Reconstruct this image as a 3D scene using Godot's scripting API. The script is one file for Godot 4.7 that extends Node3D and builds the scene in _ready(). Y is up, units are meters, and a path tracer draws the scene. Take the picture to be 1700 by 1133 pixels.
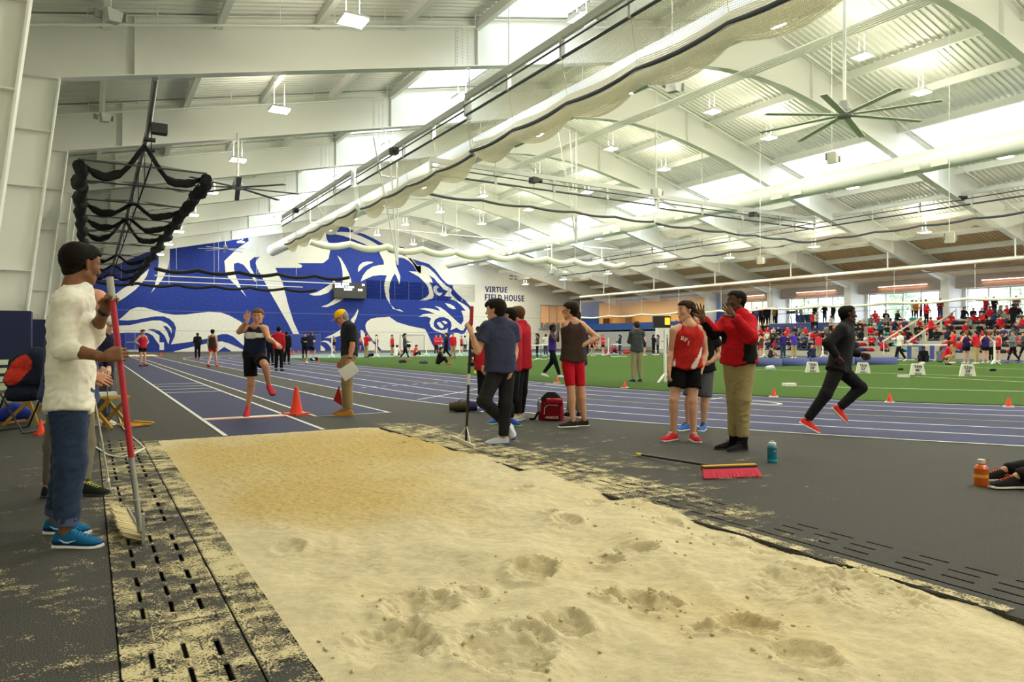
extends Node3D
# An indoor athletics hall: long-jump pit in front, oval track and turf behind, painted end wall, bleachers on the right.
# World: x runs to the right-hand bleachers, -z runs down the runway to the end wall, y is up. Camera stands at x = 0, z = 0.
const EYE := 1.22
const FPX := 1180.0
const TURN := 0.537
const BAY := 9.14
const FR0 := 24.4
const END := 88.4
var names := {}
var mats := {}
var rng := RandomNumberGenerator.new()

func _ready() -> void:
	rng.seed = 7
	var cam := Camera3D.new()
	cam.name = "camera"
	cam.position = Vector3(0, EYE, 0)
	cam.rotation = Vector3(0, -TURN, 0)
	cam.fov = rad_to_deg(2.0 * atan(566.5 / FPX))
	cam.near = 0.05
	cam.far = 400.0
	add_child(cam)
	cam.current = true
	var we := WorldEnvironment.new()
	we.name = "environment"
	var env := Environment.new()
	env.background_mode = Environment.BG_SKY
	var sky := Sky.new()
	var sm := ProceduralSkyMaterial.new()
	sm.sky_top_color = Color(0.80, 0.86, 0.93)
	sm.sky_horizon_color = Color(0.96, 0.97, 0.98)
	sm.ground_bottom_color = Color(0.75, 0.76, 0.76)
	sm.ground_horizon_color = Color(0.9, 0.9, 0.9)
	sm.sky_energy_multiplier = 1.9
	sm.ground_energy_multiplier = 1.2
	sky.sky_material = sm
	env.sky = sky
	env.tonemap_mode = Environment.TONE_MAPPER_LINEAR
	env.tonemap_exposure = 1.75
	env.sdfgi_enabled = true
	env.ssao_enabled = true
	env.ssil_enabled = true
	we.environment = env
	add_child(we)
	high_bay_lights()
	build_floor()
	build_track()
	build_sand()
	build_roof()
	build_left_wall()
	build_end_wall()
	build_right_side()
	build_nets()
	build_things()
	build_people()

# ---------- places ----------
func T(t: float, h: float, s: float) -> Vector3:
	return Vector3(t, h, -s)
# the point a given distance ahead of the camera that the photograph shows at a pixel of the 1700 x 1133 frame
func W(px: float, py: float, d: float) -> Vector3:
	var u := (px - 850.0) / FPX * d
	var v := (566.5 - py) / FPX * d
	return Vector3(cos(TURN) * u + sin(TURN) * d, EYE + v, sin(TURN) * u - cos(TURN) * d)
func depth_floor(py: float) -> float:
	return FPX * EYE / (py - 566.5)
func F(px: float, py: float) -> Vector3:
	return W(px, py, depth_floor(py))
func on_s(px: float, py: float, s: float) -> Vector3:
	return W(px, py, s / (cos(TURN) - (px - 850.0) / FPX * sin(TURN)))
func on_t(px: float, py: float, t: float) -> Vector3:
	return W(px, py, t / (sin(TURN) + (px - 850.0) / FPX * cos(TURN)))

# ---------- mesh builder ----------
class MB:
	var p := PackedVector3Array()
	var n := PackedVector3Array()
	var c := PackedColorArray()
	var uv := PackedVector2Array()
	var ix := PackedInt32Array()
	func tri(a: Vector3, b: Vector3, d: Vector3) -> void:
		var m := (b - a).cross(d - a).normalized()
		var k := p.size()
		p.append_array([a, b, d])
		n.append_array([m, m, m])
		ix.append_array([k, k + 2, k + 1])
	func quad(a: Vector3, b: Vector3, d: Vector3, e: Vector3) -> void:
		var m := (d - a).cross(e - b).normalized()
		var k := p.size()
		p.append_array([a, b, d, e])
		n.append_array([m, m, m, m])
		ix.append_array([k, k + 2, k + 1, k, k + 3, k + 2])
	func quad_uv(a: Vector3, b: Vector3, d: Vector3, e: Vector3, ua: Vector2, ub: Vector2, ud: Vector2, ue: Vector2) -> void:
		quad(a, b, d, e)
		uv.append_array([ua, ub, ud, ue])
	func box(at: Vector3, size: Vector3, b := Basis.IDENTITY) -> MB:
		var x := b.x * size.x * 0.5
		var y := b.y * size.y * 0.5
		var z := b.z * size.z * 0.5
		quad(at - x - y + z, at + x - y + z, at + x + y + z, at - x + y + z)
		quad(at + x - y - z, at - x - y - z, at - x + y - z, at + x + y - z)
		quad(at + x - y + z, at + x - y - z, at + x + y - z, at + x + y + z)
		quad(at - x - y - z, at - x - y + z, at - x + y + z, at - x + y - z)
		quad(at - x + y + z, at + x + y + z, at + x + y - z, at - x + y - z)
		quad(at - x - y - z, at + x - y - z, at + x - y + z, at - x - y + z)
		return self
	# a box from corner to corner
	func span(a: Vector3, b: Vector3) -> MB:
		return box((a + b) * 0.5, (b - a).abs())
	# a square bar from a to b
	func bar(a: Vector3, b: Vector3, w: float, h: float, up := Vector3.UP) -> MB:
		var z := (b - a).normalized()
		if absf(z.dot(up)) > 0.98:
			up = Vector3.RIGHT
		var x := up.cross(z).normalized()
		return box((a + b) * 0.5, Vector3(w, h, (b - a).length()), Basis(x, z.cross(x), z))
	# a round tube along points; r is one radius or one per point
	func tube(pts: Array, r: Variant, sides := 8, caps := true, squash := 1.0) -> MB:
		var k := p.size()
		var up := Vector3.UP
		var m := pts.size()
		var last := Vector3.ZERO
		for i in m:
			var d: Vector3 = (pts[mini(i + 1, m - 1)] - pts[maxi(i - 1, 0)]).normalized()
			if i == 0:
				up = Vector3.UP if absf(d.y) < 0.95 else Vector3.RIGHT
			var x := up.cross(d).normalized()
			if x.length() < 0.5:
				x = last
			last = x
			var y := d.cross(x)
			up = y
			var rr: float = r[i] if r is Array else r
			for j in sides:
				var a := TAU * j / sides
				var o := x * cos(a) + y * (sin(a) * squash)
				p.append(pts[i] + o * rr)
				n.append((x * cos(a) * squash + y * sin(a)).normalized())
		for i in m - 1:
			for j in sides:
				var a := k + i * sides + j
				var b := k + i * sides + (j + 1) % sides
				ix.append_array([a, a + sides, b, b, a + sides, b + sides])
		if caps:
			for e in 2:
				var i0 := 0 if e == 0 else m - 1
				var dir: Vector3 = (pts[0] - pts[1]).normalized() if e == 0 else (pts[m - 1] - pts[m - 2]).normalized()
				var kc := p.size()
				for j in sides:
					p.append(p[k + i0 * sides + j])
					n.append(dir)
				for j in range(1, sides - 1):
					ix.append_array([kc, kc + j, kc + j + 1] if e == 0 else [kc, kc + j + 1, kc + j])
		return self
	# a profile of (radius, height) points turned about the y axis of the transform
	func lathe(prof: Array, x: Transform3D, sides := 16, sx := 1.0) -> MB:
		for i in prof.size() - 1:
			var a: Vector2 = prof[i]
			var b: Vector2 = prof[i + 1]
			var nn := Vector2(b.y - a.y, a.x - b.x).normalized()
			var k := p.size()
			for j in sides + 1:
				var g := TAU * j / sides
				var o := Vector3(cos(g) * sx, 0, sin(g))
				p.append(x * (o * a.x + Vector3(0, a.y, 0)))
				p.append(x * (o * b.x + Vector3(0, b.y, 0)))
				var q := (x.basis * (o * nn.x + Vector3(0, nn.y, 0))).normalized()
				n.append(q)
				n.append(q)
			for j in sides:
				var e := k + 2 * j
				ix.append_array([e, e + 2, e + 1, e + 1, e + 2, e + 3])
		return self
	# a flat outline (in the x-y plane of the transform) made into a plate of some depth towards +z
	func prism(poly: PackedVector2Array, x: Transform3D, depth: float) -> MB:
		if Geometry2D.is_polygon_clockwise(poly):
			poly = poly.duplicate()
			poly.reverse()
		var t := Geometry2D.triangulate_polygon(poly)
		for i in range(0, t.size(), 3):
			var a := poly[t[i]]
			var b := poly[t[i + 1]]
			var d := poly[t[i + 2]]
			if (b - a).cross(d - a) < 0:
				var q := b
				b = d
				d = q
			tri(x * Vector3(a.x, a.y, depth), x * Vector3(b.x, b.y, depth), x * Vector3(d.x, d.y, depth))
			tri(x * Vector3(a.x, a.y, 0), x * Vector3(d.x, d.y, 0), x * Vector3(b.x, b.y, 0))
		for i in poly.size():
			var a := poly[i]
			var b := poly[(i + 1) % poly.size()]
			quad(x * Vector3(a.x, a.y, 0), x * Vector3(b.x, b.y, 0), x * Vector3(b.x, b.y, depth), x * Vector3(a.x, a.y, depth))
		return self
	# closed rings of equal size joined one after the other
	func loft(rings: Array, caps := true) -> MB:
		var k := p.size()
		var w: int = rings[0].size()
		var mid := Vector3.ZERO
		for ring in rings:
			for v in ring:
				mid += v
				p.append(v)
		mid /= rings.size() * w
		var acc := PackedVector3Array()
		acc.resize(rings.size() * w)
		for i in rings.size() - 1:
			for j in w:
				var a := i * w + j
				var b := i * w + (j + 1) % w
				for q in [[a, a + w, b], [b, a + w, b + w]]:
					ix.append_array([k + q[0], k + q[1], k + q[2]])
					var m := (p[k + q[2]] - p[k + q[0]]).cross(p[k + q[1]] - p[k + q[0]])
					for e in q:
						acc[e] += m
		for v in acc:
			n.append(v.normalized())
		if caps:
			for e in 2:
				var ring: Array = rings[0] if e == 0 else rings[-1]
				var cc := Vector3.ZERO
				for v in ring:
					cc += v
				cc /= w
				for j in w:
					if e == 0:
						tri(cc, ring[j], ring[(j + 1) % w])
					else:
						tri(cc, ring[(j + 1) % w], ring[j])
		return self
	func add(o: MB, x := Transform3D.IDENTITY, flip := false) -> MB:
		var k := p.size()
		for v in o.p:
			p.append(x * v)
		for v in o.n:
			n.append((x.basis * v).normalized())
		if o.c.size():
			while c.size() < k:
				c.append(Color.WHITE)
			c.append_array(o.c)
		for i in range(0, o.ix.size(), 3):
			if flip:
				ix.append_array([k + o.ix[i], k + o.ix[i + 2], k + o.ix[i + 1]])
			else:
				ix.append_array([k + o.ix[i], k + o.ix[i + 1], k + o.ix[i + 2]])
		return self
	func smooth() -> void:
		n.resize(p.size())
		n.fill(Vector3.ZERO)
		for i in range(0, ix.size(), 3):
			var a := ix[i]
			var b := ix[i + 1]
			var d := ix[i + 2]
			var m := (p[d] - p[a]).cross(p[b] - p[a])
			n[a] += m
			n[b] += m
			n[d] += m
		for i in n.size():
			n[i] = n[i].normalized()
	func mesh() -> ArrayMesh:
		var a := []
		a.resize(Mesh.ARRAY_MAX)
		a[Mesh.ARRAY_VERTEX] = p
		a[Mesh.ARRAY_NORMAL] = n
		a[Mesh.ARRAY_INDEX] = ix
		if c.size() == p.size() and c.size():
			a[Mesh.ARRAY_COLOR] = c
		if uv.size() == p.size() and uv.size():
			a[Mesh.ARRAY_TEX_UV] = uv
		var m := ArrayMesh.new()
		m.add_surface_from_arrays(Mesh.PRIMITIVE_TRIANGLES, a)
		return m

# ---------- names, things and parts ----------
func numbered(called: String) -> String:
	var k: int = names.get(called, 0)
	names[called] = k + 1
	return called if k == 0 else "%s_%03d" % [called, k]
func tag(o: Node, label: String, category: String, group := "") -> void:
	o.set_meta("label", label)
	o.set_meta("category", category)
	if group:
		o.set_meta("group", group)
func thing(called: String, label: String, category: String, at := Vector3.ZERO, group := "", turn := 0.0) -> Node3D:
	var o := Node3D.new()
	o.name = numbered(called)
	add_child(o)
	o.position = at
	o.rotation.y = turn
	tag(o, label, category, group)
	return o
func part(parent: Node, called: String, m: Variant, material: Material, at := Vector3.ZERO, label := "") -> MeshInstance3D:
	var o := MeshInstance3D.new()
	o.name = called
	o.mesh = m.mesh() if m is MB else m
	o.material_override = material
	o.position = at
	if label:
		o.set_meta("label", label)
	parent.add_child(o, true)
	return o
func single(called: String, label: String, category: String, m: Variant, material: Material, at := Vector3.ZERO, group := "") -> MeshInstance3D:
	var o := part(self, numbered(called), m, material, at)
	tag(o, label, category, group)
	return o
func struct(called: String) -> Node3D:
	var o := Node3D.new()
	o.name = called
	add_child(o)
	o.set_meta("kind", "structure")
	return o
func copy(o: Node3D, at: Vector3, label := "", turn := 0.0) -> Node3D:
	var c: Node3D = o.duplicate()
	c.name = numbered(String(o.name).rstrip("0123456789").trim_suffix("_"))
	add_child(c)
	c.position = at
	c.rotation.y = turn
	if label:
		c.set_meta("label", label)
	return c

# ---------- materials ----------
func mat(hex: String, rough := 0.7, metal := 0.0, spec := 0.5) -> StandardMaterial3D:
	var key := "%s %s %s %s" % [hex, rough, metal, spec]
	if not mats.has(key):
		var m := StandardMaterial3D.new()
		m.albedo_color = Color(hex)
		m.roughness = rough
		m.metallic = metal
		m.metallic_specular = spec
		mats[key] = m
	return mats[key]
func see_through(hex: String, alpha: float) -> StandardMaterial3D:
	var m := StandardMaterial3D.new()
	m.albedo_color = Color(Color(hex), alpha)
	m.transparency = BaseMaterial3D.TRANSPARENCY_ALPHA
	m.roughness = 0.9
	m.cull_mode = BaseMaterial3D.CULL_DISABLED
	return m
func glass(hex: String, alpha: float) -> StandardMaterial3D:
	var m := see_through(hex, alpha)
	m.roughness = 0.05
	return m
func glow(hex: String, power: float) -> StandardMaterial3D:
	var m := StandardMaterial3D.new()
	m.albedo_color = Color(hex)
	m.emission_enabled = true
	m.emission = Color(hex)
	m.emission_energy_multiplier = power
	return m
func noise_tex(size: int, freq: float, a: Color, b: Color, octaves := 3, lo := 0.25, hi := 0.75, sd := 1, cell := false) -> NoiseTexture2D:
	var f := FastNoiseLite.new()
	f.noise_type = FastNoiseLite.TYPE_CELLULAR if cell else FastNoiseLite.TYPE_SIMPLEX_SMOOTH
	f.frequency = freq
	f.fractal_octaves = octaves
	f.seed = sd
	var g := Gradient.new()
	g.offsets = PackedFloat32Array([lo, hi])
	g.colors = PackedColorArray([a, b])
	var t := NoiseTexture2D.new()
	t.width = size
	t.height = size
	t.seamless = true
	t.noise = f
	t.color_ramp = g
	return t
# a colour with grain: the texture repeats every `metres`
func grain(hex: String, vary: float, metres: float, freq: float, rough := 0.85, sd := 1, octaves := 3) -> StandardMaterial3D:
	var key := "grain %s %s %s %s" % [hex, vary, metres, freq]
	if mats.has(key):
		return mats[key]
	var m := StandardMaterial3D.new()
	var c := Color(hex)
	m.albedo_texture = noise_tex(512, freq, c.darkened(vary), c.lightened(vary * 0.6), octaves, 0.2, 0.8, sd)
	m.uv1_triplanar = true
	m.uv1_world_triplanar = true
	m.uv1_scale = Vector3.ONE / metres
	m.roughness = rough
	m.metallic_specular = 0.3
	mats[key] = m
	return m
# woven or knitted cloth: fine thread relief and soft sheen
var weave_tex: NoiseTexture2D
func cloth(hex: String, rough := 0.9) -> StandardMaterial3D:
	var key := "cloth " + hex + str(rough)
	if mats.has(key):
		return mats[key]
	var m := StandardMaterial3D.new()
	m.albedo_color = Color(hex)
	m.roughness = rough
	m.metallic_specular = 0.25
	m.rim_enabled = true
	m.rim = 0.25
	m.rim_tint = 0.6
	mats[key] = m
	return m

# ---------- lamps ----------
const LAMP_ROWS := [[6.5, 10.4, "nearest the left wall"], [14.6, 12.3, "beside the left skylights"], [24.5, 14.4, "left of the ridge"], [30.5, 14.3, "just right of the ridge"], [35.3, 13.5, "between the ridge and the right duct"], [43.4, 11.4, "below the right skylights"], [52.0, 9.1, "nearest the bleachers"]]
func high_bay_lights() -> void:
	var white := mat("#e4e6e0", 0.5)
	var tube_mat := glow("#fff8ea", 9.0)
	var body := MB.new().box(Vector3(0, 0.05, 0), Vector3(0.74, 0.06, 0.7))
	for x in [-0.36, 0.36]:
		body.box(Vector3(x, 0.0, 0), Vector3(0.02, 0.08, 0.7))
	var body_mesh := body.mesh()
	var tube_mesh := MB.new().box(Vector3.ZERO, Vector3(0.68, 0.03, 0.06)).mesh()
	var ballast := MB.new().box(Vector3(0, 0.14, 0), Vector3(0.16, 0.1, 0.5)).mesh()
	var rod := MB.new().tube([Vector3(0, 0.08, 0), Vector3(0, 1.1, 0)], 0.012, 6).mesh()
	for row in LAMP_ROWS:
		for k in range(-3, 8):
			var s := FR0 - BAY * 0.5 + BAY * k
			var o := thing("high_bay_light", "white high bay light, row %s, %s from the end" % [row[2], ["first", "second", "third", "fourth", "fifth", "sixth", "seventh", "eighth", "ninth", "tenth", "eleventh"][7 - k]], "light", T(row[0], row[1], s), "high bay lights " + row[2])
			part(o, "housing", body_mesh, white)
			part(o, "ballast", ballast, white)
			for x in [-0.2, 0.2]:
				part(o, "hanger_rod", rod, white, Vector3(x, 0, 0))
			for z in 6:
				part(o, "lamp_tube", tube_mesh, tube_mat, Vector3(0, -0.02, (z - 2.5) * 0.115))
			var glow_all := OmniLight3D.new()
			glow_all.name = "side_light"
			glow_all.light_color = Color(1.0, 0.975, 0.88)
			glow_all.light_energy = 2.4
			glow_all.light_size = 0.25
			glow_all.omni_range = 120.0
			glow_all.omni_attenuation = 2.0
			glow_all.shadow_enabled = true
			glow_all.position = Vector3(0, -0.32, 0)
			o.add_child(glow_all)
			for up in [0, 1]:
				var l := AreaLight3D.new()
				l.name = "up_light" if up else "down_light"
				l.area_size = Vector2(0.7, 0.66)
				l.light_color = Color(1.0, 0.975, 0.88)
				l.light_energy = 6.0 if up else 18.0
				l.shadow_enabled = true
				l.area_range = 120.0
				l.position = Vector3(0, 0.22 if up else -0.06, 0)
				l.rotation.x = PI * 0.5 if up else -PI * 0.5
				o.add_child(l)

# ---------- floor ----------
var floor_node: Node3D
func flat(m: MB, t0: float, t1: float, s0: float, s1: float, y: float) -> void:
	m.quad(T(t0, y, s0), T(t1, y, s0), T(t1, y, s1), T(t0, y, s1))
func build_floor() -> void:
	floor_node = struct("floor")
	var rubber := StandardMaterial3D.new()
	rubber.albedo_texture = noise_tex(1024, 0.30, Color("#181918"), Color("#827f76"), 2, 0.28, 0.90, 4)
	rubber.uv1_triplanar = true
	rubber.uv1_world_triplanar = true
	rubber.uv1_scale = Vector3.ONE / 1.6
	rubber.roughness = 0.85
	rubber.metallic_specular = 0.3
	mats["rubber"] = rubber
	var m := MB.new()
	for r in [[-3.0, 66.0, -14.0, 0.6], [-3.0, 0.096, 0.6, 10.1], [0.553, 0.721, 0.6, 9.63], [3.52, 3.70, 0.6, 9.63], [4.165, 66.0, 0.6, 10.1], [0.553, 3.70, 9.63, 10.1], [-3.0, 66.0, 10.1, 90.0]]:
		flat(m, r[0], r[1], r[2], r[3], 0.0)
	# the walls of the pit and of the drain trenches
	for e in [[0.096, 0.001], [0.553, -0.001], [0.721, 0.001], [3.52, -0.001], [3.70, 0.001], [4.165, -0.001]]:
		m.quad(T(e[0], -0.5, 0.6), T(e[0], -0.5, 10.1), T(e[0], 0, 10.1), T(e[0], 0, 0.6))
	m.quad(T(0.0, -0.5, 9.63), T(3.6, -0.5, 9.63), T(3.6, 0, 9.63), T(0.0, 0, 9.63))
	part(floor_node, "rubber_surface", m, rubber)
	part(floor_node, "slab", MB.new().span(T(-3, -0.5, -14), T(66, -0.9, 90)), mat("#3a3a38", 0.95))
	part(floor_node, "drain_trench", MB.new().span(T(0.096, -0.36, 0.6), T(0.553, -0.45, 10.1)).span(T(3.70, -0.36, 0.6), T(4.165, -0.45, 10.1)), mat("#7d7b74", 0.95))
	# perforated rubber mats beside the pit, three columns of slots each
	var slots := []
	var ends := [0.6, 1.53, 3.37, 5.2, 7.03, 8.86, 10.1]
	for side in 2:
		var t0: float = [0.104, 3.708][side]
		var cols := [0.105, 0.222, 0.340] if side == 0 else [0.11, 0.23, 0.345]
		for k in ends.size() - 1:
			var a: float = ends[k] + 0.003
			var b: float = ends[k + 1] - 0.003
			var q := MB.new()
			var y := 0.001 + 0.0015 * ((k * 7 + side * 3) % 3)
			var edges := [0.0]
			for c in cols:
				edges.append_array([c - 0.010, c + 0.010])
			edges.append(0.441 if side == 0 else 0.449)
			for i in edges.size() - 1:
				if i % 2 == 0:
					flat(q, t0 + edges[i], t0 + edges[i + 1], a, b, y)
					continue
				var at := a
				var n := 0
				var s := a + 0.10 + 0.03 * ((i / 2) % 2)
				while s + 0.17 < b:
					flat(q, t0 + edges[i], t0 + edges[i + 1], at, s, y)
					for w in [edges[i], edges[i + 1]]:
						q.quad(T(t0 + w, y - 0.05, s), T(t0 + w, y - 0.05, s + 0.16), T(t0 + w, y, s + 0.16), T(t0 + w, y, s))
					slots.append(Rect2(t0 + edges[i], s, edges[i + 1] - edges[i], 0.16))
					at = s + 0.16
					n += 1
					s = at + (0.085 if n % 3 else 0.16)
				flat(q, t0 + edges[i], t0 + edges[i + 1], at, b, y)
			part(floor_node, "drain_mat", q, rubber)
	for t in [0.094, 0.545, 3.698, 4.157]:
		slots.append(Rect2(t, 1.6, 0.010, 8.4))
	for s in ends:
		slots.append(Rect2(0.10, s - 0.004, 0.45, 0.008))
		slots.append(Rect2(3.70, s - 0.004, 0.46, 0.008))
	# sand swept and spilled over the floor round the pit
	var size := 2048
	var f := FastNoiseLite.new()
	f.noise_type = FastNoiseLite.TYPE_SIMPLEX_SMOOTH
	f.fractal_octaves = 4
	f.frequency = 0.03
	f.seed = 11
	var streak := f.get_image(size / 3, size, false, false, true)
	streak.resize(size, size, Image.INTERPOLATE_BILINEAR)
	f.frequency = 0.35
	f.fractal_octaves = 2
	f.seed = 5
	var fine := f.get_image(size, size, false, false, true)
	f.frequency = 0.006
	f.fractal_octaves = 2
	f.seed = 23
	var patch := f.get_image(size, size, false, false, true)
	f.frequency = 0.03
	f.fractal_octaves = 4
	f.seed = 77
	var blot := f.get_image(size, size, false, false, true)
	var a4 := blot.get_data()
	var a1 := streak.get_data()
	var a2 := fine.get_data()
	var a3 := patch.get_data()
	var out := PackedByteArray()
	out.resize(size * size * 4)
	var col_cov := PackedFloat32Array()
	for i in size:
		var t := -2.3 + 10.0 * (i + 0.5) / size
		var v := 0.0
		if t < 0.1:
			v = lerpf(0.16, 0.36, clampf((t + 1.6) / 1.6, 0, 1))
		elif t < 0.56:
			v = 0.50
		elif t < 0.73:
			v = 0.58
		elif t < 3.5:
			v = 0.0
		elif t < 4.17:
			v = 0.58
		elif t < 5.6:
			v = lerpf(0.40, 0.28, (t - 4.17) / 1.4)
		else:
			v = lerpf(0.28, 0.0, clampf((t - 5.6) / 2.0, 0, 1))
		col_cov.append(v)
	var sand_a := Color("#c6ba94")
	var seed_n := 12345
	for j in size:
		var s := 1.6 + 10.0 * (j + 0.5) / size
		var far := clampf((10.9 - s) / 1.6, 0.0, 1.0)
		for i in size:
			var t := -2.3 + 10.0 * i / size
			var k := j * size + i
			var cov := col_cov[i] * far
			if t > 3.6 and s < 4.4:
				cov *= clampf((s - 1.5) / 3.0, 0.08, 1.0)
			if s > 9.0 and t > 0.5 and t < 5.5:
				cov = maxf(cov, 0.14 * clampf((12.5 - s) / 2.0, 0, 1))
			var n := (a1[k] * 0.30 + a2[k] * 0.15 + a3[k] * 0.25 + a4[k] * 0.30) / 255.0
			var g := a2[k] / 255.0
			seed_n = (seed_n * 1103515245 + 12345) & 0x7fffffff
			var al := clampf((cov - n) * 2.5 + 0.36, 0.0, 1.0)
			al = al * al * (3.0 - 2.0 * al) * minf(1.0, cov * 6.0)
			var q := k * 4
			out[q] = int(sand_a.r8 * (0.86 + 0.2 * g))
			out[q + 1] = int(sand_a.g8 * (0.86 + 0.2 * g))
			out[q + 2] = int(sand_a.b8 * (0.86 + 0.2 * g))
			out[q + 3] = 255 if al > 0.02 + 0.96 * float((seed_n >> 8) & 1023) / 1023.0 else 0
	for r in slots:
		var i0 := clampi(int((r.position.x + 2.3) / 10.0 * size), 0, size - 1)
		var i1 := clampi(maxi(int((r.end.x + 2.3) / 10.0 * size), i0 + 2), 0, size - 1)
		var j0 := clampi(int((r.position.y - 1.6) / 10.0 * size), 0, size - 1)
		var j1 := clampi(maxi(int((r.end.y - 1.6) / 10.0 * size), j0 + 1), 0, size - 1)
		for jj in range(j0, j1):
			for ii in range(i0, i1):
				out[(jj * size + ii) * 4 + 3] = 0
	var dust := StandardMaterial3D.new()
	dust.albedo_texture = ImageTexture.create_from_image(Image.create_from_data(size, size, false, Image.FORMAT_RGBA8, out))
	dust.transparency = BaseMaterial3D.TRANSPARENCY_ALPHA
	dust.texture_repeat = false
	dust.roughness = 0.95
	dust.metallic_specular = 0.1
	var dm := MB.new()
	for r in [[-1.7, 0.72], [3.52, 7.7]]:
		var u0: float = (r[0] + 2.3) / 10.0
		var u1: float = (r[1] + 2.3) / 10.0
		dm.quad_uv(T(r[0], 0.010, 1.6), T(r[1], 0.010, 1.6), T(r[1], 0.010, 11.6), T(r[0], 0.010, 11.6), Vector2(u0, 0), Vector2(u1, 0), Vector2(u1, 1), Vector2(u0, 1))
	dm.quad_uv(T(0.72, 0.010, 9.7), T(3.52, 0.010, 9.7), T(3.52, 0.010, 11.6), T(0.72, 0.010, 11.6), Vector2(0.302, 0.81), Vector2(0.582, 0.81), Vector2(0.582, 1), Vector2(0.302, 1))
	var d := single("scattered_sand", "loose pale sand streaked over the dark floor round the pit", "sand", dm, dust)
	d.set_meta("kind", "stuff")

# ---------- track, turf and runways ----------
const OT := 27.95
const S_NEAR := 16.6
const S_FAR := 51.0
func oval(r: float) -> Array:
	var a := []
	for i in 25:
		a.append(Vector2(OT - r, lerpf(S_FAR, S_NEAR, i / 24.0)))
	for i in range(1, 64):
		var g := PI + PI * i / 64.0
		a.append(Vector2(OT + r * cos(g), S_NEAR + r * sin(g)))
	for i in 25:
		a.append(Vector2(OT + r, lerpf(S_NEAR, S_FAR, i / 24.0)))
	for i in range(1, 64):
		var g := PI * i / 64.0
		a.append(Vector2(OT + r * cos(g), S_FAR + r * sin(g)))
	a.append(a[0])
	return a
func ring(m: MB, r0: float, r1: float, y: float) -> void:
	var a := oval(r0)
	var b := oval(r1)
	for i in a.size() - 1:
		m.quad(T(a[i].x, y, a[i].y), T(b[i].x, y, b[i].y), T(b[i + 1].x, y, b[i + 1].y), T(a[i + 1].x, y, a[i + 1].y))
func stripe(m: MB, a: Vector3, b: Vector3, w: float, y: float) -> void:
	var d := (b - a)
	d.y = 0
	var x := d.normalized().cross(Vector3.UP) * w * 0.5
	a.y = y
	b.y = y
	m.quad(a - x, b - x, b + x, a + x)
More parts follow.
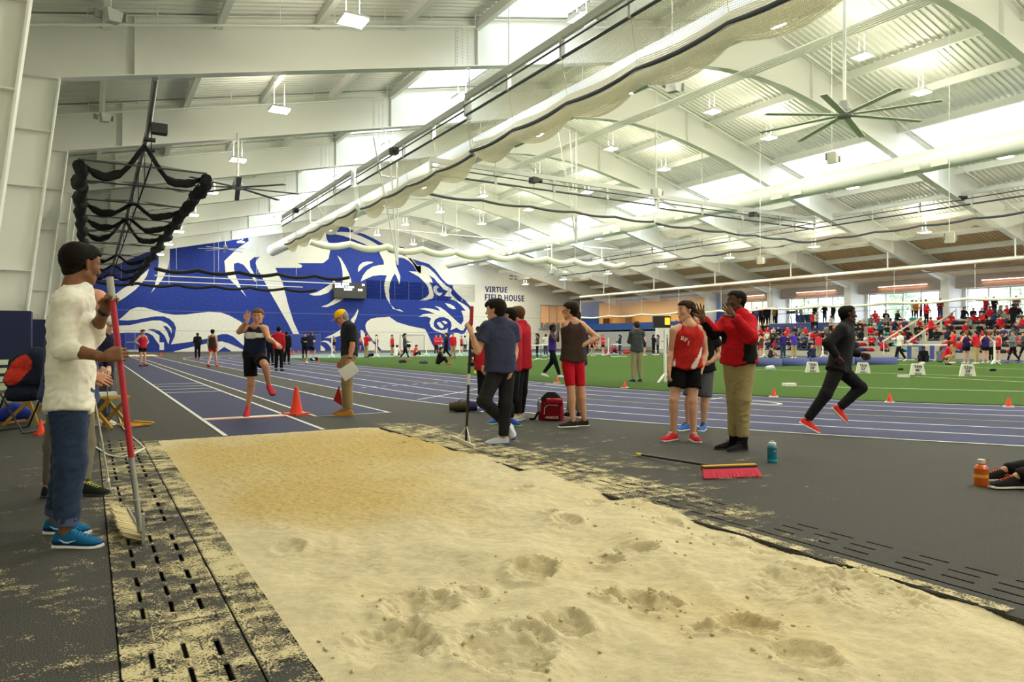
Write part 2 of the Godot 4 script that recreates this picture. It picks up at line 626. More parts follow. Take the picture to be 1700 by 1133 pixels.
func build_track() -> void:
	var blue := StandardMaterial3D.new()
	blue.albedo_texture = noise_tex(1024, 0.25, Color("#1d2140"), Color("#535980"), 2, 0.3, 0.85, 9)
	blue.uv1_triplanar = true
	blue.uv1_world_triplanar = true
	blue.uv1_scale = Vector3.ONE / 1.7
	blue.roughness = 0.8
	blue.metallic_specular = 0.35
	var deep := StandardMaterial3D.new()
	deep.albedo_texture = noise_tex(1024, 0.25, Color("#191e3e"), Color("#3e456e"), 2, 0.3, 0.85, 19)
	deep.uv1_triplanar = true
	deep.uv1_world_triplanar = true
	deep.uv1_scale = Vector3.ONE / 1.5
	deep.roughness = 0.8
	deep.metallic_specular = 0.35
	var white := grain("#dcdcd6", 0.08, 0.7, 0.06, 0.8)
	var yellow := grain("#b9a94a", 0.10, 0.7, 0.06, 0.8)
	var m := MB.new()
	ring(m, 16.55, 22.5, 0.004)
	part(floor_node, "track_surface", m, blue)
	for i in 7:
		var q := MB.new()
		ring(q, 22.5 - i * 0.99 - 0.028, 22.5 - i * 0.99 + 0.028, 0.007)
		part(floor_node, "lane_line", q, yellow if i == 3 else white, Vector3.ZERO, "yellow lane line" if i == 3 else "")
	# marks across the lanes
	for e in [[693, 664.6, 800, 645.6, 0.05], [871, 638.5, 900, 637.0, 0.05], [905, 638.6, 938, 641.5, 0.09], [1180, 664.0, 1200, 661.0, 0.05]]:
		var q := MB.new()
		stripe(q, F(e[0], e[1]), F(e[2], e[3]), e[4], 0.0085)
		part(floor_node, "cross_mark", q, white)
	for i in 9:
		var q := MB.new()
		stripe(q, F(600 + i * 17, 644.6 - i * 1.15), F(608 + i * 17, 644.0 - i * 1.15), 0.06, 0.0085)
		part(floor_node, "dash_mark", q, white)
	var zero := MB.new()
	var zc := F(1262, 669.6)
	for i in 32:
		var a := TAU * i / 32
		var b := TAU * (i + 1) / 32
		var e0 := Vector3(cos(a), 0, sin(a))
		var e1 := Vector3(cos(b), 0, sin(b))
		zero.quad(zc + e0 * 0.23 * Vector3(1, 1, 1.6) + Vector3.UP * 0.009, zc + e1 * 0.23 * Vector3(1, 1, 1.6) + Vector3.UP * 0.009, zc + e1 * 0.32 * Vector3(1, 1, 1.45) + Vector3.UP * 0.009, zc + e0 * 0.32 * Vector3(1, 1, 1.45) + Vector3.UP * 0.009)
	part(floor_node, "lane_number", zero, white)
	# long-jump runways
	var rw := MB.new()
	flat(rw, 1.508, 2.767, 9.66, 63.0, 0.004)
	flat(rw, 3.15, 4.385, 11.45, 63.0, 0.004)
	part(floor_node, "runway_surface", rw, deep)
	for e in [[1.508, 9.7, 63.0], [2.767, 9.7, 63.0], [3.15, 11.45, 63.0], [4.385, 11.45, 63.0]]:
		var q := MB.new()
		stripe(q, T(e[0], 0, e[1]), T(e[0], 0, e[2]), 0.055, 0.007)
		part(floor_node, "runway_line", q, white)
	for s in [22.2, 20.95, 19.7, 18.45]:
		var q := MB.new()
		stripe(q, T(1.53, 0, s), T(2.75, 0, s), 0.09, 0.0075)
		part(floor_node, "runway_cross_line", q, white)
	var q2 := MB.new()
	stripe(q2, T(3.12, 0, 11.45), T(4.42, 0, 11.45), 0.05, 0.0075)
	part(floor_node, "runway_cross_line", q2, white)
	var board := struct_part_board(white)
	floor_node.add_child(board)
	# turf
	var turf := StandardMaterial3D.new()
	turf.albedo_texture = noise_tex(1024, 0.12, Color("#213814"), Color("#5f7a38"), 4, 0.28, 0.78, 31)
	turf.uv1_triplanar = true
	turf.uv1_world_triplanar = true
	turf.uv1_scale = Vector3.ONE / 2.3
	turf.roughness = 0.95
	turf.metallic_specular = 0.15
	var tm := MB.new()
	var o := oval(16.35)
	var poly := PackedVector2Array()
	for v in o:
		if poly.is_empty() or poly[-1].distance_to(v) > 0.01:
			poly.append(Vector2(v.x, minf(v.y, S_FAR)))
	var tri := Geometry2D.triangulate_polygon(clean(poly))
	var cp := clean(poly)
	for i in range(0, tri.size(), 3):
		var a := T(cp[tri[i]].x, 0.012, cp[tri[i]].y)
		var b := T(cp[tri[i + 1]].x, 0.012, cp[tri[i + 1]].y)
		var d := T(cp[tri[i + 2]].x, 0.012, cp[tri[i + 2]].y)
		if (b - a).cross(d - a).y < 0:
			tm.tri(a, d, b)
		else:
			tm.tri(a, b, d)
	part(floor_node, "turf", tm, turf)
	# the flat zone beyond the turf
	var zone := MB.new()
	for i in 64:
		var g := PI * i / 64.0
		var g2 := PI * (i + 1) / 64.0
		zone.tri(T(OT, 0.005, S_FAR), T(OT + 16.5 * cos(g), 0.005, S_FAR + 16.5 * sin(g)), T(OT + 16.5 * cos(g2), 0.005, S_FAR + 16.5 * sin(g2)))
	part(floor_node, "infield_surface", zone, grain("#6c8a86", 0.12, 1.5, 0.1))
	for e in [[1250, 614.0, 1700, 627.8], [1312, 642.0, 1700, 651.3], [1520, 626.2, 1700, 635.3], [1488, 605.6, 1700, 614.2], [1200, 613.0, 1262, 614.5]]:
		var q := MB.new()
		stripe(q, F(e[0], e[1]), F(e[2], e[3]), 0.07, 0.016)
		part(floor_node, "turf_line", q, white)
	# strewn sand pit at the far end of the runways
	var fp := single("far_sand_pit", "pale strip of sand at the far end of the runways", "sand", MB.new().span(T(1.0, 0.0, 63.2), T(4.9, 0.02, 70.0)), grain("#d8c58c", 0.12, 1.0, 0.05))
	fp.set_meta("kind", "stuff")
func clean(poly: PackedVector2Array) -> PackedVector2Array:
	var out := PackedVector2Array()
	for v in poly:
		if out.is_empty() or out[-1].distance_to(v) > 0.02:
			out.append(v)
	if out[0].distance_to(out[-1]) < 0.02:
		out.remove_at(out.size() - 1)
	return out
func struct_part_board(white: Material) -> Node3D:
	var b := Node3D.new()
	b.name = "takeoff_board"
	b.set_meta("label", "white takeoff board with an orange edge")
	part(b, "board", MB.new().span(T(1.53, 0.0, 11.8), T(2.745, 0.012, 12.0)), white)
	part(b, "foul_strip", MB.new().span(T(1.53, 0.0, 11.7), T(2.745, 0.011, 11.8)), mat("#c9754a", 0.8))
	return b

# ---------- sand ----------
const DENTS := [[1238, 1045, 0.16, 0.05], [1060, 1000, 0.15, 0.05], [1010, 996, 0.08, 0.04], [1110, 1000, 0.08, 0.04], [885, 955, 0.16, 0.055], [780, 985, 0.12, 0.03], [940, 872, 0.13, 0.04], [915, 858, 0.08, 0.035], [1050, 922, 0.2, 0.045], [1010, 940, 0.1, 0.03], [700, 1010, 0.22, 0.05], [640, 1080, 0.25, 0.05], [940, 1050, 0.14, 0.05], [1170, 1050, 0.10, 0.03], [1110, 870, 0.12, 0.03], [1060, 838, 0.10, 0.03], [1200, 905, 0.2, 0.03], [840, 1090, 0.25, 0.05], [1340, 1100, 0.16, 0.04], [1450, 1000, 0.3, 0.05], [1330, 980, 0.25, 0.04], [990, 832, 0.1, 0.025], [870, 815, 0.1, 0.025], [560, 770, 0.08, 0.02], [670, 738, 0.07, 0.025], [1200, 850, 0.12, 0.03], [1290, 930, 0.2, 0.035], [480, 915, 0.12, 0.025]]
func build_sand() -> void:
	var big := FastNoiseLite.new()
	big.frequency = 0.9
	big.fractal_octaves = 3
	big.seed = 3
	var fine := FastNoiseLite.new()
	fine.frequency = 9.0
	fine.fractal_octaves = 3
	fine.seed = 8
	var tiny := FastNoiseLite.new()
	tiny.frequency = 34.0
	tiny.fractal_octaves = 2
	tiny.seed = 4
	var wet := FastNoiseLite.new()
	wet.frequency = 0.55
	wet.fractal_octaves = 3
	wet.seed = 14
	var dents := []
	for d in DENTS:
		var f := F(d[0], d[1])
		dents.append([f.x, -f.z, d[2] * 0.74, d[3] * 0.8])
	var rows := PackedFloat32Array()
	var s := 0.62
	while s < 9.63:
		rows.append(s)
		s += clampf(0.006 + (s - 2.0) * 0.0022, 0.010, 0.022)
	rows.append(9.63)
	var nc := 234
	var m := MB.new()
	var h := PackedFloat32Array()
	h.resize(rows.size() * (nc + 1))
	for j in rows.size():
		s = rows[j]
		var near := clampf((5.4 - s) / 1.6, 0.0, 1.0)
		var close := []
		for d in dents:
			if absf(d[1] - s) < d[2] * 2.4:
				close.append(d)
		for i in nc + 1:
			var t := 0.722 + 3.1 * i / nc
			var rt := clampf((t - 1.6) / 1.2 + (5.4 - s) * 0.2, 0.0, 1.0)
			var loose := maxf(near, rt * clampf((7.5 - s) / 2.0, 0.0, 1.0))
			var y := 0.012 + big.get_noise_2d(t, s) * lerpf(0.012, 0.075, loose)
			var rough := fine.get_noise_2d(t, s)
			var grit := tiny.get_noise_2d(t, s)
			y += rough * lerpf(0.009, 0.007, loose) + grit * lerpf(0.008, 0.0034, loose)
			for d in close:
				var q: float = Vector2(t - d[0], s - d[1]).length() / d[2]
				q += rough * 0.25
				if q < 2.0:
					y += d[3] * (-1.0 * exp(-q * q * q * q * 1.6) + 0.55 * exp(-(q - 1.2) * (q - 1.2) * 16.0)) + (d[3] * 0.22 * grit if q < 1.3 else 0.0)
			# level with the rim at the edges
			y = lerpf(0.006 + rough * 0.004, y, clampf((t - 0.722) / 0.3, 0.0, 1.0))
			y = lerpf(0.006 + rough * 0.004, y, clampf((9.63 - s) / 0.3, 0.0, 1.0))
			if t > 3.3:
				y -= (t - 3.3) * (0.05 + 0.10 * wet.get_noise_2d(t * 2.0, s * 3.0)) * (1.0 + 0.6 * clampf((s - 7.0) / 2.5, 0.0, 1.0))
			if t > 3.56:
				y -= (t - 3.56) * (0.35 + 0.3 * rough)
			h[j * (nc + 1) + i] = y
			m.p.append(T(t, y, s))
			var damp := clampf((1.0 - loose) * 1.1 + wet.get_noise_2d(t * 1.3, s) * 0.5 - clampf((0.5 - (t - 0.72)) * 1.2, 0, 0.6) - clampf((s - 8.3) * 0.6, 0.0, 0.8), 0.0, 1.0)
			var g := 1.0 + 0.10 * rough + 0.10 * grit
			var c := Color(0.66, 0.58, 0.385).lerp(Color(0.58, 0.45, 0.20), damp)
			if grit + rough * 0.5 > 0.42 and damp > 0.35:
				c = c.lerp(Color(0.42, 0.29, 0.10), 0.6)
			m.c.append(Color(c.r * g, c.g * g, c.b * g))
	for j in rows.size() - 1:
		for i in nc:
			var a := j * (nc + 1) + i
			m.ix.append_array([a, a + nc + 1, a + 1, a + 1, a + nc + 1, a + nc + 2])
	m.n.resize(m.p.size())
	m.smooth()
	for i in mini(4, m.n.size()):
		if m.n[i].y < 0:
			for k in m.n.size():
				m.n[k] = -m.n[k]
			break
	var sm := StandardMaterial3D.new()
	sm.vertex_color_use_as_albedo = true
	sm.albedo_texture = noise_tex(512, 0.35, Color(0.86, 0.85, 0.83), Color(1, 1, 1), 2, 0.2, 0.7, 41)
	sm.uv1_triplanar = true
	sm.uv1_world_triplanar = true
	sm.uv1_scale = Vector3.ONE / 0.5
	sm.roughness = 0.95
	sm.metallic_specular = 0.1
	var rn := noise_tex(512, 0.16, Color.BLACK, Color.WHITE, 3, 0.0, 1.0, 42)
	rn.color_ramp = null
	rn.as_normal_map = true
	rn.bump_strength = 5.0
	sm.normal_enabled = true
	sm.normal_texture = rn
	sm.normal_scale = 0.7
	var o := single("sand_bed", "pale yellow sand filling the long jump pit, raked behind and trampled in front", "sand", m, sm)
	o.set_meta("kind", "stuff")
	# little clods thrown up round the footprints
	var clod := SphereMesh.new()
	clod.radius = 1.0
	clod.height = 1.5
	clod.radial_segments = 7
	clod.rings = 4
	var mm := MultiMesh.new()
	mm.transform_format = MultiMesh.TRANSFORM_3D
	mm.mesh = clod
	mm.instance_count = 260
	for k in 260:
		var d: Array = dents[k % 21]
		var a := rng.randf() * TAU
		var rr: float = d[2] * rng.randf_range(0.7, 2.2)
		var t: float = clampf(d[0] + cos(a) * rr, 0.8, 3.4)
		var ss: float = clampf(d[1] + sin(a) * rr, 0.7, 9.4)
		var j := rows.bsearch(ss)
		var i := int((t - 0.722) / 3.1 * nc)
		var y := h[clampi(j, 0, rows.size() - 1) * (nc + 1) + i]
		var z := rng.randf_range(0.003, 0.011) * (1.6 if rng.randf() < 0.12 else 1.0)
		mm.set_instance_transform(k, Transform3D(Basis.from_euler(Vector3(rng.randf() * 3, rng.randf() * 3, 0)).scaled(Vector3(z, z * 0.8, z * 1.2)), T(t, y + z * 0.3, ss)))
	var mi := MultiMeshInstance3D.new()
	mi.name = "sand_clods"
	mi.multimesh = mm
	mi.material_override = grain("#cdbf94", 0.10, 0.1, 0.1)
	mi.set_meta("kind", "stuff")
	o.add_child(mi)

# ---------- roof ----------
const SOFFIT := [[-0.72, 8.82], [12.6, 11.78], [19.55, 13.33], [24.0, 14.18], [26.5, 14.42], [28.7, 14.48], [30.8, 14.33], [32.8, 14.03], [36.5, 13.26], [44.5, 11.0], [54.5, 8.45], [63.3, 6.45]]
func soffit(t: float) -> float:
	for i in SOFFIT.size() - 1:
		if t <= SOFFIT[i + 1][0]:
			return lerpf(SOFFIT[i][1], SOFFIT[i + 1][1], (t - SOFFIT[i][0]) / (SOFFIT[i + 1][0] - SOFFIT[i][0]))
	return SOFFIT[-1][1]
func deck(t: float) -> float:
	return minf(10.83 + 0.222 * t, 24.97 - 0.27 * t)
func build_roof() -> void:
	var c := struct("ceiling")
	var white := mat("#e6e7df", 0.55)
	var sheet := mat("#dedfd6", 0.5)
	var tan_deck := mat("#cdb48c", 0.6)
	var segs := [[-2.8, 13.4], [17.0, 28.74], [28.74, 41.8], [45.2, 54.5], [54.5, 67.0]]
	var first := FR0 - 4 * BAY
	for k in 11:
		var s0 := first + k * BAY
		for g in segs:
			var m := MB.new()
			var step := 0.30
			var n := int(BAY / step)
			for i in n:
				var a := s0 + BAY * i / n
				var w := BAY / n
				for q in [[0.0, 0.0, 0.30, 0.0], [0.30, 0.0, 0.42, 0.07], [0.42, 0.07, 0.88, 0.07], [0.88, 0.07, 1.0, 0.0]]:
					var y0: float = deck(g[0])
					var y1: float = deck(g[1])
					m.quad(T(g[0], y0 + q[1], a + w * q[0]), T(g[0], y0 + q[3], a + w * q[2]), T(g[1], y1 + q[3], a + w * q[2]), T(g[1], y1 + q[1], a + w * q[0]))
			part(c, "deck_sheet", m, tan_deck if g[0] > 54.0 else sheet)
	# roof build-up above the metal sheets, open over the skylights
	for g in segs:
		var m := MB.new()
		m.prism(PackedVector2Array([Vector2(g[0], deck(g[0]) + 0.09), Vector2(g[1], deck(g[1]) + 0.09), Vector2(g[1], deck(g[1]) + 0.35), Vector2(g[0], deck(g[0]) + 0.35)]), Transform3D(Basis.IDENTITY, T(0, 0, 89.0)), 102.5)
		part(c, "roof_slab", m, mat("#8d8d88", 0.9))
	# skylight panes, one or two for each bay
	var pane := see_through("#f4f8fa", 0.45)
	for g in [[13.4, 17.0], [41.8, 45.2]]:
		for k in 11:
			var s0 := first + k * BAY
			for i in 4:
				var a := s0 + 0.35 + (BAY - 0.7) * i / 4.0 + 0.03
				var b := s0 + 0.35 + (BAY - 0.7) * (i + 1) / 4.0 - 0.03
				var m := MB.new()
				for q in 7:
					for w in [[0.0, 0.1, 0.45, 0.1], [0.45, 0.1, 0.6, 0.17], [0.6, 0.17, 0.85, 0.17], [0.85, 0.17, 1.0, 0.1]]:
						var p0: float = a + (b - a) * (q + w[0]) / 7.0
						var p1: float = a + (b - a) * (q + w[2]) / 7.0
						m.quad(T(g[0], deck(g[0]) + w[1], p0), T(g[0], deck(g[0]) + w[3], p1), T(g[1], deck(g[1]) + w[3], p1), T(g[1], deck(g[1]) + w[1], p0))
				part(c, "skylight_pane", m, pane)
			var cl := MB.new()
			cl.prism(PackedVector2Array([Vector2(g[0], deck(g[0])), Vector2(g[1], deck(g[1])), Vector2(g[1], deck(g[1]) + 0.35), Vector2(g[0], deck(g[0]) + 0.35)]), Transform3D(Basis.IDENTITY, T(0, 0, s0 + 0.35)), 0.7)
			part(c, "skylight_frame", cl, white)
	# purlins
	for i in 21:
		var t := 0.45 + 3.12 * i
		if (t > 13.2 and t < 17.2) or (t > 41.6 and t < 45.4):
			continue
		var m := MB.new()
		m.bar(T(t, deck(t) - 0.22, -13), T(t, deck(t) - 0.22, END), 0.06, 0.42)
		m.bar(T(t, deck(t) - 0.42, -13), T(t, deck(t) - 0.42, END), 0.2, 0.025)
		part(c, "purlin", m, white)
	# steel frames: web, lower flange, stiffeners, column on the left
	for k in range(-4, 7):
		var s := FR0 + k * BAY
		var f := Node3D.new()
		f.name = "steel_frame"
		c.add_child(f, true)
		var poly := PackedVector2Array()
		for e in SOFFIT:
			poly.append(Vector2(e[0], e[1]))
		poly.append(Vector2(64.3, 6.3))
		poly.append(Vector2(64.3, deck(64.3) - 0.02))
		poly.append(Vector2(28.74, deck(28.74) - 0.02))
		poly.append(Vector2(-2.4, deck(-2.4) - 0.02))
		poly.append(Vector2(-2.4, 8.6))
		part(f, "web", MB.new().prism(poly, Transform3D(Basis.IDENTITY, T(0, 0, s + 0.03)), 0.06), white)
		var fl := MB.new()
		for i in SOFFIT.size() - 1:
			fl.bar(T(SOFFIT[i][0], SOFFIT[i][1], s), T(SOFFIT[i + 1][0], SOFFIT[i + 1][1], s), 0.42, 0.04)
		part(f, "lower_flange", fl, white)
		var tf := MB.new()
		tf.bar(T(-2.4, deck(-2.4) - 0.06, s), T(28.74, deck(28.74) - 0.06, s), 0.42, 0.04)
		tf.bar(T(28.74, deck(28.74) - 0.06, s), T(64.3, deck(64.3) - 0.06, s), 0.42, 0.04)
		part(f, "upper_flange", tf, white)
		for t in [1.2, 12.9, 22.5, 33.0, 45.0, 55.5]:
			part(f, "stiffener", MB.new().span(T(t - 0.02, soffit(t), s - 0.2), T(t + 0.02, deck(t) - 0.05, s + 0.2)), white)
		# bolted splice plate
		var sp := MB.new().span(T(12.0, soffit(12.0) + 0.05, s - 0.05), T(12.6, deck(12.0) - 0.35, s + 0.05))
		for i in 3:
			for j in 12:
				sp.box(T(12.08 + i * 0.22, soffit(12.2) + 0.15 + j * 0.12, s - 0.06), Vector3(0.05, 0.05, 0.03))
		part(f, "splice_plate", sp, white)
	# sprinkler pipes under the deck
	for k in range(-3, 7):
		var s := FR0 + k * BAY - 0.9
		for g in [[-1.8, 12.4], [18.0, 40.5], [46.0, 61.0]]:
			var pipe := MB.new()
			var pts := []
			for i in 9:
				var t := lerpf(g[0], g[1], i / 8.0)
				pts.append(T(t, deck(t) - 0.62, s))
				pipe.tube([T(t, deck(t) - 0.62, s), T(t, deck(t), s)], 0.015, 5, false)
			pipe.tube(pts, 0.045, 7)
			part(c, "sprinkler_pipe", pipe, white)
	# conduits running along the ridge
	var run := MB.new()
	for i in 5:
		run.tube([T(27.2 + i * 0.2, 14.3, -10), T(27.2 + i * 0.2, 14.3, 84)], 0.035, 6)
	part(c, "conduit_run", run, white)
	# ducts
	for e in [[18.0, 11.55, 0.64, "left"], [40.2, 11.25, 0.60, "right"]]:
		var o := thing("air_duct", "long round white air duct hung along the %s roof slope" % e[3], "duct", T(e[0], e[1], 0))
		part(o, "duct_tube", MB.new().tube([T(0, 0, -12), T(0, 0, 83.5)], e[2], 28), mat("#e3e6e2", 0.5))
		var band := MB.new().tube([T(0, 0, 0), T(0, 0, 0.06)], e[2] + 0.012, 28, false).mesh()
		for i in 24:
			part(o, "joint_band", band, mat("#d6dad6", 0.5), T(0, 0, -8 + i * 4.0))
		for i in 9:
			for j in 2:
				var side := 1.0 if e[0] > 30 else -1.0
				part(o, "air_register", MB.new().box(T(-0.5 * side * e[2] * 1.7, -e[2] * 0.55, 3 + i * BAY + j * 1.5), Vector3(0.12, 0.35, 0.9)), mat("#c9ccc6", 0.5))
		for i in 10:
			part(o, "hanger_rod", MB.new().tube([T(0, e[2], FR0 - 3 * BAY + i * BAY), T(0, soffit(e[0]) - e[1] + 0.1, FR0 - 3 * BAY + i * BAY)], 0.02, 5), white)
	# big slow ceiling fans
	for e in [[12.0, 12.0, "above the runways", 395, 311, 0.15, "#4a4d4e", 31.5], [33.0, 0, "below the ridge at the right", 1402, 190, 0.4, "#cfd0c8", 22.0], [12.0, 0, "in front of the painted wall", 374, 413, 0.9, "#d9dad6", 74.0], [43.0, 0, "near the far right corner", 916, 455, 0.3, "#c9cac4", 70.0]]:
		var hub := W(e[3], e[4], e[7])
		var o := thing("ceiling_fan", "large eight bladed ceiling fan %s" % e[2], "fan", hub)
		part(o, "drop_rod", MB.new().tube([Vector3(0, 0.3, 0), Vector3(0, maxf(0.6, soffit(hub.x) - hub.y + 0.2), 0)], 0.05, 8), white)
		part(o, "motor", MB.new().lathe([Vector2(0.001, -0.12), Vector2(0.2, -0.1), Vector2(0.24, 0.1), Vector2(0.14, 0.4), Vector2(0.001, 0.42)], Transform3D.IDENTITY, 14), mat("#8d8f8c", 0.5))
		for i in 8:
			var a: float = TAU * i / 8 + e[5]
			var d := Vector3(cos(a), 0, sin(a))
			part(o, "blade", MB.new().bar(d * 0.25 + Vector3(0, -0.02, 0), d * 2.6 + Vector3(0, -0.10, 0), 0.2, 0.03), mat(e[6], 0.5))
	# floodlight-like loudspeakers hanging by the left wall and roof
	for e in [[184, 27, 15.0, "near the top left corner", "#aeb0a8"], [172, 196, 24.0, "farther along the left wall", "#aeb0a8"], [1116, 142, 24.0, "beside the left duct", "#c6c7bd"], [1381, 263, 30.0, "below the right skylights", "#d5d2be"], [1090, 320, 42.0, "far below the right skylights", "#c8c9c0"], [1262, 433, 46.0, "low over the bleacher side", "#d5d2be"], [1576, 395, 30.0, "near the right edge of the roof", "#d5d2be"]]:
		var at := W(e[0], e[1], e[2])
		var o := thing("loudspeaker", "boxy hanging loudspeaker " + e[3], "speaker", at)
		o.scale = Vector3.ONE * (0.55 if e[0] < 300 else 0.9)
		part(o, "cabinet", MB.new().prism(PackedVector2Array([Vector2(-0.22, -0.26), Vector2(0.22, -0.2), Vector2(0.3, 0.2), Vector2(-0.3, 0.26)]), Transform3D(Basis(Vector3.UP, 0.4), Vector3(0, 0, -0.2)), 0.4), mat(e[4], 0.6))
		part(o, "horn_left", MB.new().box(Vector3(-0.42, 0.02, 0), Vector3(0.26, 0.3, 0.06), Basis(Vector3.UP, 0.5)), mat("#7c7e79", 0.6))
		part(o, "horn_right", MB.new().box(Vector3(0.42, 0.02, 0), Vector3(0.26, 0.3, 0.06), Basis(Vector3.UP, -0.5)), mat("#7c7e79", 0.6))
		part(o, "hanger_rod", MB.new().tube([Vector3(0, 0.2, 0), Vector3(0, maxf(deck(at.x) - at.y + 0.05, 0.6) / (0.55 if e[0] < 300 else 0.9), 0)], 0.015, 5), white)

# ---------- left wall ----------
func build_left_wall() -> void:
	var white := mat("#e6e7df", 0.55)
	var w := struct("wall_left")
	part(w, "wall_panel", MB.new().span(T(-2.85, -0.5, -13.6), T(-2.4, deck(-2.4) + 0.1, END + 0.6)), mat("#dfdfd4", 0.6))
	for k in range(-4, 7):
		var s := FR0 + k * BAY
		var cl := Node3D.new()
		cl.name = "tapered_column"
		w.add_child(cl, true)
		part(cl, "web", MB.new().prism(PackedVector2Array([Vector2(-2.4, 0), Vector2(-1.73, 0), Vector2(-0.72, 8.82), Vector2(-0.72, 9.0), Vector2(-2.4, 10.2)]), Transform3D(Basis.IDENTITY, T(0, 0, s + 0.022)), 0.044), white)
		part(cl, "inner_flange", MB.new().bar(T(-1.73, 0, s), T(-0.72, 8.84, s), 0.42, 0.04, Vector3.RIGHT), white)
		for y in [3.2, 5.6, 7.2, 8.75]:
			var t := lerpf(-1.73, -0.72, y / 8.82)
			part(cl, "stiffener", MB.new().span(T(-2.4, y, s - 0.2), T(t, y + 0.03, s + 0.2)), white)
	var navy := grain("#23284a", 0.12, 0.4, 0.1, 0.7)
	for k in range(-2, 7):
		var s := FR0 + k * BAY
		var o := thing("wall_pad", "navy padded cover wrapped round the steel column, %s along the left wall" % ["first", "second", "third", "fourth", "fifth", "sixth", "seventh", "eighth", "ninth"][k + 2], "pad", T(-2.4, 0, s), "navy column pads")
		part(o, "front_pad", MB.new().span(Vector3(0.02, 0.06, 0.36), Vector3(0.98, 2.06, 0.44)), navy)
		part(o, "side_pad", MB.new().span(Vector3(0.92, 0.06, -0.4), Vector3(1.0, 2.06, 0.36)), navy)
		part(o, "back_pad", MB.new().span(Vector3(0.02, 0.06, -0.48), Vector3(0.98, 2.06, -0.4)), navy)
	var near := struct("wall_near")
	part(near, "wall_panel", MB.new().span(T(-2.85, -0.5, -14.0), T(67.0, 17.4, -13.6)), mat("#dfdfd4", 0.6))

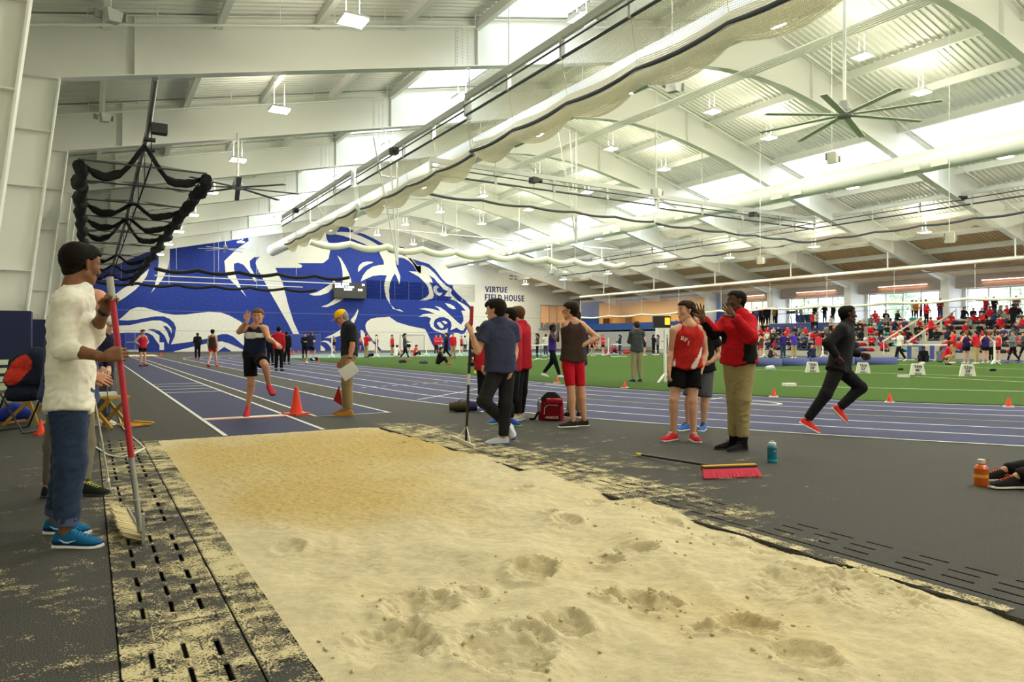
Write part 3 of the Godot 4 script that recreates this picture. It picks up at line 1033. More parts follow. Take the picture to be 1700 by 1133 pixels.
# ---------- end wall and its painting ----------
# outlines traced on the wall: [x0, y0, scale of the tracing, points]
const PAINT_BLUE := [[0, 0, 1, [100, 480, 150, 455, 200, 437, 280, 404, 372, 397, 420, 392, 541, 375, 571, 375, 590, 385, 605, 389, 620, 396, 640, 407, 651, 414, 658, 411, 664, 409.5, 670, 411, 676, 415.5, 672, 424, 684, 430, 700, 435, 712, 438.5, 722.5, 448, 734, 463, 744, 473, 750.5, 474, 753, 481, 760, 489, 772, 499, 781, 509, 783, 520, 781, 530, 776, 545, 771, 554, 766, 555.5, 760, 553, 753, 552.5, 748, 556, 746, 561, 750, 572, 756, 592, 725, 592, 100, 592]]]
const PAINT_WHITE := [
	# body and flank
	[300, 400, 5.665, [630, -60, 640, 0, 530, 75, 410, 190, 420, 290, 450, 350, 540, 440, 620, 530, 570, 450, 520, 340, 500, 260, 500, 215, 540, 205, 590, 225, 650, 300, 690, 378, 702, 386, 712, 378, 690, 310, 655, 250, 648, 190, 690, 155, 745, 150, 708, 190, 705, 215, 720, 260, 770, 350, 850, 500, 1010, 780, 1090, 945, 1012, 962, 1012, 1080, 1140, 1080, 1135, 920, 1060, 760, 1010, 600, 960, 400, 890, 255, 1130, 255, 1145, 238, 1135, 228, 1100, 210, 1340, 210, 1390, 170, 1405, 90, 1395, 30, 1372, -20, 1365, -60, 1365, -130]],
	# mane
	[540, 370, 9.44, [140, 180, 180, 150, 250, 140, 400, 155, 560, 210, 720, 285, 870, 375, 960, 430, 1010, 470, 1180, 500, 1300, 540, 1340, 560, 1440, 680, 1500, 670, 1500, 800, 1440, 770, 1390, 680, 1310, 600, 1230, 555, 1170, 545, 1115, 560, 1098, 600, 1105, 660, 1140, 750, 1175, 840, 1170, 900, 1155, 965, 1140, 900, 1110, 830, 1088, 795, 1050, 860, 1010, 950, 995, 1060, 1000, 1150, 1010, 1250, 1060, 1350, 1170, 1385, 1230, 1400, 1170, 1360, 1100, 1360, 1020, 1280, 950, 1170, 925, 1050, 925, 940, 965, 825, 860, 820, 740, 835, 640, 880, 555, 920, 590, 830, 650, 750, 740, 690, 840, 665, 920, 658, 915, 600, 870, 515, 840, 440, 720, 385, 600, 325, 430, 255, 280, 205, 180, 185]],
	[540, 370, 9.44, [515, 775, 512, 720, 535, 665, 590, 620, 660, 608, 730, 612, 752, 626, 680, 650, 600, 690]],
	[540, 370, 9.44, [190, 512, 245, 560, 310, 670, 370, 800, 405, 900, 412, 1000, 265, 1000, 275, 880, 268, 750, 240, 620]],
	[500, 480, 9.44, [120, 82, 250, 50, 340, 0, 480, -90, 520, -170, 540, -170, 520, -40, 420, 60, 300, 100, 200, 105]],
	[500, 480, 9.44, [315, 278, 420, 240, 490, 190, 540, 135, 690, 135, 600, 200, 500, 250, 400, 285]],
	[500, 480, 9.44, [890, 310, 895, 350, 870, 440, 825, 540, 780, 500, 780, 480, 840, 410]],
	[500, 480, 9.44, [370, 765, 500, 710, 630, 630, 700, 640, 650, 720, 540, 755, 440, 770]],
	[500, 480, 9.44, [305, 828, 370, 808, 430, 820, 490, 880, 520, 960, 530, 1060, 470, 1060, 470, 930, 430, 870, 380, 835]],
	[500, 480, 9.44, [190, 960, 210, 890, 260, 870, 320, 890, 375, 940, 380, 1060, 190, 1060]],
	# under the throat
	[500, 480, 9.44, [1380, 435, 1300, 445, 1180, 450, 1090, 470, 1030, 515, 1005, 570, 1015, 640, 1060, 720, 1120, 800, 1190, 880, 1260, 960, 1280, 1060, 2200, 1060, 2120, 970, 2050, 860, 1990, 720, 1940, 630, 1700, 580, 1500, 520]],
	[500, 480, 9.44, [930, 645, 965, 650, 1010, 720, 1080, 800, 1180, 900, 1250, 1060, 1030, 1060, 980, 900, 935, 760]],
	# face
	[660, 420, 7.08, [130, 215, 235, 222, 170, 110, 120, 60, 165, 65, 230, 145, 300, 148, 370, 180, 440, 245, 500, 320, 560, 380, 636, 432, 622, 470, 640, 500, 700, 560, 780, 605, 830, 640, 855, 690, 855, 760, 830, 820, 770, 915, 740, 912, 695, 880, 620, 912, 636, 860, 630, 815, 600, 780, 550, 757, 490, 758, 440, 785, 422, 830, 430, 870, 465, 900, 520, 912, 560, 905, 592, 885, 585, 940, 560, 955, 520, 945, 430, 910, 390, 870, 375, 820, 395, 770, 340, 748, 248, 755, 300, 722, 370, 715, 440, 720, 380, 690, 320, 672, 255, 660, 320, 650, 400, 658, 500, 685, 480, 655, 435, 625, 500, 640, 560, 680, 620, 735, 700, 810, 745, 845, 775, 800, 772, 745, 748, 680, 800, 680, 740, 610, 690, 570, 620, 545, 635, 520, 600, 515, 545, 508, 590, 450, 540, 430, 480, 360, 430, 300, 365, 260, 400, 310, 415, 355, 370, 340, 400, 400, 425, 500, 415, 535, 330, 560, 260, 560, 340, 520, 370, 480, 360, 410, 320, 350, 250, 280]],
	[660, 420, 7.08, [440, 385, 475, 395, 480, 410, 462, 415, 456, 440, 475, 470, 522, 475, 510, 500, 480, 505, 440, 480, 420, 440, 422, 400]],
	[660, 420, 7.08, [555, 590, 620, 605, 665, 630, 685, 660, 650, 662, 600, 640]],
	[660, 420, 7.08, [460, 830, 480, 812, 505, 820, 545, 865, 530, 888, 500, 880]],
	[660, 420, 7.08, [520, 805, 550, 800, 580, 812, 585, 830, 560, 840]],
	# paws at the left
	[180, 440, 7.08, [480, 45, 420, 95, 340, 165, 250, 235, 160, 285, 105, 330, 0, 400, -100, 400, -130, 480, 0, 470, 85, 450, 200, 380, 320, 290, 400, 205, 450, 130]],
	[180, 440, 7.08, [590, -40, 590, -260, 720, -270, 720, -60, 690, 60, 640, 160, 570, 250, 500, 332, 540, 250, 575, 140]],
	[180, 440, 7.08, [120, 650, 190, 590, 260, 525, 340, 497, 420, 500, 520, 530, 650, 570, 780, 588, 900, 585, 1040, 568, 1180, 553, 1320, 560, 1420, 595, 1558, 670, 1640, 760, 1690, 960, 1600, 960, 1530, 900, 1470, 845, 1400, 815, 1330, 815, 1230, 845, 1150, 870, 1000, 900, 860, 920, 735, 935, 780, 840, 795, 740, 770, 680, 720, 635, 650, 605, 560, 605, 450, 622, 330, 645, 220, 655]],
	[180, 440, 7.08, [-150, 720, 100, 715, 250, 710, 400, 675, 520, 655, 610, 655, 690, 690, 740, 745, 745, 810, 720, 760, 690, 725, 640, 715, 690, 790, 720, 870, 705, 935, 690, 900, 660, 830, 600, 775, 530, 755, 460, 755, 540, 790, 600, 830, 600, 945, 560, 890, 520, 830, 460, 800, 380, 795, 300, 800, 200, 800, 100, 800, -150, 800]],
	[180, 440, 7.08, [770, 1080, 770, 1018, 900, 985, 1050, 950, 1200, 915, 1330, 900, 1420, 925, 1558, 985, 1640, 1018, 1640, 1080, 1440, 1080, 1440, 1010, 1360, 965, 1290, 1015, 1290, 1080]]]
func wall_points(e: Array) -> PackedVector2Array:
	var out := PackedVector2Array()
	var q: Array = e[3]
	for i in range(0, q.size(), 2):
		var w := on_s(e[0] + q[i] / e[2], e[1] + q[i + 1] / e[2], END)
		out.append(Vector2(w.x, w.y))
	return out
func build_end_wall() -> void:
	var w := struct("wall_end")
	var whole := PackedVector2Array([Vector2(-2.4, 0.0), Vector2(66.5, 0.0), Vector2(66.5, deck(66.5)), Vector2(28.74, deck(28.74)), Vector2(-2.4, deck(-2.4))])
	var wa := on_s(897.5, 506.7, END)
	var wb := on_s(938.0, 545.5, END)
	var plaster := grain("#dcdcd4", 0.03, 4.0, 0.02, 0.7)
	var face := Transform3D(Basis.IDENTITY, T(0, 0, END + 0.4))
	for r in [Rect2(-5, -1, wa.x + 5, 30), Rect2(wa.x, -1, wb.x - wa.x, wb.y + 1), Rect2(wa.x, wa.y, wb.x - wa.x, 30), Rect2(wb.x, -1, 80, 30)]:
		for poly in Geometry2D.intersect_polygons(whole, PackedVector2Array([r.position, r.position + Vector2(r.size.x, 0), r.end, r.position + Vector2(0, r.size.y)])):
			part(w, "wall_section", MB.new().prism(poly, face, 0.4), plaster)
	# the painting: blue ground, white strokes over it, both clipped to the wall
	var blue := grain("#20368c", 0.05, 5.0, 0.03, 0.6)
	var paint := grain("#d9dad2", 0.03, 4.0, 0.02, 0.7, 2)
	var art := Node3D.new()
	art.name = "painted_emblem"
	art.set_meta("label", "huge blue and white crouching cat emblem painted on the wall")
	w.add_child(art)
	var blues := []
	var whites := []
	for e in PAINT_BLUE:
		blues.append_array(Geometry2D.intersect_polygons(wall_points(e), whole))
	for e in PAINT_WHITE:
		whites.append_array(Geometry2D.intersect_polygons(wall_points(e), whole))
	var bm := MB.new()
	for poly in blues:
		bm.prism(poly, Transform3D(Basis.IDENTITY, T(0, 0, END)), 0.006)
	part(art, "blue_ground", bm, blue)
	for poly in whites:
		part(art, "white_stroke", MB.new().prism(poly, Transform3D(Basis.IDENTITY, T(0, 0, END - 0.006)), 0.006), paint)
	# louvre: tilted slats in the colours of the painting
	var la := on_s(607, 464.9, END)
	var lb := on_s(787.6, 501.4, END)
	var lou := Node3D.new()
	lou.name = "louvre"
	w.add_child(lou)
	var tilt := Basis(Vector3.RIGHT, 0.9)
	for r in 15:
		var y := lerpf(lb.y, la.y, (r + 0.5) / 15.0)
		var from := la.x
		var last := -1
		var pieces := [MB.new(), MB.new()]
		for i in 301:
			var t := lerpf(la.x, lb.x, i / 300.0)
			var kind := 1
			var q := Vector2(t, y)
			for poly in blues:
				if Geometry2D.is_point_in_polygon(q, poly):
					kind = 0
			for poly in whites:
				if Geometry2D.is_point_in_polygon(q, poly):
					kind = 1
			if i == 300 or (last >= 0 and kind != last):
				pieces[last].box(Vector3((from + t) * 0.5, y, -END + 0.05), Vector3(t - from, 0.13, 0.02), tilt)
				from = t
			last = kind
		for k in 2:
			if pieces[k].p.size():
				part(lou, "slat", pieces[k], [blue, paint][k])
	for i in 9:
		var t := lerpf(la.x, lb.x, i / 8.0)
		part(lou, "mullion", MB.new().span(T(t - 0.03, lb.y, END - 0.10), T(t + 0.03, la.y, END - 0.01)), mat("#44538f" if i < 7 else "#c9cac4", 0.6))
	# wall joints
	for y in [2.35, 4.6]:
		part(w, "panel_joint", MB.new().span(T(-2.0, y, END - 0.016), T(64.0, y + 0.03, END - 0.001)), mat("#7b83a6", 0.8))
	# scoreboard
	var sa := on_s(553.5, 469, END - 0.5)
	var sb := on_s(607, 496.5, END - 0.5)
	var sc := thing("scoreboard", "dark flat scoreboard with white text rows on the painted wall", "scoreboard", T((sa.x + sb.x) * 0.5, sb.y, END - 0.4))
	var hw := (sb.x - sa.x) * 0.5
	var hh := sa.y - sb.y
	part(sc, "cabinet", MB.new().box(Vector3(0, hh * 0.5, 0.05), Vector3(hw * 2, hh, 0.7)), mat("#2f302c", 0.5))
	var lit := glow("#e8f0ff", 1.6)
	var rows := MB.new()
	var lens := [[[0.03, 0.15], [0.17, 0.05], [0.24, 0.24], [0.86, 0.1]], [[0.03, 0.28], [0.34, 0.06], [0.42, 0.2]], [[0.03, 0.02], [0.3, 0.27], [0.74, 0.16]]]
	for r in 3:
		for e in lens[r]:
			var n := int(e[1] / 0.028)
			for i in n:
				rows.box(Vector3(-hw + (e[0] + i * 0.028 + 0.012) * hw * 2, hh * (0.9 - r * 0.17), 0.41), Vector3(hw * 0.036, hh * (0.11 if i % 3 else 0.14), 0.02))
	part(sc, "display_text", rows, lit)
	# lettering
	var font := SystemFont.new()
	font.font_names = PackedStringArray(["Droid Sans"])
	font.font_weight = 700
	var ink := mat("#1c2a66", 0.6)
	for e in [["VIRTUE", 805, 842.2, 475.4, 485.0], ["FIELD HOUSE", 805, 870, 488.4, 499.0]]:
		var a := on_s(e[1], e[4], END)
		var b := on_s(e[1], e[3], END)
		b.x = on_s(e[2], e[3], END).x
		var tm := TextMesh.new()
		tm.text = e[0]
		tm.font = font
		tm.font_size = 64
		tm.depth = 0.05
		tm.pixel_size = 0.01
		tm.horizontal_alignment = HORIZONTAL_ALIGNMENT_LEFT
		tm.vertical_alignment = VERTICAL_ALIGNMENT_BOTTOM
		var box := tm.get_aabb()
		var o := MeshInstance3D.new()
		o.name = numbered("wall_lettering")
		o.mesh = tm
		o.material_override = ink
		var sx := (b.x - a.x) / box.size.x
		var sy := (b.y - a.y) / box.size.y
		o.scale = Vector3(sx, sy, 1)
		o.position = Vector3(a.x - box.position.x * sx, a.y - box.position.y * sy, -END + 0.03)
		add_child(o)
		tag(o, "dark blue wall lettering reading " + e[0], "lettering")
	for e in [[433, 115], [481, 120], [430, 148], [481, 150]]:
		var at := on_s(780 + e[0] / 6.295, 440 + e[1] / 6.295, END)
		part(w, "wall_vent", MB.new().box(at + Vector3(0, 0, 0.02), Vector3(0.5, 0.14, 0.05)), mat("#55564f", 0.7))
	# doors
	var frame := mat("#4d5a8c", 0.6)
	var kinds := [[664, 556.3, 704, 583, "#cdccc4"], [482, 555.4, 531.5, 586, "#263a94"], [208, 553, 240, 588, "#22368f"]]
	for i in kinds.size():
		var e: Array = kinds[i]
		var a := on_s(e[0], e[1], END)
		var b := on_s(e[2], e[3], END)
		var d := struct("door_%d" % (i + 1))
		d.position = T((a.x + b.x) * 0.5, 0, END)
		var hw2 := (b.x - a.x) * 0.5
		part(d, "leaf", MB.new().box(Vector3(0, a.y * 0.5, 0.02), Vector3(hw2 * 2, a.y, 0.05)), mat(e[4], 0.6))
		for x in [-hw2, hw2]:
			part(d, "jamb", MB.new().box(Vector3(x, a.y * 0.5, 0.03), Vector3(0.08, a.y, 0.09)), frame if i else mat("#8f9088", 0.6))
		part(d, "head", MB.new().box(Vector3(0, a.y, 0.03), Vector3(hw2 * 2 + 0.08, 0.08, 0.09)), frame if i else mat("#8f9088", 0.6))
		if i == 2:
			for y in [1.1]:
				part(d, "push_bar", MB.new().box(Vector3(0, y, 0.1), Vector3(hw2 * 1.8, 0.06, 0.06)), mat("#9da3b4", 0.4))
			part(d, "meeting_stile", MB.new().box(Vector3(0, a.y * 0.5, 0.06), Vector3(0.06, a.y, 0.05)), mat("#8c93ad", 0.5))
			part(d, "kick_plate", MB.new().box(Vector3(0, 0.14, 0.06), Vector3(hw2 * 1.9, 0.26, 0.03)), mat("#b5b8b8", 0.5))
	var np := on_s(268.5, 575, END)
	single("wall_notice", "small white framed notice on the blue wall by the far doors", "sign", MB.new().box(np + Vector3(0, 0, 0.04), Vector3(0.45, 0.85, 0.05)), mat("#d8d9d4", 0.6))
	# window with a lit office behind
	var win := struct("window_1")
	win.position = Vector3((wa.x + wb.x) * 0.5, 0, -END)
	var hw3 := (wb.x - wa.x) * 0.5
	var mid := (wa.y + wb.y) * 0.5
	for x in [-hw3, -hw3 * 0.3, hw3 * 0.32, hw3]:
		part(win, "window_mullion", MB.new().box(Vector3(x, mid, 0.0), Vector3(0.07, wa.y - wb.y, 0.12)), mat("#8d8c84", 0.5))
	for y in [wa.y, wb.y]:
		part(win, "window_frame", MB.new().box(Vector3(0, y, 0.0), Vector3(hw3 * 2 + 0.1, 0.08, 0.14)), mat("#8d8c84", 0.5))
	part(win, "window_sill", MB.new().box(Vector3(0, wb.y - 0.15, 0.12), Vector3(hw3 * 2 + 0.8, 0.12, 0.25)), mat("#7f8a9a", 0.5))
	part(win, "window_pane", MB.new().box(Vector3(0, mid, -0.05), Vector3(hw3 * 2, wa.y - wb.y, 0.01)), glass("#ffffff", 0.12))
	var room := Node3D.new()
	room.name = "office"
	win.add_child(room)
	var warm := mat("#d9b884", 0.8)
	part(room, "office_wall", MB.new().box(Vector3(0, mid, -5.4), Vector3(9, 4.6, 0.2)).box(Vector3(-4.5, mid, -3), Vector3(0.2, 4.6, 5)).box(Vector3(4.5, mid, -3), Vector3(0.2, 4.6, 5)).box(Vector3(0, wa.y + 0.7, -3), Vector3(9, 0.2, 5)).box(Vector3(0, wb.y - 0.3, -3), Vector3(9, 0.2, 5)), warm)
	part(room, "office_window", MB.new().box(Vector3(0.2, mid + 0.2, -5.2), Vector3(1.4, 2.0, 0.1)), mat("#f0ece0", 0.6))
	part(room, "office_door", MB.new().box(Vector3(0.7, mid - 0.4, -5.1), Vector3(0.8, 2.0, 0.1)), mat("#b0713a", 0.6))
	for i in 7:
		part(room, "office_chair", MB.new().box(Vector3(-1.6 + i * 0.55, wb.y + 0.25, -1.2 - 0.3 * (i % 2)), Vector3(0.42, 0.75, 0.4)).box(Vector3(-1.6 + i * 0.55, wb.y + 0.7, -1.0 - 0.3 * (i % 2)), Vector3(0.34, 0.3, 0.08)), mat("#2f3334", 0.7))
	var ol := AreaLight3D.new()
	ol.name = "office_light"
	ol.area_size = Vector2(3, 1)
	ol.light_color = Color(1, 0.88, 0.66)
	ol.light_energy = 9.0
	ol.shadow_enabled = true
	ol.area_range = 30.0
	ol.position = Vector3(0, wa.y + 0.5, -2.6)
	ol.rotation.x = -PI * 0.5
	win.add_child(ol)
	part(win, "ceiling_light_panel", MB.new().box(Vector3(0, wa.y + 0.56, -2.6), Vector3(3, 0.04, 1)), glow("#fff0d4", 2.0))

# ---------- bleachers, concourse, windows, mezzanine ----------
const BL_T := 51.0
const ROW_D := 1.0
const ROW_H := 0.41
func build_right_side() -> void:
	var b := struct("floor_bleachers")
	var wr := struct("wall_right")
	var conc := grain("#a3a292", 0.07, 2.0, 0.04, 0.85)
	for r in 7:
		var s1 := 56.0
		part(b, "bleacher_step", MB.new().span(T(BL_T + r * ROW_D, -0.2, -13.5), T(BL_T + (r + 1) * ROW_D + 0.02, ROW_H * (r + 1) - (0.004 if r < 6 else 0.0), s1)), conc)
	part(b, "concourse_floor", MB.new().span(T(BL_T + 7 * ROW_D, -0.2, -13.5), T(66.6, ROW_H * 7, 60.5)), conc)
	part(b, "concourse_end", MB.new().span(T(BL_T, -0.2, 56.0), T(66.6, 2.86, 56.3)), mat("#c9cac4", 0.7))
	# aisle of half steps with sloping hand rails
	for r in 7:
		part(b, "aisle_step", MB.new().span(T(BL_T + r * ROW_D - 0.45, -0.1, 29.6), T(BL_T + r * ROW_D, ROW_H * r + ROW_H * 0.5, 31.3)), conc)
	for s in [29.5, 31.4]:
		var rl := MB.new()
		rl.bar(T(BL_T - 0.2, ROW_H + 0.75, s), T(BL_T + 6.4, ROW_H * 7 + 0.75, s), 0.06, 0.09)
		for i in 4:
			var r := i * 2.1
			rl.bar(T(BL_T + r, 0.05 + ROW_H * r, s), T(BL_T + r, ROW_H * (r + 1) + 0.75, s), 0.05, 0.05)
		single("hand_rail", "pale sloping hand rail on the %s side of the bleacher aisle" % ["near", "far"][int(s > 30)], "railing", rl, mat("#cfc8b4", 0.5))
	# blue fronted platform set into the upper rows
	var pf := thing("camera_platform", "raised platform with a dark blue front panel in the bleachers", "platform", T(56.9, 2.47, 43.3))
	part(pf, "front_panel", MB.new().box(Vector3(0, 0.21, 0), Vector3(0.1, 0.42, 6.6)).box(Vector3(-0.95, -0.20, 0), Vector3(0.08, 0.40, 6.6)), mat("#27346f", 0.6))
	part(pf, "deck", MB.new().box(Vector3(0.0, 0.42, 0), Vector3(0.2, 0.03, 6.6)), conc)
	# columns standing on the concourse
	var white := mat("#d5d7d4", 0.6)
	for k in range(-3, 5):
		var s := FR0 + k * BAY
		var c := Node3D.new()
		c.name = "concourse_column"
		wr.add_child(c, true)
		part(c, "front_flange", MB.new().span(T(63.3, 2.86, s - 0.33), T(63.4, 6.6, s + 0.33)), white)
		part(c, "web", MB.new().span(T(63.4, 2.86, s - 0.05), T(66.2, 6.9, s + 0.05)), mat("#e3e5e6", 0.6))
		part(c, "rear_flange", MB.new().span(T(66.1, 2.86, s - 0.33), T(66.2, 6.9, s + 0.33)), white)
	# window wall
	var wn := 1
	var alu := mat("#c8ccce", 0.4)
	var pane := glass("#ffffff", 0.06)
	for k in range(-4, 4):
		var s0 := FR0 + k * BAY + 0.35
		var s1 := FR0 + (k + 1) * BAY - 0.35
		if k == 3:
			s1 = 60.0
		var w := struct("window_%d" % (wn + 1))
		wn += 1
		for i in 6:
			var s := lerpf(s0, s1, i / 5.0)
			part(w, "mullion", MB.new().span(T(66.35, 2.86, s - 0.05), T(66.5, 5.8, s + 0.05)), alu)
			if i < 5:
				var e := lerpf(s0, s1, (i + 1) / 5.0)
				for y in [[2.9, 4.66], [4.74, 5.76]]:
					part(w, "window_pane", MB.new().span(T(66.42, y[0], s + 0.05), T(66.43, y[1], e - 0.05)), pane)
		for y in [2.86, 4.7, 5.78]:
			part(w, "transom", MB.new().span(T(66.35, y - 0.04, s0), T(66.5, y + 0.04, s1)), alu)
		# brown timber band above, with a lamp bar, and slatted timber ceiling
		var wood := grain("#7a4c33", 0.14, 1.2, 0.03, 0.6)
		for i in 5:
			part(w, "timber_plank", MB.new().span(T(64.9, 5.84 + i * 0.2, s0 - 0.2), T(65.0 + 0.006 * (i % 2), 6.03 + i * 0.2, s1 + 0.2)), wood)
		part(w, "timber_soffit", MB.new().span(T(64.9, 5.8, s0 - 0.3), T(66.5, 5.84, s1 + 0.3)), wood)
		part(w, "wall_above", MB.new().span(T(66.3, 5.84, s0 - 0.7), T(66.7, 8.0, s1 + 0.7)), mat("#cdb48c", 0.7))
		var sl := MB.new()
		for i in 26:
			var s := lerpf(s0, s1, i / 25.0)
			sl.bar(T(58.8, 7.2, s), T(64.9, 6.95, s), 0.06, 0.14)
		for i in 3:
			sl.bar(T(59.5 + i * 2.4, 7.28 - 0.1 * i, s0), T(59.5 + i * 2.4, 7.28 - 0.1 * i, s1), 0.07, 0.07)
		var so := part(w, "timber_slats", sl, grain("#c79a5e", 0.12, 0.8, 0.05, 0.6))
		so.set_meta("kind", "stuff")
		var o := thing("lamp_bar", "thin white lamp bar under the timber band, window bay %d from the near end" % (k + 5), "light", T(64.75, 6.35, (s0 + s1) * 0.5), "lamp bars over the concourse")
		part(o, "lamp_tube", MB.new().box(Vector3.ZERO, Vector3(0.08, 0.07, 4.6)), glow("#fff6ea", 1.6))
		var l := AreaLight3D.new()
		l.name = "bar_light"
		l.area_size = Vector2(0.08, 4.6)
		l.light_energy = 2.5
		l.light_color = Color(1, 0.93, 0.82)
		l.shadow_enabled = true
		l.area_range = 60.0
		l.position = Vector3(-0.02, -0.05, 0)
		l.rotation = Vector3(-PI * 0.5, 0, 0)
		o.add_child(l)
	part(wr, "upper_closure", MB.new().span(T(66.3, 6.0, -13.6), T(66.7, 8.2, 60.5)), mat("#cdb48c", 0.7))
	part(wr, "lower_wall", MB.new().span(T(66.5, -0.5, -13.6), T(66.9, 2.84, 60.5)), mat("#b9b9b2", 0.7))
	# guard rails at the back of the rows
	var steel := mat("#8f979a", 0.4, 0.4)
	for k in 6:
		var s0 := -2.0 + k * 9.0
		var r := MB.new()
		for y in [3.95]:
			r.tube([T(60.2, 2.87, s0), T(60.2, y, s0), T(60.2, y, s0 + 6.5), T(60.2, 2.87, s0 + 6.5)], 0.025, 6)
		single("guard_rail", "thin steel guard rail standing on the concourse before the windows", "railing", r, steel, Vector3.ZERO, "concourse guard rails")
	# mezzanine box at the far right
	var z := struct("wall_mezzanine")
	var TM := 64.9
	var blue := grain("#3358b0", 0.05, 3.0, 0.05, 0.6)
	var sA := -on_t(992, 520, TM).z
	var sB := -on_t(1183, 520, TM).z
	var yTop := on_t(992, 504, TM).y
	var yBot := on_t(992, 538, TM).y
	var yLow := on_t(992, 548.5, TM).y
	var yHi := on_t(1050, 496.5, TM).y
	part(z, "left_panel", MB.new().span(T(TM, yLow, sA), T(TM + 0.3, yHi, END)), blue)
	part(z, "lower_band", MB.new().span(T(TM - 0.25, yLow, sB - 1.5), T(TM + 0.3, yBot, END)), mat("#2b63b8", 0.5))
	part(z, "upper_band", MB.new().span(T(TM, yTop, sB - 1.0), T(TM + 0.3, yHi, sA)), mat("#2b63b8", 0.5))
	part(z, "end_post", MB.new().span(T(TM, yLow, sB - 1.4), T(TM + 0.3, yHi, sB - 0.6)), blue)
	part(z, "wall_above", MB.new().span(T(TM + 0.1, yHi, sB - 2.0), T(TM + 0.5, 9.0, END)), mat("#cdb48c", 0.7))
	part(z, "lower_wall", MB.new().span(T(TM, -0.2, 60.5), T(TM + 0.3, yLow, END)), mat("#c3c7cb", 0.7))
	part(z, "bench_plinth", MB.new().span(T(TM - 0.9, 0.0, 61.0), T(TM, 0.45, END)), conc)
	var beige := mat("#dcbf8d", 0.8)
	part(z, "room_back", MB.new().span(T(TM + 8, yBot - 1.0, 58.0), T(TM + 8.3, 8.2, END + 2)), beige)
	part(z, "room_far_side", MB.new().span(T(TM, yBot - 1.0, END - 0.2), T(TM + 8, 8.2, END + 0.2)), beige)
	part(z, "room_near_side", MB.new().span(T(TM + 0.3, yBot - 1.0, sB - 2.0), T(TM + 8, 8.2, sB - 1.8)), beige)
	part(z, "room_floor", MB.new().span(T(TM, yBot - 1.2, sB - 2.0), T(TM + 8.3, yBot - 1.0, END)), mat("#8b7a62", 0.8))
	part(z, "room_ceiling", MB.new().span(T(TM + 0.3, yHi + 0.6, sB - 2.0), T(TM + 8.3, yHi + 0.8, END + 2)), mat("#e2cfa6", 0.8))
	for i in 3:
		part(z, "ceiling_beam", MB.new().bar(T(TM + 0.5, yHi + 0.4, 66.0 + i * 7), T(TM + 8, yHi + 0.1, 64.0 + i * 7), 0.2, 0.3), mat("#c99e62", 0.7))
	for i in 5:
		var s := 63.0 + i * 5.2
		var o := thing("pendant_lamp_bar", "warm lamp bar hanging in the mezzanine room, %s from the far wall" % ["fifth", "fourth", "third", "second", "first"][i], "light", T(TM + 4.0, yHi + 0.1, s), "mezzanine lamp bars")
		part(o, "lamp_tube", MB.new().box(Vector3.ZERO, Vector3(0.1, 0.08, 2.6)), glow("#fff1d6", 3.0))
		var l := AreaLight3D.new()
		l.name = "bar_light"
		l.area_size = Vector2(0.1, 2.6)
		l.light_energy = 13.0
		l.light_color = Color(1, 0.86, 0.62)
		l.shadow_enabled = true
		l.area_range = 40.0
		l.position = Vector3(0, -0.06, 0)
		l.rotation = Vector3(-PI * 0.5, 0, 0)
		o.add_child(l)
	for e in [[1009, "tall"], [1046, "slotted"]]:
		var at := on_t(e[0], 530, TM + 3.0)
		single("wood_cabinet", "%s light brown cabinet against the mezzanine back wall" % e[1], "cabinet", MB.new().box(Vector3(0, 0.95, 0), Vector3(0.5, 1.9, 1.6)).box(Vector3(-0.26, 0.95, 0), Vector3(0.03, 1.7, 0.06)), mat("#a5743f", 0.7), Vector3(at.x, yBot - 1.0, at.z))
	# outdoors: snow and trees seen through the windows
	var g := struct("ground_outside")
	part(g, "snow_field", MB.new().span(T(66.9, -0.6, -80), T(200, 1.6, 140)), mat("#e9ecee", 0.9))
	var leaf := [mat("#b4c0a0", 0.9), mat("#c8cfb6", 0.9), mat("#9db08e", 0.9)]
	var bark := mat("#7c7466", 0.9)
	for i in 26:
		var s := -14.0 + i * 3.2 + rng.randf_range(-0.4, 0.4)
		var t := 84.0 + 5.5 * (i % 2) + rng.randf_range(0, 1)
		var o := thing("tree", "pale green leafy tree beyond the concourse windows", "tree", T(t, 1.6, s), "trees outside the windows")
		part(o, "trunk", MB.new().tube([Vector3(0, -0.1, 0), Vector3(0.1, 2.0, 0), Vector3(0, 5.0, 0.1)], [0.2, 0.15, 0.06], 7), bark)
		var cr := MB.new()
		for j in 240:
			var d := Vector3(rng.randfn(), rng.randfn() * 1.25, rng.randfn()).normalized() * pow(rng.randf(), 0.4)
			var at := Vector3(0, 4.6, 0) + d * Vector3(2.0, 3.0, 2.0)
			var bs := Basis.from_euler(Vector3(rng.randf() * TAU, rng.randf() * TAU, 0)) * rng.randf_range(0.25, 0.5)
			cr.quad(at - bs.x, at - bs.y * 0.6, at + bs.x, at + bs.y * 0.6)
		part(o, "foliage", cr, leaf[i % 3])

# ---------- divider nets ----------
var net_mat: StandardMaterial3D
func grid_net(hex: String, thread: float, cell: float, haze: float) -> StandardMaterial3D:
	var im := Image.create(64, 64, false, Image.FORMAT_RGBA8)
	var c := Color(hex)
	for y in 64:
		for x in 64:
			var on := (x % 32) < 32 * thread or (y % 32) < 32 * thread
			im.set_pixel(x, y, Color(c.r, c.g, c.b, 1.0 if on else haze))
	var m := StandardMaterial3D.new()
	m.albedo_texture = ImageTexture.create_from_image(im)
	m.transparency = BaseMaterial3D.TRANSPARENCY_ALPHA
	m.cull_mode = BaseMaterial3D.CULL_DISABLED
	m.roughness = 0.9
	m.uv1_scale = Vector3(0.5 / cell, 0.5 / cell, 1)
	return m
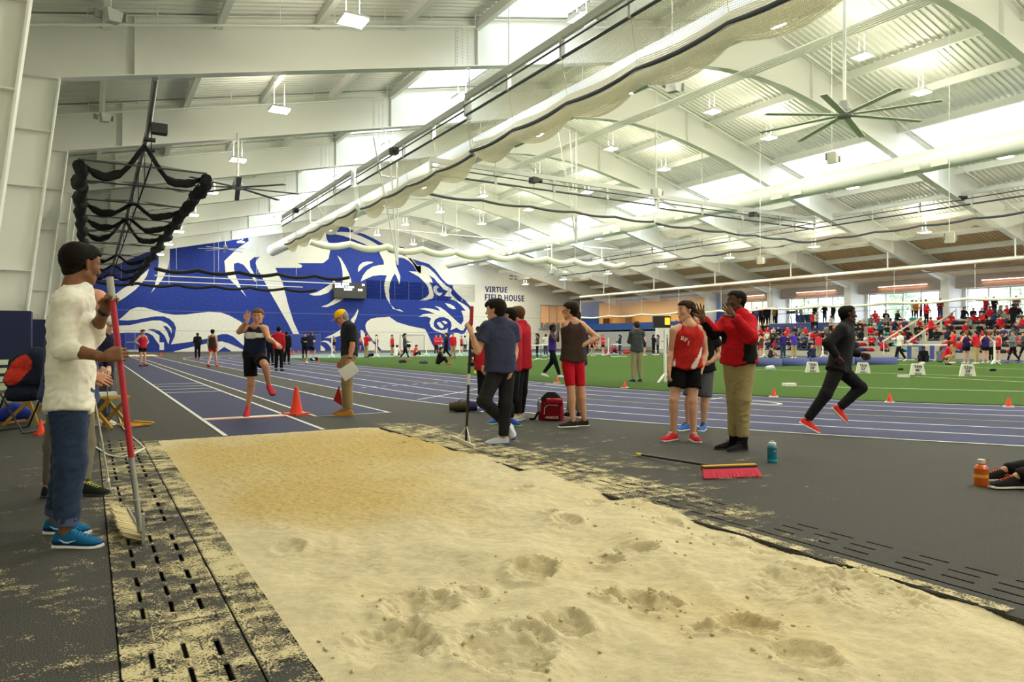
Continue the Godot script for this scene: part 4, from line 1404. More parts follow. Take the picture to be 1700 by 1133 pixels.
# netting swept from a to b: profile points are (sideways, up, share of the scallop's sag, share of the sway)
func sweep(a: Vector3, b: Vector3, prof: Array, lift: float, sag: float, per := 10) -> MB:
	var m := MB.new()
	var d := b - a
	var side := Vector3.UP.cross(d.normalized())
	var n := maxi(1, int(round(d.length() / lift))) * per
	var w := prof.size()
	var along := 0.0
	for i in n + 1:
		var f := float(i) / n
		var q := absf(sin(PI * i / per))
		var end := minf(1.0, minf(f, 1.0 - f) * d.length() / 1.2)
		for j in w:
			var e: Array = prof[j]
			var y: float = e[1] - e[2] * sag * q + (1.0 - end) * e[2] * 0.35
			m.p.append(a + d * f + side * (e[0] * (0.75 + 0.25 * q)) + Vector3.UP * y)
			var len := 0.0
			for k in j:
				len += Vector2(prof[k + 1][0] - prof[k][0], prof[k + 1][1] - prof[k][1]).length()
			m.uv.append(Vector2(f * d.length(), len))
	for i in n:
		for j in w - 1:
			var k := i * w + j
			m.ix.append_array([k, k + w, k + 1, k + 1, k + w, k + w + 1])
	m.n.resize(m.p.size())
	m.smooth()
	return m
func wavy(a: Vector3, b: Vector3, lift: float, sag: float, r: float, sides := 7) -> MB:
	var d := b - a
	var per := 6
	var n := maxi(1, int(round(d.length() / lift))) * per
	var pts := []
	for i in n + 1:
		pts.append(a + d * (float(i) / n) - Vector3.UP * (sag * absf(sin(PI * i / per))))
	return MB.new().tube(pts, r, sides)
# one divider: a steel track, two pipes, the drawn-up net with its weighted batten
func divider(label: String, a: Vector3, b: Vector3, drop: float, mate: Material, pouch: Material, batten := true, flip := 1.0, fixed := 0.35) -> Node3D:
	var o := thing("divider_net", label, "net", a)
	var l := b - a
	var steel := mat("#b9bab3", 0.4)
	var dark := mat("#3c4048", 0.5)
	var side := Vector3.UP.cross(l.normalized()) * flip
	part(o, "track_beam", MB.new().bar(Vector3.UP * 0.75, l + Vector3.UP * 0.75, 0.14, 0.26), steel)
	part(o, "drive_pipe", MB.new().tube([Vector3.UP * 0.35 - side * 0.12, l + Vector3.UP * 0.35 - side * 0.12], 0.035, 7), dark)
	part(o, "head_pipe", MB.new().tube([Vector3.ZERO, l], 0.055, 7), dark)
	part(o, "netting", sweep(Vector3.ZERO, l, [[0.0, 0.0, 0.0], [0.05 * flip, -drop * 0.35, 0.2], [0.12 * flip, -drop * 0.7, 0.6], [0.2 * flip, -drop, 0.5]], 3.3, 0.22), mate)
	part(o, "net_pouch", sweep(Vector3.ZERO, l, [[0.2 * flip, -drop, 0.5], [0.27 * flip, -drop - 0.25, 0.9], [0.38 * flip, -drop - 0.42, 1.2], [0.52 * flip, -drop - 0.42, 1.2], [0.64 * flip, -drop - 0.2, 0.9], [0.55 * flip, -drop + 0.2, 0.4], [0.4 * flip, -drop + 0.35, 0.2]], 3.3, 0.3), pouch)
	if batten:
		part(o, "batten", wavy(Vector3.UP * -drop + side * 0.2, l + Vector3.UP * -drop + side * 0.2, 3.3, 0.10, 0.075), dark)
	var n := int(l.length() / 3.3)
	for i in n + 1:
		var q := l * (float(i) / n)
		part(o, "lift_rope", MB.new().tube([q, q + Vector3.UP * -drop + side * 0.25], 0.014, 4, false), mat("#c4bd9e", 0.9))
		part(o, "pipe_clamp", MB.new().box(q + Vector3.UP * 0.35, Vector3(0.16, 0.8, 0.1)), steel)
		if i % 3 == 1 and absf(a.x + q.x - 18.0) > 1.0 and absf(a.x + q.x - 40.2) > 1.0:
			var y := deck(a.x + q.x) - a.y
			part(o, "hanger_rod", MB.new().tube([q + Vector3.UP * 0.8, q + Vector3.UP * maxf(y, 1.0)], 0.025, 5), steel)
	part(o, "winch_motor", MB.new().box(l * fixed + Vector3.UP * 0.4 - side * 0.25, Vector3(0.35, 0.3, 0.5)).tube([l * fixed + Vector3.UP * 0.4 - side * 0.3, l * fixed + Vector3.UP * 0.4 - side * 0.3 + l.normalized() * 0.5], 0.12, 10), mat("#26282a", 0.5))
	return o
func build_nets() -> void:
	var cream := grid_net("#d8d4b8", 0.16, 0.06, 0.10)
	var thick := grid_net("#d8d3b4", 0.22, 0.05, 0.30)
	var faint := see_through("#e8e6d6", 0.10)
	var soft := see_through("#e6e4d2", 0.28)
	divider("cream net drawn up along the left half, nearest section over the camera side", T(13.6, 10.7, 26.6), T(13.6, 10.7, 2.0), 1.5, cream, thick, true, 1.0, 0.5)
	divider("cream net drawn up along the left half, middle section", T(13.9, 10.7, 41.5), T(13.9, 10.7, 26.9), 1.5, cream, thick, true, 1.0, 0.45)
	divider("cream net drawn up along the left half, far section ending above the emblem", T(13.7, 10.7, 60.0), T(13.7, 10.7, 41.9), 1.5, cream, thick, true, 1.0, 0.3)
	divider("cream net drawn up across the hall, left section", T(15.4, 9.98, 34.2), T(31.0, 9.85, 34.2), 1.0, faint, soft, true, 1.0, 0.4)
	divider("cream net drawn up across the hall, right section", T(31.4, 9.75, 34.4), T(47.0, 9.65, 34.4), 0.95, faint, soft, true, 1.0, 0.55)
	divider("cream net drawn up along the bleacher side of the turf", T(48.0, 9.9, 70.0), T(48.0, 9.9, -6.0), 0.9, faint, soft, true, 1.0, 0.6)
	# far roll of netting across the hall
	var fr := thing("rolled_net", "thick cream roll of netting hanging across the far end in front of the emblem", "net", T(15.2, 9.2, 57.0))
	var white := mat("#dedfd8", 0.5)
	part(fr, "net_roll", wavy(Vector3.ZERO, Vector3(32.2, -0.1, 0), 3.3, 0.32, 0.28, 10), mat("#dcd9c2", 0.9))
	part(fr, "head_pipe", MB.new().tube([Vector3(0, 1.5, 0), Vector3(32.2, 1.4, 0)], 0.05, 6), white)
	for i in 10:
		part(fr, "lift_rope", MB.new().tube([Vector3(i * 3.25, 0.1, 0), Vector3(i * 3.25, 1.5, 0)], 0.02, 4, false), white)
		if i % 2 == 0 and i != 8:
			part(fr, "hanger_rod", MB.new().tube([Vector3(i * 3.25, 1.4, 0), Vector3(i * 3.25, deck(15.2 + i * 3.25) - 9.18, 0)], 0.02, 5), white)
	# bleacher guard net: white rail above, thin roll below
	var g := thing("guard_net", "thin cream net hanging from a white rail in front of the bleachers", "net", T(55.0, 0, 0))
	part(g, "rail", MB.new().tube([T(0, 6.95, 75), T(0, 6.95, -8)], 0.14, 8), white)
	part(g, "lower_pipe", MB.new().tube([T(0, 6.45, 66), T(0, 6.45, -8)], 0.045, 6), mat("#3c4450", 0.5))
	part(g, "net_roll", wavy(T(0, 4.3, 75), T(0, 4.3, -8), 6.0, 0.16, 0.11, 7), mat("#d9d9c8", 0.9))
	part(g, "netting", MB.new().box(T(0, 5.4, 33.5), Vector3(0.01, 2.1, 83)), see_through("#dfe2de", 0.06))
	for i in 15:
		part(g, "lift_rope", MB.new().tube([T(0, 4.3, 75 - i * 6.0), T(0, 6.95, 75 - i * 6.0)], 0.02, 4, false), white)
	for i in 9:
		var s := FR0 + (i - 3) * BAY
		part(g, "rail_bracket", MB.new().bar(T(0, 7.0, s), T(0, soffit(55) + 0.1, s), 0.08, 0.08), white)
	# black batting tunnel net drawn up under the left roof
	var black := mat("#0e0e10", 0.9)
	var veil := see_through("#101014", 0.48)
	var dense := see_through("#0b0b0d", 0.93)
	var o := thing("batting_tunnel_net", "black tunnel net gathered up on a steel track above the runways", "net", T(1.76, 0, 0))
	var grey := mat("#8d8f8c", 0.35, 0.5)
	part(o, "track_pole", MB.new().tube([T(0, 9.3, 24.4), T(0, 8.5, 27.5), T(0, 7.9, 45), T(0, 7.6, 77.5)], 0.09, 8), grey)
	part(o, "winch_motor", MB.new().box(T(0.3, 8.45, 27.0), Vector3(0.5, 0.32, 0.4)).box(T(0.02, 8.1, 27.2), Vector3(0.36, 0.08, 0.3)).box(T(0.0, 7.8, 27.4), Vector3(0.4, 0.08, 0.3)), mat("#2a2b2a", 0.5))
	var x0 := -2.03
	var x1 := 1.66
	for k in 9:
		var s0 := 26.0 * pow(77.5 / 26.0, k / 9.0)
		var s1 := 26.0 * pow(77.5 / 26.0, (k + 1) / 9.0)
		var rise := 0.85 if k in [0, 4] else 0.12
		part(o, "cross_pipe", MB.new().tube([T(x0, 6.9, s0), T(x1, 6.9, s0)], 0.03, 6), mat("#3a3c3e", 0.5))
		var sheet := MB.new()
		var nn := 24
		# slack sheet of net between two cross pipes
		for i in nn:
			for j in 6:
				var q := []
				for c in [[i, j], [i + 1, j], [i + 1, j + 1], [i, j + 1]]:
					var u := float(c[0]) / nn
					var v := float(c[1]) / 6.0
					var fold := sin(v * PI) * 0.30 + 0.10 * sin(u * 17.0 + k * 2.0) * sin(v * PI)
					var ridge := 0.35 * (1.0 - absf(u * 2.0 - 1.0))
					q.append(T(lerpf(x0, x1, u), 6.9 - fold + ridge * 0.4, lerpf(s0, s1, v)))
				sheet.quad(q[0], q[1], q[2], q[3])
		sheet.smooth()
		part(o, "net_sheet", sheet, veil)
		# gathered folds at both edges and across the middle
		for e in [x0, x1]:
			var pts := []
			var rr := []
			for i in 25:
				var v := i / 24.0
				pts.append(T(e + 0.08 * sin(v * 7.0 + k), 6.72 - 0.20 * absf(sin(v * PI)), lerpf(s0, s1, v)))
				rr.append(0.19 + 0.06 * sin(v * 17.0 + k * 1.7) * sin(v * PI))
			part(o, "gathered_edge", MB.new().tube(pts, rr, 8), dense)
		var swag := []
		var sr := []
		for i in 25:
			var u := i / 24.0
			var mid := 1.0 - absf(u * 2.0 - 1.0)
			swag.append(T(lerpf(x0, x1, u), 6.85 + rise * pow(mid, 3.0) - 0.38 * sin(u * TAU) * sin(u * TAU) - 0.1 * absf(sin(u * 12.0)), s0 + 0.35))
			sr.append(0.05 + (0.10 if absf(mid - 0.4) < 0.2 else 0.03))
		if k != 1 and k != 5:
			part(o, "gathered_fold", MB.new().tube(swag, sr, 7), dense)
		part(o, "side_pipe", MB.new().tube([T(x0, 6.92, s0), T(x0, 6.92, s1)], 0.025, 5), mat("#3a3c3e", 0.5))
		part(o, "side_pipe", MB.new().tube([T(x1, 6.92, s0), T(x1, 6.92, s1)], 0.025, 5), mat("#3a3c3e", 0.5))
		part(o, "hanger_rope", MB.new().tube([T(0, 6.95, s0), T(0, 8.2, s0)], 0.015, 4, false), black)
		part(o, "ridge_rope", MB.new().tube([T(0, 7.0, s0), T(0, 7.0, s1)], 0.03, 5), black)
	for e in [[62.0, 4.4, 20.0, "nearer"], [79.0, 0.6, 21.7, "farther"]]:
		var n := thing("black_net_roll", "%s black roll of netting on a white pole before the blue wall" % e[3], "net", T(e[1], 6.9, e[0]))
		var l: float = e[2] - e[1]
		part(n, "net_roll", wavy(Vector3.ZERO, Vector3(l, 0, 0), 3.4, 0.24, 0.15, 7), dense)
		part(n, "pole", MB.new().tube([Vector3(0, -0.55 if e[0] < 70 else 0.3, 0), Vector3(l * 0.93, -0.6 if e[0] < 70 else 0.25, 0)], 0.05, 6), white)
		for i in 4:
			part(n, "hanger_wire", MB.new().tube([Vector3(l * (0.1 + 0.2 * i), 0, 0), Vector3(l * (0.1 + 0.2 * i), deck(e[1] + l * (0.1 + 0.2 * i)) - 6.88, 0)], 0.015, 4, false), white)
	# white drop frame of a folded backboard under the far roof
	for e in [[660, 440, 40.0, "left"], [545, 362, 62.0, "far left"], [957, 405, 45.0, "right"]]:
		var at := W(e[0], e[1], e[2])
		var n := thing("folded_backboard_frame", "white triangular drop frame hanging from the roof, %s of the three" % e[3], "frame", at)
		var top := soffit(at.x) - at.y + 0.2
		for x in [[-1.4, 0.0], [0.0, 0.0], [-0.5, 0.0]]:
			part(n, "strut", MB.new().tube([Vector3(x[0], top, 0), Vector3(0, 0, 0)], 0.05, 6), white)
		for y in [0.45, 0.7]:
			part(n, "brace", MB.new().tube([Vector3(-1.4 * y, top * y, 0), Vector3(0, top * y, 0)], 0.035, 5), white)

# ---------- loose things ----------
func comb(m: MB, a: Vector3, b: Vector3, out: Vector3, n: int, w: float, spread := 0.0) -> void:
	for i in n:
		var f := (i + 0.5) / n
		var p := a.lerp(b, f)
		var q := p + out + (b - a) * (f - 0.5) * spread + Vector3(rng.randf_range(-1, 1), 0, rng.randf_range(-1, 1)) * w
		m.bar(p, q, w, w)
func cone_thing(called: String, label: String, at: Vector3, h: float, r: float, group := "", white_base := false) -> void:
	var o := thing(called, label, "cone", at, group)
	part(o, "cone_body", MB.new().lathe([Vector2(r * 0.62, 0.03), Vector2(r * 0.58, 0.06), Vector2(r * 0.16, h - 0.01), Vector2(r * 0.10, h), Vector2(0.001, h)], Transform3D.IDENTITY, 18), mat("#e8401c", 0.5))
	part(o, "cone_base", MB.new().box(Vector3(0, 0.015, 0), Vector3(r * 2, 0.03, r * 2), Basis(Vector3.UP, 0.5)), mat("#d8d4cc" if white_base else "#d93a1c", 0.55))
func writing(parent: Node3D, text: String, x: Transform3D, height: float, m: Material, bold := 700, width := 0.0) -> void:
	var font := SystemFont.new()
	font.font_names = PackedStringArray(["Droid Sans"])
	font.font_weight = bold
	var tm := TextMesh.new()
	tm.text = text
	tm.font = font
	tm.font_size = 48
	tm.pixel_size = 0.01
	tm.depth = 0.01
	var b := tm.get_aabb()
	var o := part(parent, "lettering", tm, m)
	var k := height / b.size.y
	var kx := width / b.size.x if width > 0 else k
	o.transform = x * Transform3D(Basis.IDENTITY.scaled(Vector3(kx, k, 1.0)), -(b.position + b.size * 0.5) * Vector3(kx, k, 0))
func build_things() -> void:
	var steel := mat("#a9aaa4", 0.35, 0.6)
	var toward := Basis(Vector3.UP, -TURN)
	# rake with the red handle, held by the man in white
	var top := W(182, 460, 4.2)
	var bot := W(233, 882, 4.3)
	var o := thing("sand_broom", "broom with a long red handle and cream bristles standing at the pit's left edge", "broom", Vector3(bot.x, 0, bot.z))
	var P := o.position
	var d := (bot - top)
	part(o, "grip", MB.new().tube([top - P, top + d * 0.09 - P], 0.0195, 12), mat("#a9a79c", 0.6))
	part(o, "red_handle", MB.new().tube([top + d * 0.09 - P, top + d * 0.705 - P], 0.0175, 12), mat("#a8182a", 0.45))
	part(o, "metal_handle", MB.new().tube([top + d * 0.70 - P, bot - P], 0.0165, 12), steel)
	part(o, "clamp", MB.new().tube([top + d * 0.872 - P, top + d * 0.882 - P], 0.026, 10), steel)
	var hb := W(238, 903, 4.24) - P
	var ha := W(212, 850, 4.86) - P
	hb.y = 0.03
	ha.y = 0.05
	part(o, "head_plate", MB.new().bar(ha, hb, 0.012, 0.07).bar(hb + Vector3(0, 0.16, 0), hb + Vector3(0, 0.0, 0), 0.05, 0.016).bar(bot - P, ha.lerp(hb, 0.75), 0.03, 0.012), steel)
	var br := MB.new()
	var side := cam_dir(-1, 0.22, 0.0) * 0.13
	comb(br, ha, hb, side, 44, 0.008)
	comb(br, ha + Vector3(0, 0.02, 0), hb + Vector3(0, 0.02, 0), side, 40, 0.008)
	var bb := part(o, "bristles", br, mat("#cdbd90", 0.9))
	bb.set_meta("kind", "stuff")
	# black rake held by the man in navy
	top = W(783.5, 508.5, 8.24)
	bot = W(773.5, 739, 8.38)
	bot.y = 0.02
	o = thing("sand_rake", "black rake with a red grip and white braces at the pit's far right edge", "rake", Vector3(bot.x, 0, bot.z))
	P = o.position
	d = bot - top
	part(o, "red_grip", MB.new().tube([top - P, top + d * 0.135 - P], 0.022, 10), mat("#a81626", 0.5))
	part(o, "black_pole", MB.new().tube([top + d * 0.13 - P, bot - P], 0.016, 10), mat("#141416", 0.45))
	part(o, "white_sleeve", MB.new().tube([top + d * 0.49 - P, top + d * 0.57 - P], 0.0175, 10), mat("#cfcac0", 0.5))
	var ra := F(749.5, 729.5) - P
	var rb := F(788, 747) - P
	ra.y = 0.03
	rb.y = 0.03
	part(o, "rake_bar", MB.new().bar(ra, rb, 0.025, 0.04), mat("#d2cdb8", 0.6))
	for e in [0.3, 0.85]:
		part(o, "brace", MB.new().tube([top + d * 0.875 - P, ra.lerp(rb, e)], 0.007, 6), mat("#dcd8cc", 0.5))
	for i in 16:
		part(o, "tine", MB.new().bar(ra.lerp(rb, (i + 0.5) / 16.0), ra.lerp(rb, (i + 0.5) / 16.0) - Vector3(0, 0.028, 0), 0.008, 0.008), mat("#d2cdb8", 0.6))
	# push broom lying on the floor
	var h0 := F(1058, 757.5)
	var h1 := F(1182, 786.5)
	o = thing("push_broom", "push broom with red bristles and a black handle lying on the floor", "broom", h1)
	P = o.position
	h0.y = 0.02
	h1.y = 0.07
	part(o, "handle", MB.new().tube([h0 - P, h1 - P], 0.0135, 10), mat("#17171a", 0.45))
	part(o, "yellow_tip", MB.new().tube([h0 - P, h0.lerp(h1, 0.07) - P], 0.0155, 10), mat("#e4c41c", 0.5))
	var a := W(1166, 787, 6.35) - P
	var b := W(1254, 780.5, 6.45) - P
	a.y = 0.085
	b.y = 0.085
	part(o, "head_block", MB.new().bar(a, b, 0.06, 0.022).bar(a + Vector3(0, -0.016, 0), b + Vector3(0, -0.016, 0), 0.066, 0.012), mat("#1d1d1f", 0.6))
	part(o, "yellow_edge", MB.new().bar(a + Vector3(0, 0.014, 0), b + Vector3(0, 0.014, 0), 0.05, 0.014), mat("#c79a1e", 0.5))
	br = MB.new()
	var dark := MB.new()
	var outv := cam_dir(0.10, 0, -1) * 0.085 + Vector3(0, -0.075, 0)
	for k in 4:
		var off := cam_dir(0, 0, 1) * (k * 0.012 - 0.018)
		comb(br, a + off, b + off, outv * (0.9 if k > 1 else 1.0), 150, 0.0055, 0.08)
	comb(dark, a + outv * 0.75 + Vector3(0, -0.006, 0), b + outv * 0.75 + Vector3(0, -0.006, 0), outv * 0.25 + Vector3(0, 0.012, 0), 80, 0.007, 0.04)
	part(o, "red_bristles", br, mat("#c62445", 0.7)).set_meta("kind", "stuff")
	part(o, "black_bristles", dark, mat("#141214", 0.8)).set_meta("kind", "stuff")
	# bottles
	o = thing("water_bottle", "teal water bottle with a pale lid standing on the dark floor", "bottle", F(1282, 768.0))
	part(o, "bottle_body", MB.new().lathe([Vector2(0.001, 0.0), Vector2(0.044, 0.0), Vector2(0.048, 0.008), Vector2(0.048, 0.152), Vector2(0.042, 0.166), Vector2(0.034, 0.172), Vector2(0.001, 0.172)], Transform3D.IDENTITY, 24), mat("#0c6a80", 0.25))
	part(o, "water", MB.new().lathe([Vector2(0.0485, 0.01), Vector2(0.0487, 0.036), Vector2(0.0485, 0.037)], Transform3D.IDENTITY, 24), mat("#1f9db0", 0.2))
	part(o, "lid", MB.new().lathe([Vector2(0.036, 0.170), Vector2(0.038, 0.174), Vector2(0.038, 0.196), Vector2(0.030, 0.202), Vector2(0.001, 0.202)], Transform3D.IDENTITY, 20).box(Vector3(0, 0.208, 0), Vector3(0.02, 0.014, 0.03)), mat("#b8c9c9", 0.4))
	part(o, "logo", MB.new().box(toward * Vector3(0.012, 0.118, 0.0475), Vector3(0.03, 0.010, 0.004), toward), mat("#c88a4a", 0.5))
	o = thing("water_bottle", "orange see-through bottle with a grey cap standing before the black shoe", "bottle", F(1629, 807.5))
	var amber := StandardMaterial3D.new()
	amber.albedo_color = Color(0.85, 0.33, 0.06, 0.35)
	amber.transparency = BaseMaterial3D.TRANSPARENCY_ALPHA
	amber.roughness = 0.08
	part(o, "bottle_body", MB.new().lathe([Vector2(0.001, 0.0), Vector2(0.050, 0.0), Vector2(0.053, 0.008), Vector2(0.053, 0.150), Vector2(0.040, 0.172), Vector2(0.026, 0.182), Vector2(0.026, 0.192)], Transform3D.IDENTITY, 24), mat("#c25a16", 0.2))
	part(o, "liquid_band", MB.new().lathe([Vector2(0.0535, 0.075), Vector2(0.0537, 0.1), Vector2(0.0535, 0.102)], Transform3D.IDENTITY, 24), mat("#e8a23c", 0.2))
	part(o, "cap", MB.new().lathe([Vector2(0.024, 0.190), Vector2(0.028, 0.192), Vector2(0.028, 0.222), Vector2(0.024, 0.226), Vector2(0.001, 0.226)], Transform3D.IDENTITY, 18), mat("#c9bdb0", 0.5))
	part(o, "cap_strap", MB.new().tube([toward * Vector3(0.03, 0.19, 0), toward * Vector3(0.058, 0.196, 0), toward * Vector3(0.062, 0.222, 0), toward * Vector3(0.045, 0.236, 0)], 0.003, 6), mat("#b8483a", 0.5))
	# cones
	cone_thing("traffic_cone", "large orange traffic cone between the two runways", F(492, 688.5), 0.46, 0.17)
	var spots := [[925, 636.5, "beside the athlete in red tight shorts"], [1037, 645.0, "left of the RPI athlete"], [1284.5, 660.0, "just right of the coach"], [1477, 669.5, "behind the sprinter"], [1674.5, 677.0, "nearest the right edge"]]
	for e in spots:
		cone_thing("marker_cone", "small orange cone on the turf edge, " + e[2], F(e[0], e[1]), 0.19, 0.085, "small cones along the turf", true)
	for e in [[266.5, 592, "at the far sand strip"], [479, 596, "by the far lane, first"], [482.5, 590, "by the far lane, second"], [487, 586.5, "at the far wall, first"], [496, 586.0, "at the far wall, second"], [529, 601, "at the turf corner"], [68, 722, "under the lawn chair"], [589, 588, "beside the official's papers"]]:
		cone_thing("marker_cone", "small orange cone " + e[2], F(e[0], e[1]), 0.32 if e[1] < 600 else 0.2, 0.13 if e[1] < 600 else 0.07, "small cones farther off")
	# bags
	o = thing("duffel_bag", "olive and navy duffel bag lying on the floor behind the black rake", "bag", F(769, 683.5), "", 0.15 - TURN)
	var dk := MB.new()
	var rings := []
	for i in 11:
		var f := i / 10.0
		var rr := 0.095 * (0.55 + 0.45 * pow(sin(PI * clampf(f, 0.05, 0.95)), 0.4))
		var ring := []
		for k in 14:
			var g := TAU * k / 14
			ring.append(Vector3(lerpf(-0.24, 0.24, f), maxf(0.002, 0.088 + sin(g) * rr * 0.95 + 0.006 * sin(k * 3.0 + i)), cos(g) * rr * 1.1))
		rings.append(ring)
	part(o, "bag_body", MB.new().loft(rings.slice(0, 8)), cloth("#4a4230"))
	part(o, "bag_end", MB.new().loft(rings.slice(7, 11)), cloth("#33325c"))
	part(o, "strap", MB.new().tube([Vector3(-0.1, 0.16, 0.06), Vector3(-0.05, 0.21, 0.05), Vector3(0.08, 0.2, 0.05), Vector3(0.13, 0.15, 0.06)], 0.008, 6), cloth("#26231e"))
	o = thing("backpack", "red and black backpack lettered ASICS standing by the track edge", "backpack", F(915, 697.5), "", -TURN - 0.15)
	rings = []
	for i in 10:
		var f := i / 9.0
		var w: float = [0.19, 0.2, 0.2, 0.195, 0.19, 0.185, 0.175, 0.16, 0.12, 0.06][i]
		var dp: float = [0.12, 0.13, 0.13, 0.13, 0.12, 0.11, 0.1, 0.085, 0.06, 0.03][i]
		var ring := []
		for k in 20:
			var g := TAU * k / 20
			ring.append(Vector3(signf(cos(g)) * pow(absf(cos(g)), 0.55) * w, f * 0.43, signf(sin(g)) * pow(absf(sin(g)), 0.55) * dp))
		rings.append(ring)
	part(o, "bag_body", MB.new().loft(rings.slice(0, 7)), cloth("#8e1626"))
	part(o, "top_lid", MB.new().loft(rings.slice(6, 10)), cloth("#18171a"))
	part(o, "front_pocket", MB.new().box(Vector3(0.03, 0.13, 0.135), Vector3(0.26, 0.22, 0.05)), cloth("#7c1220"))
	part(o, "upper_pocket", MB.new().tube([Vector3(-0.06, 0.29, 0.12), Vector3(0.19, 0.29, 0.12)], 0.055, 12), cloth("#9a1a2a"))
	part(o, "zip_trim", MB.new().tube([Vector3(-0.09, 0.1, 0.165), Vector3(-0.085, 0.2, 0.165), Vector3(-0.03, 0.245, 0.165), Vector3(0.12, 0.24, 0.165)], 0.006, 5), mat("#d8cfc8", 0.6))
	part(o, "zip_trim", MB.new().tube([Vector3(-0.04, 0.335, 0.14), Vector3(0.17, 0.33, 0.15), Vector3(0.2, 0.29, 0.15)], 0.006, 5), mat("#d8cfc8", 0.6))
	part(o, "side_bottle", MB.new().lathe([Vector2(0.001, 0), Vector2(0.035, 0), Vector2(0.035, 0.14), Vector2(0.02, 0.17), Vector2(0.018, 0.2), Vector2(0.001, 0.2)], Transform3D(Basis.IDENTITY, Vector3(-0.17, 0.14, 0.09)), 14), mat("#a8a8a4", 0.3, 0.5))
	part(o, "shoulder_strap", MB.new().tube([Vector3(-0.16, 0.2, 0.0), Vector3(-0.22, 0.08, 0.04), Vector3(-0.25, 0.02, 0.06), Vector3(-0.33, 0.012, 0.04)], 0.018, 6), cloth("#141416"))
	writing(o, "ASICS", Transform3D(Basis.IDENTITY, Vector3(0.04, 0.055, 0.162)), 0.035, mat("#e0d4d0", 0.6), 700, 0.17)
	part(o, "emblem", MB.new().tube([Vector3(-0.075, 0.04, 0.163), Vector3(-0.06, 0.07, 0.163), Vector3(-0.04, 0.055, 0.163), Vector3(-0.075, 0.045, 0.163)], 0.004, 5), mat("#e0d4d0", 0.6))
	# papers and flag of the official
	var pa := MB.new()
	var q := [W(560.6, 615.7, 11.42), W(573, 633.7, 11.40), W(596.8, 616.6, 11.40), W(584.5, 600, 11.42)]
	var nn := cam_dir(0, 0, 1) * 0.012
	pa.loft([[q[0], q[1], q[2], q[3]], [q[0] + nn, q[1] + nn, q[2] + nn, q[3] + nn]])
	o = single("clipboard", "white papers on a clipboard held by the official in the yellow cap", "clipboard", pa, mat("#dfddd4", 0.7))
	o = thing("signal_flag", "red signal flag hanging beside the khaki trousers of the official", "flag", W(566, 640, 11.9))
	var fl := MB.new()
	var f0 := W(563, 640, 11.9) - o.position
	var f1 := W(553.5, 665, 11.85) - o.position
	var f2 := W(569, 675.5, 11.9) - o.position
	fl.loft([[f0, f1, f2], [f0 + nn * 0.5, f1 + nn * 0.5, f2 + nn * 0.5]])
	part(o, "flag_cloth", fl, cloth("#a8281e"))
	part(o, "flag_stick", MB.new().tube([W(566.5, 604, 11.86) - o.position, f2 + Vector3(0, -0.02, 0)], 0.008, 6), mat("#8d7a54", 0.7))
	# folding chairs at the left wall
	var C := F(38, 716)
	o = thing("lawn_chair", "folding lawn chair with pale green webbing and black tubular legs", "chair", C, "", -TURN - 0.35)
	var blk := mat("#141414", 0.4)
	for z in [-0.26, 0.26]:
		part(o, "leg", MB.new().tube([Vector3(-0.26, 0.02, z), Vector3(0.1, 0.62, z), Vector3(0.16, 0.66, z)], 0.013, 8), blk)
		part(o, "leg", MB.new().tube([Vector3(0.36, 0.02, z), Vector3(-0.14, 0.62, z)], 0.013, 8), blk)
		part(o, "back_post", MB.new().tube([Vector3(-0.08, 0.42, z), Vector3(-0.34, 0.98, z)], 0.014, 8), mat("#c8ccb8", 0.4))
		part(o, "armrest", MB.new().box(Vector3(0.06, 0.64, z), Vector3(0.44, 0.03, 0.05)), mat("#cdd2b8", 0.5))
	for i in 5:
		part(o, "back_webbing", MB.new().bar(Vector3(-0.1 - i * 0.052, 0.48 + i * 0.112, -0.25), Vector3(-0.1 - i * 0.052, 0.48 + i * 0.112, 0.25), 0.012, 0.075, Vector3(-0.42, 0.9, 0)), mat("#a3ab8c", 0.8))
	for i in 5:
		part(o, "seat_webbing", MB.new().box(Vector3(-0.05 + i * 0.095, 0.40 + i * 0.008, 0), Vector3(0.075, 0.012, 0.5)), mat("#b9c0a4", 0.8))
	part(o, "floor_bar", MB.new().tube([Vector3(-0.26, 0.02, -0.26), Vector3(-0.26, 0.02, 0.26)], 0.013, 8), blk)
	part(o, "floor_bar", MB.new().tube([Vector3(0.36, 0.02, -0.26), Vector3(0.36, 0.02, 0.26)], 0.013, 8), blk)
	var wood := grain("#b98a2c", 0.15, 0.3, 0.05, 0.5)
	o = thing("wooden_chair", "yellow wooden folding chair behind the lawn chair", "chair", F(52, 706), "", -TURN)
	for z in [-0.24, 0.24]:
		part(o, "leg", MB.new().bar(Vector3(-0.24, 0.02, z), Vector3(0.22, 0.46, z), 0.03, 0.04), wood)
		part(o, "leg", MB.new().bar(Vector3(0.26, 0.02, z), Vector3(-0.02, 0.80, z), 0.03, 0.04), wood)
		part(o, "armrest", MB.new().bar(Vector3(-0.04, 0.78, z), Vector3(0.26, 0.52, z), 0.05, 0.03), wood)
	part(o, "seat", MB.new().box(Vector3(0, 0.44, 0), Vector3(0.42, 0.03, 0.46)), cloth("#2a2a26"))
	part(o, "foot_rail", MB.new().bar(Vector3(-0.24, 0.05, -0.24), Vector3(-0.24, 0.05, 0.24), 0.03, 0.03).bar(Vector3(0.24, 0.05, -0.24), Vector3(0.24, 0.05, 0.24), 0.03, 0.03), wood)
	# jacket thrown over the chair: a lumpy draped shape
	var pr := PackedFloat32Array()
	var jc := W(46, 617, 9.2)
